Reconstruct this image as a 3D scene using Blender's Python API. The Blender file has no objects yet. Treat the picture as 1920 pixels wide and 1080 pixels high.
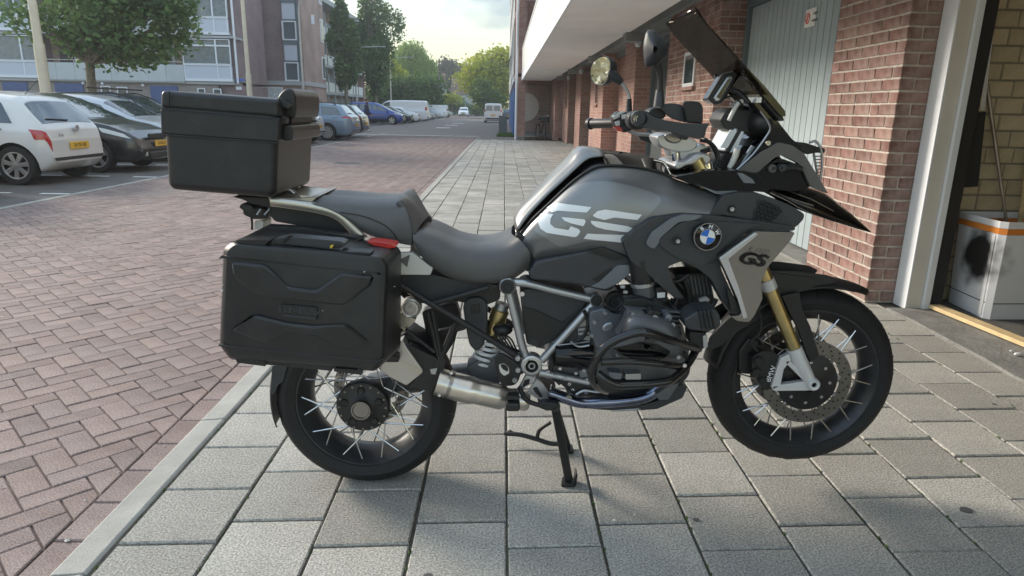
import bpy, bmesh, math, random
from mathutils import Vector, Matrix
random.seed(7)
D = bpy.data; SC = bpy.context.scene; COL = SC.collection
pi = math.pi; R = math.radians

# ---------------------------------------------------------------- camera
FPX = 1254.0; CAMH = 1.31
def _n(v): return Vector(v).normalized()
_s = _n((-15, 334, -FPX)); _u = _n((90, 4710, FPX)); _u = (_u - _s*_u.dot(_s)).normalized(); _r = _s.cross(_u)
RW = Matrix((_r, _s, _u))                       # camera axes -> world (x right, y along the street, z up)
cam = D.objects.new('camera', D.cameras.new('camera')); COL.objects.link(cam)
cam.data.sensor_width = 36; cam.data.lens = 36*FPX/1920; cam.data.clip_start = .05; cam.data.clip_end = 3000
cam.matrix_world = Matrix.Translation((0, 0, CAMH)) @ RW.to_4x4()
SC.camera = cam
# ---------------------------------------------------------------- sky, sun, exposure
SUN_AZ, SUN_EL = R(-58), R(22)                  # ahead and to the left, veiled by thin cloud
W = D.worlds.new('World'); SC.world = W; W.use_nodes = True
nt = W.node_tree; nt.nodes.clear()
def N(t, tree=None, **k):
    n = (tree or nt).nodes.new(t)
    for a, b in k.items(): setattr(n, a, b)
    return n
sky = N('ShaderNodeTexSky', sky_type='NISHITA', sun_disc=False, sun_elevation=SUN_EL, sun_rotation=SUN_AZ, air_density=1.0, dust_density=1.6, ozone_density=1.2)
L = nt.links.new
def MA(op, a, b=None, c=None):
    n = N('ShaderNodeMath', operation=op)
    for i, q in enumerate((a, b, c)):
        if q is None: continue
        if isinstance(q, (int, float)): n.inputs[i].default_value = q
        else: L(q, n.inputs[i])
    return n.outputs[0]
# clear evening sky under a thin, even veil of high cloud with a few greyer patches
bw = N('ShaderNodeRGBToBW'); L(sky.outputs[0], bw.inputs[0])
fac = MA('DIVIDE', 1., MA('MULTIPLY_ADD', bw.outputs[0], 1/1.7, 1.))          # tames the glow round the hidden sun
soft = N('ShaderNodeVectorMath', operation='SCALE'); L(sky.outputs[0], soft.inputs[0]); L(fac, soft.inputs['Scale'])
tc = N('ShaderNodeTexCoord'); mp = N('ShaderNodeMapping'); mp.inputs['Scale'].default_value = (1, 1, 2.2); mp.inputs['Location'].default_value = (.35, 0, .1)
nz = N('ShaderNodeTexNoise'); nz.inputs['Scale'].default_value = 5.2; nz.inputs['Detail'].default_value = 7; nz.inputs['Roughness'].default_value = .55
L(tc.outputs['Generated'], mp.inputs['Vector']); L(mp.outputs[0], nz.inputs['Vector'])
rp = N('ShaderNodeValToRGB'); rp.color_ramp.elements[0].position = .50; rp.color_ramp.elements[1].position = .62; rp.color_ramp.elements[0].color = (1., 1., 1., 1); rp.color_ramp.elements[1].color = (.22, .22, .24, 1)
L(nz.outputs['Fac'], rp.inputs[0])
sx = N('ShaderNodeSeparateXYZ'); L(tc.outputs['Generated'], sx.inputs[0])
er = N('ShaderNodeValToRGB'); er.color_ramp.elements[0].position = .02; er.color_ramp.elements[1].position = .22; er.color_ramp.elements[0].color = (1.20, 1.03, .34, 1); er.color_ramp.elements[1].color = (.80, 1.0, 1.06, 1); L(sx.outputs[2], er.inputs[0])
v0 = N('ShaderNodeVectorMath', operation='MULTIPLY'); L(rp.outputs[0], v0.inputs[0]); L(er.outputs[0], v0.inputs[1])
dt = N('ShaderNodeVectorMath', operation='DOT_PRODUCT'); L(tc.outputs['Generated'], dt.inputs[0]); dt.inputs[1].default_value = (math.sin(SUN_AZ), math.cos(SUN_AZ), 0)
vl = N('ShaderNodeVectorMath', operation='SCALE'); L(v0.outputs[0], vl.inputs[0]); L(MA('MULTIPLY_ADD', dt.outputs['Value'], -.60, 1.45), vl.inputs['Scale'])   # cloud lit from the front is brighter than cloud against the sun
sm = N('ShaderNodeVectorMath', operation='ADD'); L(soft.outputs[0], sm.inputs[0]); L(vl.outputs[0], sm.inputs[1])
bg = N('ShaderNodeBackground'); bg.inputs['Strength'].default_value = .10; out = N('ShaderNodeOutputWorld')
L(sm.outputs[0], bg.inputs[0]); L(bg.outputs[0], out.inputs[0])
sun = D.objects.new('sun', D.lights.new('sun', 'SUN')); COL.objects.link(sun)
sun.data.energy = 1.0; sun.data.angle = R(17); sun.data.color = (1, .91, .78)
_sd = Vector((math.sin(SUN_AZ)*math.cos(SUN_EL), math.cos(SUN_AZ)*math.cos(SUN_EL), math.sin(SUN_EL)))
sun.rotation_euler = _sd.to_track_quat('Z', 'Y').to_euler(); sun.location = (-30, 40, 40)
SC.view_settings.view_transform = 'Standard'; SC.view_settings.look = 'None'; SC.view_settings.gamma = 1
SC.view_settings.exposure = 2.33
SC.cycles.use_denoising = True; SC.cycles.max_bounces = 7; SC.cycles.diffuse_bounces = 4; SC.cycles.glossy_bounces = 4
SC.cycles.transparent_max_bounces = 12; SC.cycles.sample_clamp_indirect = 8; SC.cycles.caustics_reflective = False; SC.cycles.caustics_refractive = False

# ---------------------------------------------------------------- materials
MT = {}
def M(name, col, rough=.5, metal=0., var=0., vs=8., bump=0., bs=120., rnd=0., coat=0., spec=.5, dirt=None, ds=1.5, speck=0., ss=500., emit=0., col2=None, trans=0., alpha=1., strength=1.):
    m = D.materials.new(name); m.use_nodes = True; t = m.node_tree; b = t.nodes['Principled BSDF']; l = t.links.new
    b.inputs['Roughness'].default_value = rough; b.inputs['Metallic'].default_value = metal
    b.inputs['Coat Weight'].default_value = coat; b.inputs['Coat Roughness'].default_value = .06
    b.inputs['Specular IOR Level'].default_value = spec; b.inputs['Alpha'].default_value = alpha
    b.inputs['Transmission Weight'].default_value = trans
    c4 = (*col, 1); b.inputs['Base Color'].default_value = c4
    if emit: b.inputs['Emission Color'].default_value = c4; b.inputs['Emission Strength'].default_value = emit
    cur = None
    tcn = N('ShaderNodeTexCoord', t)
    def noise(sc, det=4, rg=.6):
        n = N('ShaderNodeTexNoise', t); n.inputs['Scale'].default_value = sc; n.inputs['Detail'].default_value = det; n.inputs['Roughness'].default_value = rg
        l(tcn.outputs['Object'], n.inputs['Vector']); return n
    def mixc(fac, a, bcol, mode='MIX', f=None):
        x = N('ShaderNodeMix', t, data_type='RGBA', blend_type=mode)
        if f is not None: x.inputs[0].default_value = f
        if fac is not None: l(fac, x.inputs[0])
        for i, q in ((6, a), (7, bcol)):
            if isinstance(q, tuple): x.inputs[i].default_value = q
            else: l(q, x.inputs[i])
        return x.outputs[2]
    base = c4
    if rnd or col2:
        oi = N('ShaderNodeObjectInfo', t); ge = N('ShaderNodeNewGeometry', t)
        ad = N('ShaderNodeMath', t, operation='ADD'); l(oi.outputs['Random'], ad.inputs[0]); l(ge.outputs['Random Per Island'], ad.inputs[1])
        fr = N('ShaderNodeMath', t, operation='FRACT'); l(ad.outputs[0], fr.inputs[0])
        if col2: base = mixc(fr.outputs[0], c4, (*col2, 1))
        if rnd:
            m2 = N('ShaderNodeMath', t, operation='MULTIPLY_ADD'); m3 = N('ShaderNodeMath', t, operation='MULTIPLY'); m3.inputs[1].default_value = 7.31
            f2 = N('ShaderNodeMath', t, operation='FRACT'); l(fr.outputs[0], m3.inputs[0]); l(m3.outputs[0], f2.inputs[0])
            l(f2.outputs[0], m2.inputs[0]); m2.inputs[1].default_value = 2*rnd; m2.inputs[2].default_value = 1-rnd
            hs = N('ShaderNodeHueSaturation', t); l(m2.outputs[0], hs.inputs['Value'])
            if isinstance(base, tuple): hs.inputs['Color'].default_value = base
            else: l(base, hs.inputs['Color'])
            base = hs.outputs[0]
        cur = base
    if var:
        n = noise(vs); mr = N('ShaderNodeMapRange', t); mr.inputs[1].default_value = .3; mr.inputs[2].default_value = .7; mr.inputs[3].default_value = 1-var; mr.inputs[4].default_value = 1+var
        l(n.outputs[0], mr.inputs[0]); base = cur = mixc(None, base, mr.outputs[0], 'MULTIPLY', 1.)
    if speck:
        n = noise(ss, 2); mr = N('ShaderNodeMapRange', t); mr.inputs[1].default_value = .35; mr.inputs[2].default_value = .65; mr.inputs[3].default_value = 1-speck; mr.inputs[4].default_value = 1+speck
        l(n.outputs[0], mr.inputs[0]); base = cur = mixc(None, base, mr.outputs[0], 'MULTIPLY', 1.)
    if dirt:
        n = noise(ds, 6, .65); rr = N('ShaderNodeValToRGB', t); rr.color_ramp.elements[0].position = .48; rr.color_ramp.elements[1].position = .72
        l(n.outputs[0], rr.inputs[0]); mm = N('ShaderNodeMath', t, operation='MULTIPLY'); mm.inputs[1].default_value = dirt[3]; l(rr.outputs[0], mm.inputs[0])
        base = cur = mixc(mm.outputs[0], base, (dirt[0], dirt[1], dirt[2], 1))
    if cur is not None: l(cur, b.inputs['Base Color'])
    if bump:
        n = noise(bs, 5); bn = N('ShaderNodeBump', t); bn.inputs['Strength'].default_value = strength; bn.inputs['Distance'].default_value = bump
        l(n.outputs[0], bn.inputs['Height']); l(bn.outputs[0], b.inputs['Normal'])
        if var:
            mr = N('ShaderNodeMapRange', t); mr.inputs[3].default_value = max(0, rough-.12); mr.inputs[4].default_value = min(1, rough+.12); l(n.outputs[0], mr.inputs[0]); l(mr.outputs[0], b.inputs['Roughness'])
    MT[name] = m
    return m

# ---------------------------------------------------------------- mesh helpers
def catmull(P, per=6, closed=False):
    P = [Vector(p) for p in P]; n = len(P); o = []
    for i in range(n if closed else n-1):
        if closed: a, b, c, d = P[i-1], P[i], P[(i+1) % n], P[(i+2) % n]
        else: a, b, c, d = P[max(i-1, 0)], P[i], P[i+1], P[min(i+2, n-1)]
        for k in range(per):
            t = k/per
            o.append(.5*((2*b)+(c-a)*t+(2*a-5*b+4*c-d)*t*t+(3*b-a-3*c+d)*t**3))
    if not closed: o.append(P[-1])
    return o
def resample(P, n):
    P = [Vector(p) for p in P]; L_ = [0]
    for a, b in zip(P, P[1:]): L_.append(L_[-1]+(b-a).length)
    o = []; j = 0
    for i in range(n):
        s = L_[-1]*i/(n-1)
        while j < len(P)-2 and L_[j+1] < s: j += 1
        seg = L_[j+1]-L_[j]; t = (s-L_[j])/seg if seg > 1e-9 else 0
        o.append(P[j].lerp(P[j+1], min(max(t, 0), 1)))
    return o
def chaikin(P, it=2, closed=True):
    P = [Vector(p) for p in P]
    for _ in range(it):
        o = []; n = len(P)
        for i in range(n):
            a, b = P[i], P[(i+1) % n]; o += [a.lerp(b, .25), a.lerp(b, .75)]
        P = o
    return P
def roundpoly(P, r, seg=3):
    """round the corners of a closed polygon (any dimension) by distance r"""
    P = [Vector(p) for p in P]; o = []; n = len(P)
    for i in range(n):
        a, b, c = P[i-1], P[i], P[(i+1) % n]
        d1 = min(r, (a-b).length*.45); d2 = min(r, (c-b).length*.45)
        p, q = b+(a-b).normalized()*d1, b+(c-b).normalized()*d2
        for k in range(seg+1):
            t = k/seg; o.append((1-t)**2*p+2*t*(1-t)*b+t*t*q)
    return o
class MB:
    def __init__(s): s.v = []; s.f = []; s.m = []
    def add(s, vs, fs, mi=0):
        o = len(s.v); s.v += [tuple(v) for v in vs]; s.f += [tuple(i+o for i in f) for f in fs]; s.m += [mi]*len(fs); return s
    def box(s, x0, x1, y0, y1, z0, z1, mi=0):
        return s.add([(x0, y0, z0), (x1, y0, z0), (x1, y1, z0), (x0, y1, z0), (x0, y0, z1), (x1, y0, z1), (x1, y1, z1), (x0, y1, z1)],
                     [(0, 3, 2, 1), (4, 5, 6, 7), (0, 1, 5, 4), (1, 2, 6, 5), (2, 3, 7, 6), (3, 0, 4, 7)], mi)
    def cbox(s, c, sz, rot=None, mi=0):
        h = Vector(sz)*.5; vs = []
        for z in (-1, 1):
            for x, y in ((-1, -1), (1, -1), (1, 1), (-1, 1)):
                p = Vector((x*h.x, y*h.y, z*h.z)); p = (rot @ p if rot else p)+Vector(c); vs.append(p)
        return s.add(vs, [(0, 3, 2, 1), (4, 5, 6, 7), (0, 1, 5, 4), (1, 2, 6, 5), (2, 3, 7, 6), (3, 0, 4, 7)], mi)
    def bar(s, a, b, w, h, up=(0, 0, 1), mi=0):
        """rectangular bar from a to b"""
        a, b = Vector(a), Vector(b); d = (b-a).normalized(); u = Vector(up); sd = d.cross(u)
        if sd.length < 1e-4: sd = d.cross(Vector((1, 0, 0)))
        sd.normalize(); u = sd.cross(d); vs = []
        for p in (a, b):
            for i, j in ((-1, -1), (1, -1), (1, 1), (-1, 1)): vs.append(p+sd*(i*w/2)+u*(j*h/2))
        return s.add(vs, [(0, 1, 2, 3), (7, 6, 5, 4), (0, 4, 5, 1), (1, 5, 6, 2), (2, 6, 7, 3), (3, 7, 4, 0)], mi)
    def loft(s, rings, cap=True, closed=True, mi=0):
        n = len(rings[0]); o = len(s.v)
        for r in rings: s.v += [tuple(p) for p in r]
        k = len(rings); fs = []
        for i in range(k-1):
            for j in range(n if closed else n-1):
                a, b = o+i*n+j, o+i*n+(j+1) % n; fs.append((a, b, b+n, a+n))
        if cap and closed: fs += [tuple(o+j for j in reversed(range(n))), tuple(o+(k-1)*n+j for j in range(n))]
        s.f += fs; s.m += [mi]*len(fs); return s
    def tube(s, P, r, n=10, closed=False, mi=0, flat=1., cap=True):
        P = [Vector(p) for p in P]; k = len(P); rs = r if isinstance(r, (list, tuple)) else [r]*k
        T = [((P[(i+1) % k] if closed or i < k-1 else P[i])-(P[i-1] if closed or i > 0 else P[i])).normalized() for i in range(k)]
        u = T[0].orthogonal().normalized(); rings = []
        if abs(T[0].y) < .9: u = (Vector((0, 1, 0))-T[0]*T[0].y).normalized()
        for i in range(k):
            u = (u-T[i]*u.dot(T[i])).normalized(); w = T[i].cross(u)
            rings.append([P[i]+(u*math.cos(2*pi*j/n)*flat+w*math.sin(2*pi*j/n))*rs[i] for j in range(n)])
        if closed: rings.append(rings[0])
        return s.loft(rings, cap=cap and not closed, mi=mi)
    def cyl(s, a, b, r, n=16, r2=None, mi=0): return s.tube([a, b], [r, r if r2 is None else r2], n, mi=mi)
    def lathe(s, c, ax, prof, n=32, mi=0, cap=False, up=None):
        c, ax = Vector(c), Vector(ax).normalized(); u = (Vector(up) if up else ax.orthogonal()).normalized(); w = ax.cross(u)
        rings = [[c+ax*t+(u*math.cos(2*pi*j/n)+w*math.sin(2*pi*j/n))*r for j in range(n)] for r, t in prof]
        return s.loft(rings, cap=cap, mi=mi)
    def prism(s, poly, vec, mi=0, hole=None):
        vec = Vector(vec); n = len(poly); a = [Vector(p) for p in poly]; b = [p+vec for p in a]
        fs = [tuple(range(n)), tuple(reversed(range(n, 2*n)))]+[(i, n+i, n+(i+1) % n, (i+1) % n) for i in range(n)]
        return s.add(a+b, fs, mi)
    def sphere(s, c, r, n=12, m=8, mi=0):
        r = r if isinstance(r, (tuple, list)) else (r, r, r); c = Vector(c)
        rings = [[c+Vector((r[0]*math.sin(pi*i/m)*math.cos(2*pi*j/n), r[1]*math.sin(pi*i/m)*math.sin(2*pi*j/n), -r[2]*math.cos(pi*i/m))) for j in range(n)] for i in range(1, m)]
        o = len(s.v); s.loft(rings, cap=True, mi=mi); return s
    def mesh(s, name, org=(0, 0, 0), fix=True):
        me = D.meshes.new(name); o = Vector(org); me.from_pydata([tuple(Vector(v)-o) for v in s.v], [], s.f)
        if any(s.m): me.polygons.foreach_set('material_index', s.m)
        if fix:
            bm = bmesh.new(); bm.from_mesh(me); bmesh.ops.recalc_face_normals(bm, faces=bm.faces); bm.to_mesh(me); bm.free()
        me.update(); return me
def link(name, me, parent=None, loc=(0, 0, 0), kind=None):
    o = D.objects.new(name, me); COL.objects.link(o); o.location = loc
    if parent: o.parent = parent
    if kind: o['kind'] = kind
    return o
def tag(o, label, cat, group=None, kind=None):
    if label: o['label'] = label
    if cat: o['category'] = cat
    if group: o['group'] = group
    if kind: o['kind'] = kind
    return o
def root(name, loc, label=None, cat=None, group=None, kind=None, rz=0):
    o = D.objects.new(name, None); COL.objects.link(o); o.location = loc; o.rotation_euler.z = rz; o.empty_display_size = .2
    return tag(o, label, cat, group, kind)
def mk(name, mb, mat, parent=None, org=(0, 0, 0), bevel=0., seg=2, smooth=35, loc=None, kind=None, label=None, sub=0, fix=True):
    """one mesh object from a builder; vertices are in world space, org is the origin of the thing"""
    me = mb.mesh(name, org, fix)
    for x in (mat if isinstance(mat, (list, tuple)) else [mat]): me.materials.append(MT[x] if isinstance(x, str) else x)
    if smooth is not None:
        me.polygons.foreach_set('use_smooth', [True]*len(me.polygons)); me.set_sharp_from_angle(angle=R(smooth))
    o = link(name, me, parent, (org if parent is None else (0, 0, 0)) if loc is None else loc, kind)
    if label: o['label'] = label
    if bevel:
        b = o.modifiers.new('bevel', 'BEVEL'); b.width = bevel; b.segments = seg; b.limit_method = 'ANGLE'; b.angle_limit = R(32); b.use_clamp_overlap = True
        b.harden_normals = smooth is not None
    if sub: q = o.modifiers.new('sub', 'SUBSURF'); q.levels = q.render_levels = sub
    return o
def copy_tree(o, parent=None):
    c = o.copy(); COL.objects.link(c); c.parent = parent
    for ch in list(o.children): copy_tree(ch, c)
    return c
# pixels of the survey photograph -> points of the place
def ray(px, py): return RW @ Vector(((px-960)/FPX, -(py-540)/FPX, -1))
CP = Vector((0, 0, CAMH))
def atY(px, py, Y): d = ray(px, py); return CP+d*(Y/d.y)
def atX(px, py, X): d = ray(px, py); return CP+d*(X/d.x)
def gnd(px, py, z=0): d = ray(px, py); return CP+d*((z-CAMH)/d.z)
# ================================================================ the ground
M('concrete_tile', (.41, .39, .35), .85, var=.16, vs=3., bump=.0016, bs=260, rnd=.17, speck=.42, ss=150, dirt=(.15, .145, .13, .55), ds=2.0, spec=.3)
M('kerb_concrete', (.37, .36, .33), .85, var=.15, vs=4, bump=.002, bs=200, rnd=.06, speck=.18, ss=350, dirt=(.25, .24, .21, .5), ds=3, spec=.3)
M('paver_brick', (.275, .20, .178), .85, var=.14, vs=6, bump=.0018, bs=260, rnd=.15, col2=(.235, .182, .168), speck=.36, ss=150, dirt=(.36, .31, .28, .35), ds=.8, spec=.3)
M('joint_sand', (.11, .098, .08), .95, var=.3, vs=30, bump=.003, bs=90, dirt=(.05, .065, .03, .5), ds=6)
M('joint_sand_road', (.16, .12, .11), .95, var=.25, vs=30, bump=.003, bs=90, dirt=(.3, .25, .2, .4), ds=3)
M('asphalt', (.125, .112, .104), .9, var=.2, vs=2, bump=.003, bs=160, speck=.3, ss=200, dirt=(.17, .16, .15, .6), ds=.5)
M('far_paving', (.205, .168, .155), .9, var=.15, vs=3, bump=.003, bs=60, dirt=(.26, .24, .22, .5), ds=.25)
M('road_paint', (.72, .72, .70), .7, var=.15, vs=20, dirt=(.3, .3, .3, .5), ds=9)
M('rough_concrete', (.24, .235, .22), .9, var=.25, vs=5, bump=.006, bs=40, speck=.2, ss=200, dirt=(.12, .12, .11, .6), ds=4)
M('soil', (.16, .14, .11), .95, var=.3, vs=.8, bump=.02, bs=10)
M('grass', (.09, .16, .04), .8, var=.35, vs=2)
M('moss', (.07, .10, .03), .95, var=.4, vs=60)
M('gum', (.10, .10, .10), .8)
ZR = -.03
# one sheet to the horizon
mk('ground', MB().box(-600, 600, -120, 1500, -.4, -.16), 'soil', kind='structure', smooth=None)
pave = mk('pavement', MB().box(-1.18, 4.0, -3, 31.2, -.14, -.009), 'joint_sand', kind='structure', smooth=None)
mk('pavement_continuation', MB().box(-1.3, .9, 31.5, 140, -.14, -.002), 'far_paving', kind='structure', smooth=None)
road = mk('road', MB().box(-6.38, -1.30, -3, 34.2, -.15, ZR-.010), 'joint_sand_road', kind='structure', smooth=None)
mk('far_road', MB().box(-9.5, -1.3, 35.3, 150, -.15, ZR), 'far_paving', kind='structure', smooth=None)
mk('parking_strip', MB().box(-14.5, -6.5, -3, 150, -.155, ZR-.004), 'asphalt', kind='structure', smooth=None)
mk('car_park', MB().box(-60, -14.5, -3, 150, -.157, ZR-.007), 'asphalt', kind='structure', smooth=None)
def chamf(poly, z0, z1, c=.004):
    """flat piece with chamfered top edge: polygon (x,y) list"""
    n = len(poly); P = [Vector((p[0], p[1])) for p in poly]; ins = []
    for i in range(n):
        a, b, d = P[i-1], P[i], P[(i+1) % n]; e1 = (a-b).normalized(); e2 = (d-b).normalized(); k = e1+e2
        sn = abs(e1.x*e2.y-e1.y*e2.x); ins.append(b+k*(c/max(sn, .25)))
    vs = [(p.x, p.y, z0) for p in P]+[(p.x, p.y, z1-c) for p in P]+[(p.x, p.y, z1) for p in ins]
    fs = [(i, (i+1) % n, n+(i+1) % n, n+i) for i in range(n)]+[(n+i, n+(i+1) % n, 2*n+(i+1) % n, 2*n+i) for i in range(n)]+[tuple(range(2*n, 3*n))]
    return vs, fs
def cross(o): return sum((a[0]*b[1]-a[1]*b[0]) for a, b in zip(o, o[1:]+o[:1]))
def clip(poly, ax, lim, sgn):
    o = []
    for a, b in zip(poly, poly[1:]+poly[:1]):
        ia, ib = (a[ax]-lim)*sgn >= 0, (b[ax]-lim)*sgn >= 0
        if ia: o.append(a)
        if ia != ib:
            t = (lim-a[ax])/(b[ax]-a[ax]); o.append((a[0]+(b[0]-a[0])*t, a[1]+(b[1]-a[1])*t))
    return o
def px_area(x, y, z=0):
    d = RW.transposed() @ (Vector((x, y, z))-CP)
    if d.z > -.3: return 0
    u, v = d.x/-d.z*FPX, d.y/-d.z*FPX
    return 0 if abs(u) > 985 or abs(v) > 560 else FPX*FPX*CAMH/(-d.z)**3
def lay(pieces, name, mat, parent, limit, rest_name, shared):
    """pieces: (area, polygon, z, key, centre, angle). The largest become parts, the rest one mesh"""
    pieces.sort(key=lambda p: -p[0]); rest = MB(); cache = {}
    for k, (a, poly, z, key, c, ang) in enumerate(pieces):
        if k < limit and a > 0:
            if key is not None:
                if key not in cache:
                    vs, fs = chamf(shared[key], -.06, 0); me = MB().add(vs, fs).mesh(name, fix=False); me.materials.append(MT[mat]); cache[key] = me
                o = link(name, cache[key], parent, (c[0], c[1], z)); o.rotation_euler = (random.gauss(0, .004), random.gauss(0, .004), ang)
            else:
                vs, fs = chamf([(p[0]-c[0], p[1]-c[1]) for p in poly], -.06, 0); me = MB().add(vs, fs).mesh(name, fix=False); me.materials.append(MT[mat])
                link(name, me, parent, (c[0], c[1], z))
        else:
            vs, fs = chamf(poly, z-.05, z); rest.add(vs, fs)
    mk(rest_name, rest, mat, parent, smooth=None, kind='stuff', fix=False)
# pavement slabs 30 x 30, laid in columns with staggered cross joints, slightly out of square
TW, TL = .30, .305
def slab(x0, x1, y0, y1, sk=.05): return [(x0, y0+sk*(x0-(x0+x1)/2)), (x1, y0+sk*(x1-(x0+x1)/2)), (x1, y1+sk*(x1-(x0+x1)/2)), (x0, y1+sk*(x0-(x0+x1)/2))]
tiles = []; shared = {}
g = .0045
shared['full'] = slab(-TW/2+g, TW/2-g, -TL/2+g, TL/2-g)
for ci in range(-4, 10):
    xa = .03+ci*TW; xb = xa+TW; ph = 1.93 if ci % 2 else 1.80
    if ci == 9: xb = min(xb, 2.72)
    for k in range(-14, 97):
        y0 = ph+k*TL+.012*math.sin(ci*3.1); y1 = y0+TL
        if y0 < -2.5 or y1 > 31.15: continue
        c = ((xa+xb)/2, (y0+y1)/2); z = random.gauss(0, .0012)-(.004 if c[0] > 2.4 else 0)
        full = ci < 9
        jx, jy = random.gauss(0, .0012), random.gauss(0, .0015)
        c2 = (c[0]+jx, c[1]+jy)
        poly = [(p[0]+c2[0], p[1]+c2[1]) for p in slab(-(xb-xa)/2+g, (xb-xa)/2-g, -TL/2+g, TL/2-g)]
        tiles.append((px_area(*c), poly, z, 'full' if full else None, c2, random.gauss(0, .003)))
lay(tiles, 'paving_slab', 'concrete_tile', pave, 300, 'distant_paving_slabs', shared)
# kerb
kb = root('kerb', (0, 0, 0), kind='structure')
for k in range(-2, 34):
    y0 = 1.66+k*1.0; m = MB()
    prof = [(-1.297, -.12), (-1.297, ZR+.012), (-1.285, ZR+.022), (-1.215, -.002), (-1.192, .002), (-1.180, -.004), (-1.180, -.12)]
    m.loft([[Vector((x, y0+.003, z)) for x, z in prof], [Vector((x, y0+.997, z)) for x, z in prof]])
    mk('kerb_stone', m, 'kerb_concrete', kb, bevel=.004, smooth=40)
# road pavers: a gutter course along the kerb, then herringbone at 45 degrees
pv = []; sharedp = {}; BL, BW = .212, .106; gp = .003
sharedp['gut'] = [(-BW/2+gp, -BL/2+gp), (BW/2-gp, -BL/2+gp), (BW/2-gp, BL/2-gp), (-BW/2+gp, BL/2-gp)]
for k in range(-20, 150):
    y = .05+k*BL
    if -2.8 < y < 34: 
        c = (-1.352, y); pv.append((px_area(*c), [(p[0]+c[0], p[1]+c[1]) for p in sharedp['gut']], ZR+random.gauss(0, .0012), 'gut', c, random.gauss(0, .004)))
s2 = math.sqrt(.5)
def rot45(u, v): return ((u-v)*s2, (u+v)*s2)
w = BW
for i in range(-400, 400):
    for j in range(-120, 120):
        # classic herringbone lattice, 2:1 bricks
        for kind in (0, 1):
            u0 = (i+2*j if False else 0)
            break
        a = i*w; off = ((-i) % 4)
        # horizontal brick occupies cells (i.., j) when (i+j)%4==0 ; vertical one when (i+j)%4==2
        if (i-j) % 4 == 0: u, v, lu, lv = i*w, j*w, 2*w, w
        elif (i-j) % 4 == 3: u, v, lu, lv = i*w, (j)*w, w, 2*w
        else: continue
        cu, cv = u+lu/2, v+lv/2; cx, cy = rot45(cu, cv); cx -= 4; cy += 14
        if not (-6.5 < cx < -1.3 and -1.0 < cy < 34.3): continue
        hu, hv = lu/2-gp, lv/2-gp
        poly = [(rot45(cu+x, cv+y)[0]-4, rot45(cu+x, cv+y)[1]+14) for x, y in ((-hu, -hv), (hu, -hv), (hu, hv), (-hu, hv))]
        q = clip(clip(clip(poly, 0, -1.408, -1), 0, -6.36, 1), 1, 34.1, -1)
        if len(q) < 3: continue
        whole = len(q) == 4 and all(abs(a_[0]-b_[0])+abs(a_[1]-b_[1]) < 1e-6 for a_, b_ in zip(q, poly))
        q = [p for n_, p in enumerate(q) if abs(p[0]-q[n_-1][0])+abs(p[1]-q[n_-1][1]) > .006]
        if len(q) < 3 or abs(cross(q))/2 < .002: continue
        mxy = (sum(p[0] for p in q)/len(q), sum(p[1] for p in q)/len(q))
        key = None
        if whole:
            key = 'h' if lu > lv else 'v'
            sharedp.setdefault(key, [rot45(x, y) for x, y in ((-hu, -hv), (hu, -hv), (hu, hv), (-hu, hv))]); mxy = (cx, cy)
        pv.append((px_area(*mxy), q, ZR+random.gauss(0, .0014), key, mxy, random.gauss(0, .006) if whole else 0))
lay(pv, 'paving_brick', 'paver_brick', road, 300, 'distant_paving_bricks', sharedp)
# edging band, cross band, manhole, painted dashes
m = MB()
for k in range(-3, 38): m.box(-6.495, -6.385, k+.004, k+.996, -.14, ZR+.002)
mk('concrete_edging', m, 'kerb_concrete', kind='structure', bevel=.004)
m = MB()
for k in range(13): m.box(-9.5+k*.632, -9.5+k*.632+.625, 34.25, 35.25, -.15, ZR+.02)
mk('concrete_crossing_band', m, 'kerb_concrete', kind='structure', bevel=.02)
def dash(x, y, lx, ly, rz=0):
    vs = [(a*lx/2, b*ly/2, c) for c in (0, .003) for a, b in ((-1, -1), (1, -1), (1, 1), (-1, 1))]
    return MB().add(vs, [(4, 5, 6, 7), (0, 1, 5, 4), (1, 2, 6, 5), (2, 3, 7, 6), (3, 0, 4, 7)])
marks = root('parking_bay_marking', (0, 0, 0), kind='structure')
for j, Y in enumerate((10.15, 12.75, 15.35, 17.95, 20.55, 23.1, 25.7, 28.3, 30.9, 33.5)):
    for k in range(6):
        mk('painted_dash', dash(0, 0, .42, .10), 'road_paint', marks, loc=(-6.72-k*.88, Y+random.gauss(0, .01), ZR-.001), smooth=None)
rm = root('road_centre_marking', (0, 0, 0), kind='structure')
for Y in (50, 58, 66): mk('painted_dash', dash(0, 0, 1.1 if Y > 50 else 1.0, 1.4), 'road_paint', rm, loc=(-4.4, Y, ZR+.003), smooth=None)
m = MB(); m.box(-.36, .36, -.24, .24, -.03, .004)
dr = mk('road_drain', m, 'rough_concrete', loc=(-3.8, 16.7, ZR), bevel=.006); tag(dr, 'rectangular drain cover set in the brick road behind the top case', 'drain cover')
M('cast_iron', (.05, .05, .05), .55, .6, var=.2, vs=20)
for k in range(7): mk('grate_bar', MB().box(-.31+k*.09, -.26+k*.09, -.19, .19, .004, .010), 'cast_iron', dr)
# concrete apron before the garages
m = MB(); pts = [(2.73+.012*math.sin(k*7.3)+random.gauss(0, .010), -2.5+k*.25) for k in range(30)]
pts = [p for p in pts if p[1] < 4.63]
poly = pts+[(3.16, pts[-1][1]), (3.16, pts[0][1])]
m.prism([(p[0], p[1], .012) for p in poly], (0, 0, -.1))
mk('concrete_apron', m, 'rough_concrete', kind='structure', bevel=.008, smooth=None)
m = MB(); m.box(2.73, 3.06, 5.7, 30, -.1, .012); mk('concrete_apron_strip', m, 'rough_concrete', kind='structure', bevel=.01)
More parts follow.
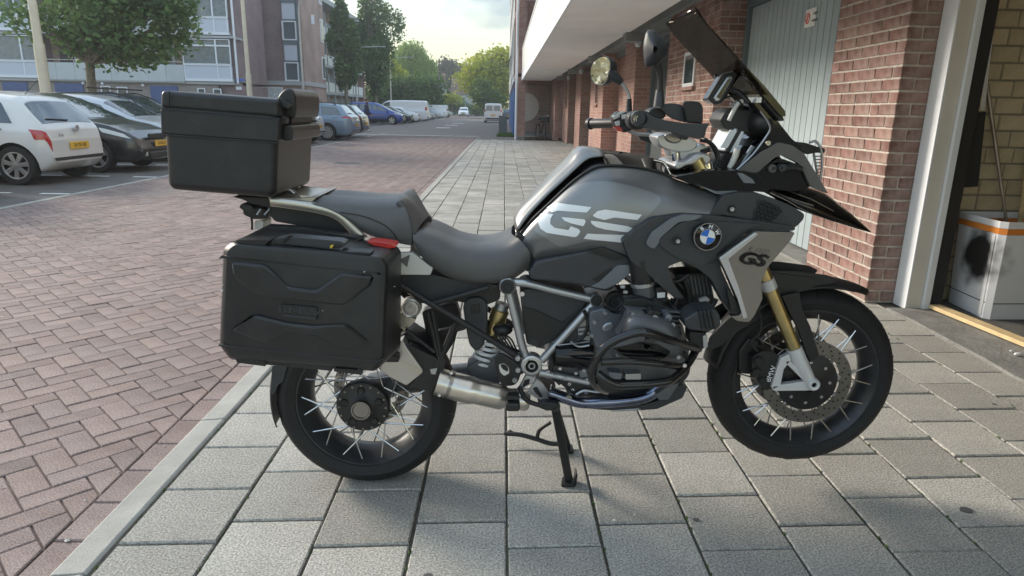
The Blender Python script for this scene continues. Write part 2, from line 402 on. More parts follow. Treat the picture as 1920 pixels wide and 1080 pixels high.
# grass tuft by the gate, moss and gum on the slabs
gm = MB(); random.seed(3)
for k in range(5200):
    x, y = random.uniform(-.35, .62), random.uniform(34.4, 38.2)
    if (x+.35)*3 < (y-34.4)*.1: continue
    a = random.uniform(0, 2*pi); h = random.uniform(.05, .14); dx, dy = math.cos(a)*.02, math.sin(a)*.02; lx, ly = random.gauss(0, .04), random.gauss(0, .04)
    gm.add([(x-dx, y-dy, 0), (x+dx, y+dy, 0), (x+lx, y+ly, h)], [(0, 1, 2)])
tag(mk('grass_patch', gm, 'grass', smooth=None, fix=False), 'patch of bright green grass beside the gate corner', 'grass', kind='stuff')
ms = MB()
for k in range(420):
    ci = random.randint(-4, 8); x = .03+ci*TW+random.gauss(0, .003); y = random.choice((random.uniform(1.3, 4), random.uniform(1.3, 10))); r_ = random.uniform(.004, .012)
    n = 6; cs = [(x+r_*random.uniform(.5, 1.1)*math.cos(2*pi*i/n)*.6, y+r_*random.uniform(.7, 1.6)*math.sin(2*pi*i/n)) for i in range(n)]
    ms.add([(a, b, -.006) for a, b in cs]+[(x, y, random.uniform(.0, .006))], [(i, (i+1) % n, n) for i in range(n)])
tag(mk('joint_moss', ms, 'moss', smooth=None, fix=False), 'moss and small weeds in the slab joints', 'moss', kind='stuff')
for x, y, s in ((1.62, 2.02, .022), (.92, 1.62, .012), (1.86, 1.92, .012), (-.2, 1.66, .014), (.66, 1.95, .01), (2.35, 2.9, .012)):
    cs = [(x+s*random.uniform(.8, 1.1)*math.cos(2*pi*i/14), y+s*random.uniform(.6, .9)*math.sin(2*pi*i/14), .0035) for i in range(14)]
    o = mk('chewing_gum_spot', MB().prism(cs, (0, 0, -.004)), 'gum', pave, smooth=None)
# ================================================================ the block with the garages on the right
M('brick_red', (.225, .118, .10), .85, var=.22, vs=14, bump=.003, bs=150, rnd=.22, col2=(.29, .185, .158), speck=.15, ss=300, dirt=(.46, .38, .34, .6), ds=4.5, spec=.25)
M('mortar', (.52, .47, .41), .95, var=.2, vs=20, bump=.003, bs=120)
M('block_yellow', (.56, .47, .31), .9, var=.15, vs=8, bump=.003, bs=120, rnd=.10, speck=.15, ss=250)
M('mortar_grey', (.28, .25, .20), .95)
M('soffit_paint', (.80, .81, .80), .8, var=.06, vs=1.5)
M('fascia_white', (.72, .75, .78), .6, var=.05, vs=2)
M('panel_cream', (.74, .74, .70), .6, var=.07, vs=1.2, dirt=(.5, .47, .4, .3), ds=1.5)
M('beam_grey', (.22, .24, .24), .7, var=.1, vs=2)
M('door_blue_grey', (.36, .42, .445), .55, var=.07, vs=3, rnd=.04)
M('frame_blue_grey', (.13, .17, .19), .5)
M('door_dark', (.05, .062, .065), .6, rnd=.05)
M('door_white', (.62, .68, .72), .5)
M('frame_cream', (.66, .62, .55), .45, var=.05, vs=4)
M('frame_white', (.78, .80, .83), .4)
M('rubber_black', (.018, .018, .019), .6)
M('plastic_black', (.022, .022, .024), .5)
M('timber', (.56, .40, .20), .7, var=.2, vs=12)
M('timber_bright', (.70, .52, .28), .65, var=.15, vs=10)
M('steel_pole', (.42, .37, .33), .35, .7, var=.2, vs=8)
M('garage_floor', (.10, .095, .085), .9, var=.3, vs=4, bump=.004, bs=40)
M('glass_dark', (.03, .035, .04), .05, spec=.8)
M('glass_pane', (.10, .13, .15), .04, spec=.9)
M('gate_steel', (.13, .15, .16), .5, .3)
M('disc_beige', (.50, .47, .43), .7)
M('sign_white', (.85, .85, .83), .4)
M('sign_red', (.65, .06, .05), .4)
M('sign_black', (.02, .02, .02), .5)
M('blue_paint', (.05, .13, .36), .5)
def brick_tex(name, c1, c2, mo, bw=.23, bh=.075, ms=.012, dark=None):
    m = D.materials.new(name); m.use_nodes = True; t = m.node_tree; b = t.nodes['Principled BSDF']; l = t.links.new
    c = N('ShaderNodeTexCoord', t); sp = N('ShaderNodeSeparateXYZ', t); ad = N('ShaderNodeMath', t, operation='ADD'); cb = N('ShaderNodeCombineXYZ', t)
    l(c.outputs['Object'], sp.inputs[0]); l(sp.outputs[0], ad.inputs[0]); l(sp.outputs[1], ad.inputs[1]); l(ad.outputs[0], cb.inputs[0]); l(sp.outputs[2], cb.inputs[1])
    bt = N('ShaderNodeTexBrick', t); bt.inputs['Scale'].default_value = 1; bt.inputs['Brick Width'].default_value = bw; bt.inputs['Row Height'].default_value = bh
    bt.inputs['Mortar Size'].default_value = ms/2; bt.inputs['Color1'].default_value = (*c1, 1); bt.inputs['Color2'].default_value = (*c2, 1); bt.inputs['Mortar'].default_value = (*mo, 1)
    bt.inputs['Mortar Smooth'].default_value = .2
    n = N('ShaderNodeTexNoise', t); n.inputs['Scale'].default_value = .7; n.inputs['Detail'].default_value = 5; l(c.outputs['Object'], n.inputs['Vector'])
    mr = N('ShaderNodeMapRange', t); mr.inputs[1].default_value = .3; mr.inputs[2].default_value = .7; mr.inputs[3].default_value = .82; mr.inputs[4].default_value = 1.18; l(n.outputs[0], mr.inputs[0])
    mx_ = N('ShaderNodeMix', t, data_type='RGBA', blend_type='MULTIPLY'); mx_.inputs[0].default_value = 1; l(cb.outputs[0], bt.inputs['Vector']); l(bt.outputs['Color'], mx_.inputs[6]); l(mr.outputs[0], mx_.inputs[7])
    l(mx_.outputs[2], b.inputs['Base Color']); b.inputs['Roughness'].default_value = .85
    bn = N('ShaderNodeBump', t); bn.inputs['Distance'].default_value = .006; bn.invert = True; l(bt.outputs['Fac'], bn.inputs['Height']); l(bn.outputs[0], b.inputs['Normal'])
    MT[name] = m
brick_tex('brick_far', (.33, .16, .13), (.40, .24, .20), (.42, .38, .33), bh=.082)
def chbox(sx, sy, sz, c=.004, jit=.0):
    """chamfered box centred on the origin, 24 corners"""
    m = MB(); h = (sx/2, sy/2, sz/2); vs = []; idx = {}
    for x in (-1, 1):
        for y in (-1, 1):
            for z in (-1, 1):
                j = [random.uniform(-jit, jit) for _ in range(3)]
                for ax in range(3):
                    p = [x*(h[0]-c), y*(h[1]-c), z*(h[2]-c)]; p[ax] = (x, y, z)[ax]*h[ax]
                    idx[(x, y, z, ax)] = len(vs); vs.append(tuple(p[i]+j[i] for i in range(3)))
    fs = []
    for ax in range(3):
        o = [i for i in range(3) if i != ax]
        for s_ in (-1, 1):
            q = []
            for a, b in ((-1, -1), (1, -1), (1, 1), (-1, 1)):
                k = [0, 0, 0]; k[ax] = s_; k[o[0]] = a; k[o[1]] = b; q.append(idx[(*k, ax)])
            fs.append(tuple(q))
    for ax in range(3):
        o = [i for i in range(3) if i != ax]
        for a in (-1, 1):
            for b in (-1, 1):
                k1 = [0, 0, 0]; k1[o[0]] = a; k1[o[1]] = b; k2 = list(k1); k1[ax] = -1; k2[ax] = 1
                fs.append((idx[(*k1, o[0])], idx[(*k2, o[0])], idx[(*k2, o[1])], idx[(*k1, o[1])]))
    for x in (-1, 1):
        for y in (-1, 1):
            for z in (-1, 1): fs.append(tuple(idx[(x, y, z, ax)] for ax in range(3)))
    return m.add(vs, fs)
def scr(p):
    d = RW.transposed() @ (Vector(p)-CP)
    return None if d.z > -.2 else (960+d.x/-d.z*FPX, 540-d.y/-d.z*FPX, -d.z)
gb = root('garage_building', (2.65, 4.6, 0), 'red brick block with garages below and cream balcony parapet above, along the pavement', 'building'); GO = (2.65, 4.6, 0)
def gp_(name, mb, mat, parent=gb, **k): return mk(name, mb, mat, parent, org=GO, **k)
COURSE, JT = .082, .013
def pier_bricks(X0, Y0, Y1, XD, z1, seed=1, z0=0.):
    """bricks of a pier: street face at X0 from Y0 to Y1, return face at Y0 from X0 to XD"""
    rr = random.Random(seed); o = []; nz_ = int((z1-z0)/COURSE)
    for k in range(nz_):
        za, zb = z0+k*COURSE+JT, z0+(k+1)*COURSE; st = k % 2 == 0
        y = Y0; first = True
        while y < Y1-.03:
            ln = .21 if not first else (.21 if st else .10)
            if not first and rr.random() < .10: ln = .10
            yb = min(y+ln, Y1); 
            if Y1-yb < .05: yb = Y1
            o.append((X0+rr.gauss(0, .0012), X0+(.10 if not (first and not st) else .21), y, yb, za+rr.gauss(0, .001), zb+rr.gauss(0, .001))); y = yb+JT; first = False
        x = X0+(.10 if st else .21)+JT
        while x < XD-.02:
            xb = min(x+.21, XD)
            if XD-xb < .04: xb = XD
            o.append((x, xb, Y0+rr.gauss(0, .0012), Y0+.10, za, zb)); x = xb+JT
    return o
cands = []
def emit_pier(X0, Y0, Y1, XD, z1, seed, individual):
    pr = gp_('brick_pier', MB().box(X0+.007, XD, Y0+.007, Y1-.004, 0, z1), 'mortar', smooth=None)
    bl = pier_bricks(X0, Y0, Y1, XD, z1, seed); ind = []; rest = MB()
    if individual:
        sc_ = []
        for b in bl:
            s_ = scr(((b[0]+b[1])/2, (b[2]+b[3])/2, (b[4]+b[5])/2)); sc_.append((s_[2] if s_ and -20 < s_[0] < 1940 and -20 < s_[1] < 1100 else 1e3, b))
        sc_.sort(key=lambda q: q[0]); ind = [b for s_, b in sc_[:individual] if s_ < 1e3]; bl = [b for s_, b in sc_ if not (b in ind)]
    cache = {}
    for b in ind:
        sz = tuple(round(b[2*i+1]-b[2*i], 2) for i in range(2))+(.069,); key = (sz, random.randint(0, 3))
        if key not in cache:
            me = chbox(*sz, c=.0035, jit=.0022).mesh('brick'); me.materials.append(MT['brick_red']); cache[key] = me
        c = [(b[2*i]+b[2*i+1])/2 for i in range(3)]
        link('brick', cache[key], pr, tuple(Vector(c)-Vector(GO)))
    for b in bl: rest.box(*b)
    if rest.v: gp_('further_bricks', rest, 'brick_red', pr, smooth=None, kind='stuff', fix=False)
    return pr
emit_pier(2.65, 4.66, 5.66, 2.90, 3.0, 3, 300)
emit_pier(2.65, 8.76, 11.41, 3.05, 2.8, 5, 0)
for Y0, Y1 in ((14.21, 15.49), (18.65, 21.37), (24.07, 25.79), (28.57, 31.2)):
    gp_('brick_pier', MB().box(2.65, 3.2, Y0, Y1, 0, 2.8), 'brick_far', smooth=None)
gp_('rear_brick_wall', MB().box(3.2, 3.4, 5.7, 31.3, 0, 12), 'brick_far', smooth=None)
# beams and balcony slab
gp_('lintel_beam', MB().box(2.60, 3.1, 5.7, 31.2, 2.80, 3.06), 'beam_grey', bevel=.01)
gp_('garage_roof_slab', MB().box(2.08, 9, -4, 31.2, 3.06, 3.3), 'soffit_paint', smooth=None)
for k in range(9):
    y0 = -4+k*3.92; gp_('soffit_panel', MB().box(.80, 2.08, y0+.004, y0+3.912, 2.60, 3.06), 'soffit_paint', bevel=.006)
gp_('fascia_board', MB().box(.765, .80, -4, 31.2, 2.575, 2.90), 'fascia_white', bevel=.006)
for k in range(27):
    y0 = -1.5+k*1.21; gp_('parapet_panel', MB().box(.772, .812, y0+.005, y0+1.205, 2.925, 3.86), 'panel_cream', bevel=.004)
gp_('parapet_rail', MB().box(.75, .84, -1.5, 31.2, 3.87, 3.93), 'fascia_white', bevel=.01)
for y in (12.0, 17.0, 22.3, 27.2):
    gp_('beam_end', MB().box(2.02, 2.3, y-.15, y+.15, 2.46, 2.60), 'beam_grey', bevel=.01)
# wall lamps under the slab
for y in (13.6, 17.9, 23.4, 27.9):
    lp = gp_('wall_lamp', MB().lathe((2.56, y, 2.52), (0, 0, 1), [(.0, 0), (.05, .01), (.07, .06), (.07, .12), (.05, .15), (0, .15)], 14), 'fascia_white')
    gp_('lamp_bracket', MB().cbox((2.61, y, 2.64), (.10, .05, .05)), 'frame_blue_grey', lp)
# ribbed garage door with its planks
def ribbed(Y0, Y1, X, n, matp, matf, z1=2.62):
    dr_ = gp_('garage_door', MB().box(X+.02, X+.05, Y0+.02, Y1-.02, .02, z1), matf, smooth=None)
    w_ = (Y1-Y0-.14)/n
    for k in range(n):
        y0 = Y0+.07+k*w_
        gp_('door_plank', MB().box(X, X+.02, y0+.005, y0+w_-.005, .03, z1-.06), matp, dr_, bevel=.003, seg=1)
    fr_ = MB(); fr_.box(X-.05, X+.04, Y0, Y0+.06, 0, z1+.06); fr_.box(X-.05, X+.04, Y1-.06, Y1, 0, z1+.06); fr_.box(X-.05, X+.04, Y0+.06, Y1-.06, z1-.05, z1+.06)
    gp_('door_frame', fr_, matf, dr_, bevel=.004)
    return dr_
d1 = ribbed(5.67, 8.75, 3.0, 22, 'door_blue_grey', 'frame_blue_grey')
ribbed(11.42, 14.2, 3.02, 22, 'door_dark', 'frame_blue_grey')
ribbed(21.4, 24.05, 3.02, 16, 'door_dark', 'frame_blue_grey')
gp_('lintel_panel', MB().box(2.96, 3.1, 5.7, 31.2, 2.69, 2.80), 'beam_grey', smooth=None)
# doors further on
for Y0, Y1, mt in ((15.55, 16.6, 'door_white'), (25.85, 28.5, 'door_dark')):
    q = gp_('house_door', MB().box(2.98, 3.03, Y0, Y1, 0, 2.7), mt, bevel=.005)
    gp_('door_panel', MB().box(2.965, 2.98, Y0+.15, Y1-.15, .2, 2.3), mt, q, bevel=.004); gp_('door_handle', MB().box(2.93, 2.965, Y1-.14, Y1-.10, 1.0, 1.15), 'steel_pole', q)
gp_('recess_wall', MB().box(3.05, 3.2, 16.6, 18.65, 0, 2.8), 'brick_far', smooth=None)
# sticker on the door: no parking
sp0, sp1 = atX(1509, 46, 2.994), atX(1531, 20, 2.994)
y1_, y0_ = max(sp0.y, sp1.y), min(sp0.y, sp1.y); zc = (sp0.z+sp1.z)/2; hh = .085
sg = gp_('no_parking_sign', MB().box(2.990, 2.9985, y0_, y1_, zc-hh, zc+hh), 'sign_white', d1, bevel=.006, label='small white no parking sign on the ribbed door')
cy_ = y1_-.062
m = MB(); m.lathe((2.9885, cy_, zc), (1, 0, 0), [(.052, 0), (.052, .0012), (.036, .0012), (.036, 0)], 24); m.bar((2.9882, cy_-.03, zc+.03), (2.9882, cy_+.03, zc-.03), .001, .014, (0, .7, .7)); m.cbox((2.9886, cy_, zc), (.001, .02, .05))
gp_('prohibition_ring', m, 'sign_red', d1)
def text(name, body, size, mat, parent, org, loc, rot, ext=.0006, sx=1., align='CENTER', shear=0., bold=0.):
    cu = D.curves.new(name, 'FONT'); cu.body = body; cu.size = size; cu.extrude = ext; cu.align_x = align; cu.align_y = 'CENTER'; cu.shear = shear; cu.offset = bold
    to = D.objects.new(name, cu); COL.objects.link(to)
    dg = bpy.context.evaluated_depsgraph_get(); me = D.meshes.new_from_object(to.evaluated_get(dg)); D.objects.remove(to); me.materials.clear(); me.materials.append(MT[mat])
    o = link(name, me, parent, tuple(Vector(loc)-Vector(org)) if parent else loc); o.rotation_euler = rot; o.scale = (sx, 1, 1); return o
for zz, tx, s_ in ((.03, 'Uitrit', .042), (-.032, 'vrijlaten', .042)):
    text('sign_lettering', tx, s_, 'sign_black', d1, GO, (2.9885, cy_-.165, zc+zz), (pi/2, 0, -pi/2))
# small windows in the piers
w0, w1 = atX(1279, 152, 2.65), atX(1303, 152, 2.65); wt = atX(1290, 80, 2.65)
def niche(Y0, Y1, z0, z1, glass=True):
    q = gp_('pier_window', MB().box(2.642, 2.65, Y0, Y1, z0, z1), 'mortar', smooth=None)
    f = MB(); 
    for a, b, c, d_ in ((Y0, Y0+.05, z0, z1), (Y1-.05, Y1, z0, z1), (Y0+.05, Y1-.05, z0, z0+.05), (Y0+.05, Y1-.05, z1-.05, z1)): f.box(2.628, 2.642, a, b, c, d_)
    gp_('window_frame', f, 'frame_white' if glass else 'brick_far', q); gp_('window_pane', MB().box(2.634, 2.642, Y0+.05, Y1-.05, z0+.05, z1-.05), 'glass_dark', q)
    gp_('window_sill', MB().box(2.60, 2.66, Y0-.06, Y1+.06, z0-.05, z0), 'brick_red', q, bevel=.004)
niche(9.72, 10.3, 1.68, 2.16); niche(19.7, 20.1, 1.5, 2.5, False); niche(29.3, 29.8, 1.5, 2.6, False)
# ---- the open garage
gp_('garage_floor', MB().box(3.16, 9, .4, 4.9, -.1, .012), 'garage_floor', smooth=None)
gp_('garage_ceiling', MB().box(2.9, 9, .4, 4.9, 2.62, 2.7), 'soffit_paint', smooth=None)
gp_('garage_rear_wall', MB().box(8.9, 9.1, .4, 4.9, 0, 2.7), 'block_yellow', smooth=None)
gp_('garage_near_wall', MB().box(2.9, 9, .2, .4, 0, 2.7), 'block_yellow', smooth=None)
iw = gp_('garage_block_wall', MB().box(2.99, 9, 4.755, 4.95, 0, 2.7), 'mortar_grey', smooth=None)
rr = random.Random(4); cache = {}; rest = MB()
for k in range(24):
    x = 2.99-(.10 if k % 2 else 0); z0 = k*.112
    while x < 8.9:
        ln = rr.choice((.20, .20, .20, .15)); a, b = max(x+.006, 2.992), x+ln-.006
        if b-a > .05:
            if b < 4.6 and z0 < 2.5:
                key = (round(b-a, 2), rr.randint(0, 2))
                if key not in cache:
                    me = chbox(key[0], .06, .100, .004, .0015).mesh('block'); me.materials.append(MT['block_yellow']); cache[key] = me
                link('wall_block', cache[key], iw, ((a+b)/2-GO[0], 4.775+rr.gauss(0, .0015)-GO[1], z0+.056))
            else: rest.box(a, b, 4.747, 4.76, z0+.006, z0+.106)
        x += ln
gp_('further_blocks', rest, 'block_yellow', iw, smooth=None, kind='stuff', fix=False)
gp_('door_post', MB().box(2.868, 2.965, 4.50, 4.655, 0, 2.9), 'frame_cream', bevel=.004)
gp_('door_post_strip', MB().box(2.967, 3.012, 4.475, 4.655, 0, 2.9), 'frame_white', bevel=.004)
gp_('door_post_edge', MB().box(2.855, 2.867, 4.50, 4.655, 0, 2.9), 'frame_white', bevel=.003)
m = MB(); m.box(3.014, 3.13, 4.52, 4.74, .02, 2.9); gp_('door_seal', m, 'rubber_black', bevel=.01)
m = MB(); m.bar(atY(1862, -60, 4.68), atY(1832, 207, 4.68), .022, .03); gp_('track_lath', m, 'timber_bright')
m = MB(); m.bar(atY(1871, -60, 4.69), atY(1841, 207, 4.69), .012, .03); gp_('track_rail', m, 'frame_white')
a, b = atY(1830, 210, 4.66), atY(1816, 350, 4.66); m = MB(); m.bar(a, b, .10, .06, (0, 1, 0)); gp_('counterweight', m, 'rubber_black', bevel=.006)
gp_('spring_tube', MB().tube([atY(1813, 230, 4.60), atY(1795, 395, 4.60), atY(1765, 545, 4.60)], .012, 10), 'steel_pole')
m = MB(); q = [atY(1840, 215, 4.58), atY(1826, 255, 4.56), atY(1806, 280, 4.57), atY(1801, 320, 4.57), atY(1797, 400, 4.58)]; m.tube(catmull(q, 5), .005, 6); gp_('door_cable', m, 'rubber_black')
# ---- things in the garage
bx = root('waste_box', tuple(gnd(1850, 600)), 'white corrugated box with an orange band and sooty black stain, in the open garage', 'box')
# soot stain as part of the material
ms_ = M('box_white', (.80, .80, .82), .55, var=.06, vs=5)
t = ms_.node_tree; bs_ = t.nodes['Principled BSDF']; l = t.links.new
tcn = N('ShaderNodeTexCoord', t); vm = N('ShaderNodeVectorMath', t, operation='DISTANCE'); BO = Vector(bx.location)
BZ = .66
stain = atY(1826, 480, 4.42); vm.inputs[1].default_value = tuple(stain-BO); nzz = N('ShaderNodeTexNoise', t); nzz.inputs['Scale'].default_value = 7
l(tcn.outputs['Object'], vm.inputs[0]); l(tcn.outputs['Object'], nzz.inputs['Vector'])
sm_ = N('ShaderNodeMath', t, operation='MULTIPLY_ADD'); sm_.inputs[1].default_value = -.22; l(nzz.outputs[0], sm_.inputs[0]); l(vm.outputs['Value'], sm_.inputs[2])
mr = N('ShaderNodeMapRange', t, interpolation_type='SMOOTHSTEP'); mr.inputs[1].default_value = .0; mr.inputs[2].default_value = .13; l(sm_.outputs[0], mr.inputs[0])
mxx = N('ShaderNodeMix', t, data_type='RGBA'); mxx.inputs[6].default_value = (.012, .012, .012, 1); l(mr.outputs[0], mxx.inputs[0])
old = [k for k in t.links if k.to_socket == bs_.inputs['Base Color']][0].from_socket; l(old, mxx.inputs[7]); l(mxx.outputs[2], bs_.inputs['Base Color'])
M('orange_band', (.80, .26, .04), .5)
P1, P2, P3 = gnd(1778, 566, .012), gnd(1850, 599, .012), gnd(1917, 599, .012)
e1, e2 = (P1-P2), (P3-P2); foot = [P2+e1, P2+e1*.04+Vector((-.012, .012, 0)), P2+e2*.05+Vector((.006, -.004, 0)), P3+e2*.9, P3+e2*.9+e1, ]
foot = [Vector((p.x, p.y, .013)) for p in foot]; cen = sum(foot, Vector())/len(foot)
def ring(h, k): return [Vector((cen.x+(p.x-cen.x)*k, cen.y+(p.y-cen.y)*k, .013+h)) for p in foot]
def shell(name, h0, h1, k0, k1, mat, th=.012):
    m = MB(); m.loft([ring(h0, k0), ring(h1, k1), ring(h1, k1-.03), ring(h0, k0-.03), ring(h0, k0)], cap=False); return mk(name, m, mat, bx, org=BO, bevel=.004, loc=(0, 0, 0))
o = shell('box_body', 0, BZ*.87, 1.0, 1.10, 'box_white'); shell('box_stripe', BZ*.87+.002, BZ*.93, 1.104, 1.11, 'orange_band'); shell('box_rim', BZ*.93+.002, BZ, 1.11, 1.125, 'box_white')
m = MB(); m.loft([ring(.004, .9), ring(.02, .9)]); mk('box_floor', m, 'box_white', bx, org=BO, loc=(0, 0, 0))
m = MB(); ra, rb = ring(.02, 1.013), ring(BZ*.86, 1.108); m.bar(ra[1]*.93+ra[0]*.07, rb[1]*.93+rb[0]*.07, .03, .012, (1, 0, 0)); mk('corner_rib', m, 'box_white', bx, org=BO, loc=(0, 0, 0), bevel=.004)
m = MB(); ra = ring(.11, 1.016); m.bar(ra[0], ra[1], .004, .006); m.bar(ra[2], ra[3], .004, .006); mk('base_crease', m, 'sign_black', bx, org=BO, loc=(0, 0, 0))
rb2 = ring(BZ*.94, 1.07)
wpos = rb2[4]*.45+rb2[3]*.0+rb2[0]*.55; 
text('box_lettering', 'BRICO', .09, 'sign_black', bx, BO, tuple(atY(1848, 418, cen.y+.20)), (pi/2, pi, pi))
def rod(name, a, b, r, mat, label, cat, r2=None):
    a, b = Vector(a), Vector(b); o = mk(name, MB().tube([a, a.lerp(b, .55), b], [r, r, r2 or r], 12), mat, org=tuple(a)); tag(o, label, cat); return o
rt = root('broom', tuple(atY(1899, 500, 4.62)), 'metal broom handle leaning on the yellow block wall behind the box', 'broom'); ro = Vector(rt.location)
a, b = atY(1899, 500, 4.62), atY(1848, 140, 4.735)
j = a.lerp(b, .42); mk('lower_handle', MB().tube([a, j], .010, 12), 'steel_pole', rt, org=ro); mk('upper_handle', MB().tube([j, b], .0125, 12), 'steel_pole', rt, org=ro); mk('collar', MB().tube([j-(b-a)*.01, j+(b-a)*.01], .014, 12), 'steel_pole', rt, org=ro)
mk('broom_head', MB().cbox(a, (.09, .30, .08)), 'plastic_black', rt, org=ro, bevel=.01)
rod('timber_stick', atY(1900, 520, 4.60), atY(1932, 260, 4.72), .016, 'timber', 'pale wooden stick leaning beside the broom at the picture edge', 'stick')
pl = MB(); a, b = gnd(1752, 574, .035), gnd(1990, 670, .035); pl.bar(a, b, .085, .026); o = mk('floor_batten', pl, 'timber_bright', org=tuple(a), bevel=.003); tag(o, 'yellowish wooden batten lying along the garage threshold', 'batten')
o['label'] = 'yellowish wooden batten lying along the garage threshold'
for px_, py_, s_, lb_ in ((1908, 664, .02, 'largest white paper scrap on the concrete apron by the garage'), (1897, 658, .012, 'small white paper crumb beside the larger scrap on the apron')):
    c = gnd(px_, py_, .022); m = MB(); m.sphere(c, (s_, s_*.7, s_*.5), 7, 5); o = mk('paper_scrap', m, 'sign_white', org=tuple(c)); tag(o, lb_, 'scrap', 'paper scraps on the apron')
# ---- upper storeys over the balcony and the wing beyond the gate
gp_('upper_wall', MB().box(2.05, 3.2, 2, 31.3, 3.3, 12.5), 'brick_far', smooth=None)
for fl in range(3):
    z0 = 3.35+fl*2.9
    for k in range(7):
        y0 = 5+k*3.8
        q = gp_('balcony_window', MB().box(1.99, 2.045, y0, y0+3.0, z0, z0+2.3), 'glass_pane', smooth=None)
        f = MB()
        for yy in (0, .95, 1.9, 2.93): f.box(1.95, 1.988, y0+yy, y0+yy+.07, z0, z0+2.3)
        f.box(1.95, 1.987, y0+.07, y0+2.93, z0+2.23, z0+2.3); gp_('window_frame', f, 'gate_steel', q)
    if fl: 
        gp_('upper_balcony', MB().box(.9, 2.05, 2, 31.2, z0-.35, z0-.12), 'soffit_paint'); gp_('upper_parapet', MB().box(.88, .92, 2, 31.2, z0-.32, z0+.9), 'panel_cream')
gp_('end_column', MB().box(.62, .96, 31.25, 31.65, 0, 12.4), 'brick_far', smooth=None)
gp_('downpipe', MB().tube([(.545, 31.2, 0), (.545, 31.2, 12.4)], .055, 12), 'fascia_white')
gp_('wing_wall', MB().box(.55, 9, 34.0, 66, 0, 12.3), 'brick_far', smooth=None); gp_('wing_end_wall', MB().box(.50, .62, 31.66, 34, 2.7, 12.3), 'brick_far', smooth=None)
gp_('passage_ceiling', MB().box(.62, 3.2, 31.25, 34, 2.75, 2.9), 'soffit_paint', smooth=None)
for fl in range(4):
    z0 = .1+fl*2.9
    if fl: gp_('floor_band', MB().box(.44, .545, 34, 66, z0-.35, z0-.1), 'fascia_white')
    for k in range(8):
        y0 = 34.5+k*3.9
        q = gp_('wing_door' if fl == 0 else 'wing_window', MB().box(.47, .545, y0, y0+2.9, z0, z0+(2.3 if fl == 0 else 2.2)), 'blue_paint' if fl == 0 else 'glass_pane', smooth=None)
        if fl: 
            f = MB(); 
            for yy in (0, 1.4, 2.82): f.box(.43, .468, y0+yy, y0+yy+.08, z0, z0+2.2)
            f.box(.43, .467, y0+.08, y0+2.82, z0, z0+.75); gp_('window_frame', f, 'panel_cream', q)
aw = gp_('awning', MB().add([(.545, 47, 5.2), (.545, 50, 5.2), (.2, 50, 4.2), (.2, 47, 4.2)], [(0, 1, 2, 3)]), 'blue_paint')
for k in range(5): gp_('awning_stripe', MB().add([(.54, 47+k*.6, 5.22), (.54, 47.3+k*.6, 5.22), (.19, 47.3+k*.6, 4.21), (.19, 47+k*.6, 4.21)], [(0, 1, 2, 3)]), 'fascia_white', aw)
# utility box by the wing
ub = root('utility_cabinet', (-.05, 38.4, 0), 'small grey utility cabinet beyond the grass patch', 'cabinet')
mk('cabinet_body', MB().box(-.28, .18, 38.2, 38.6, 0, .95), 'gate_steel', ub, org=ub.location, bevel=.015); mk('cabinet_lid', MB().box(-.30, .20, 38.18, 38.62, .951, 1.0), 'beam_grey', ub, org=ub.location, bevel=.01)
# ---- gate with the disc
gt = root('steel_gate', (1.5, 33, 0), 'dark steel bar gate with a large beige half disc under the block', 'gate'); go = gt.location
def gk(n, m, mt='gate_steel', **k): return mk(n, m, mt, gt, org=go, **k)
gk('low_wall', MB().box(.62, 2.35, 32.9, 33.15, -.02, .24), 'rough_concrete', bevel=.02)
m = MB(); m.box(.97, 2.2, 32.98, 33.03, .25, .31); m.box(.97, 2.2, 32.98, 33.03, 2.45, 2.51); m.box(.97, 1.02, 32.98, 33.03, .31, 2.45); m.box(2.15, 2.2, 32.98, 33.03, .31, 2.45); m.box(1.02, 2.15, 32.985, 33.025, 1.24, 1.29); gk('gate_frame', m)
for k in range(13): gk('gate_bar', MB().box(1.06+k*.084, 1.085+k*.084, 32.99, 33.02, .31, 2.45))
m = MB(); m.prism([(1.0+.66*math.sin(pi*k/24), 32.95, 1.46+.66*math.cos(pi*k/24)) for k in range(25)], (0, .02, 0)); gk('half_disc', m, 'disc_beige')
gk('kerb_ramp', MB().prism([(.62, 31.3, 0), (.62, 31.3, .10), (1.9, 32.6, .14), (1.9, 32.9, .14), (.62, 32.9, .14), (.62, 32.9, 0)][:0] or [(.6, 31.2, -.01), (.95, 31.2, -.01), (2.1, 32.5, -.01), (2.1, 32.85, -.01), (.6, 32.85, -.01)], (0, 0, .15)), 'rough_concrete', bevel=.02)
gk('passage_wall', MB().box(2.3, 2.5, 31.2, 38, 0, 2.74), 'brick_far', smooth=None); gk('passage_rear', MB().box(.9, 2.4, 37.8, 38, 0, 2.74), 'beam_grey', smooth=None)
# ================================================================ blocks of flats on the left, far houses
M('slab_grey', (.42, .43, .43), .8, var=.06, vs=1)
M('parapet_grey', (.50, .53, .54), .7, var=.05, vs=1, rnd=.05)
M('window_white', (.78, .80, .84), .5)
M('panel_lilac', (.56, .60, .68), .6)
M('curtain', (.62, .66, .66), .8, var=.25, vs=6)
M('curtain_grey', (.36, .42, .44), .8, var=.3, vs=6)
M('garage_blue', (.06, .10, .24), .5, var=.06, vs=2)
M('room_dark', (.05, .045, .05), .9)
M('window_glass', (.16, .20, .23), .05, spec=.7, alpha=.35)
M('door_sunlit_orange', (.55, .32, .14), .6)  # orange base colour stands in for sunlight reflected by the gallery doors
M('plant_green', (.06, .12, .04), .7, var=.3, vs=8)
M('roof_tile', (.17, .11, .10), .8, var=.2, vs=2)
M('pale_render', (.45, .47, .50), .8, var=.05)
M('sign_blue', (.05, .14, .5), .4)
M('galvanised', (.48, .48, .46), .45, .4, var=.1, vs=3)
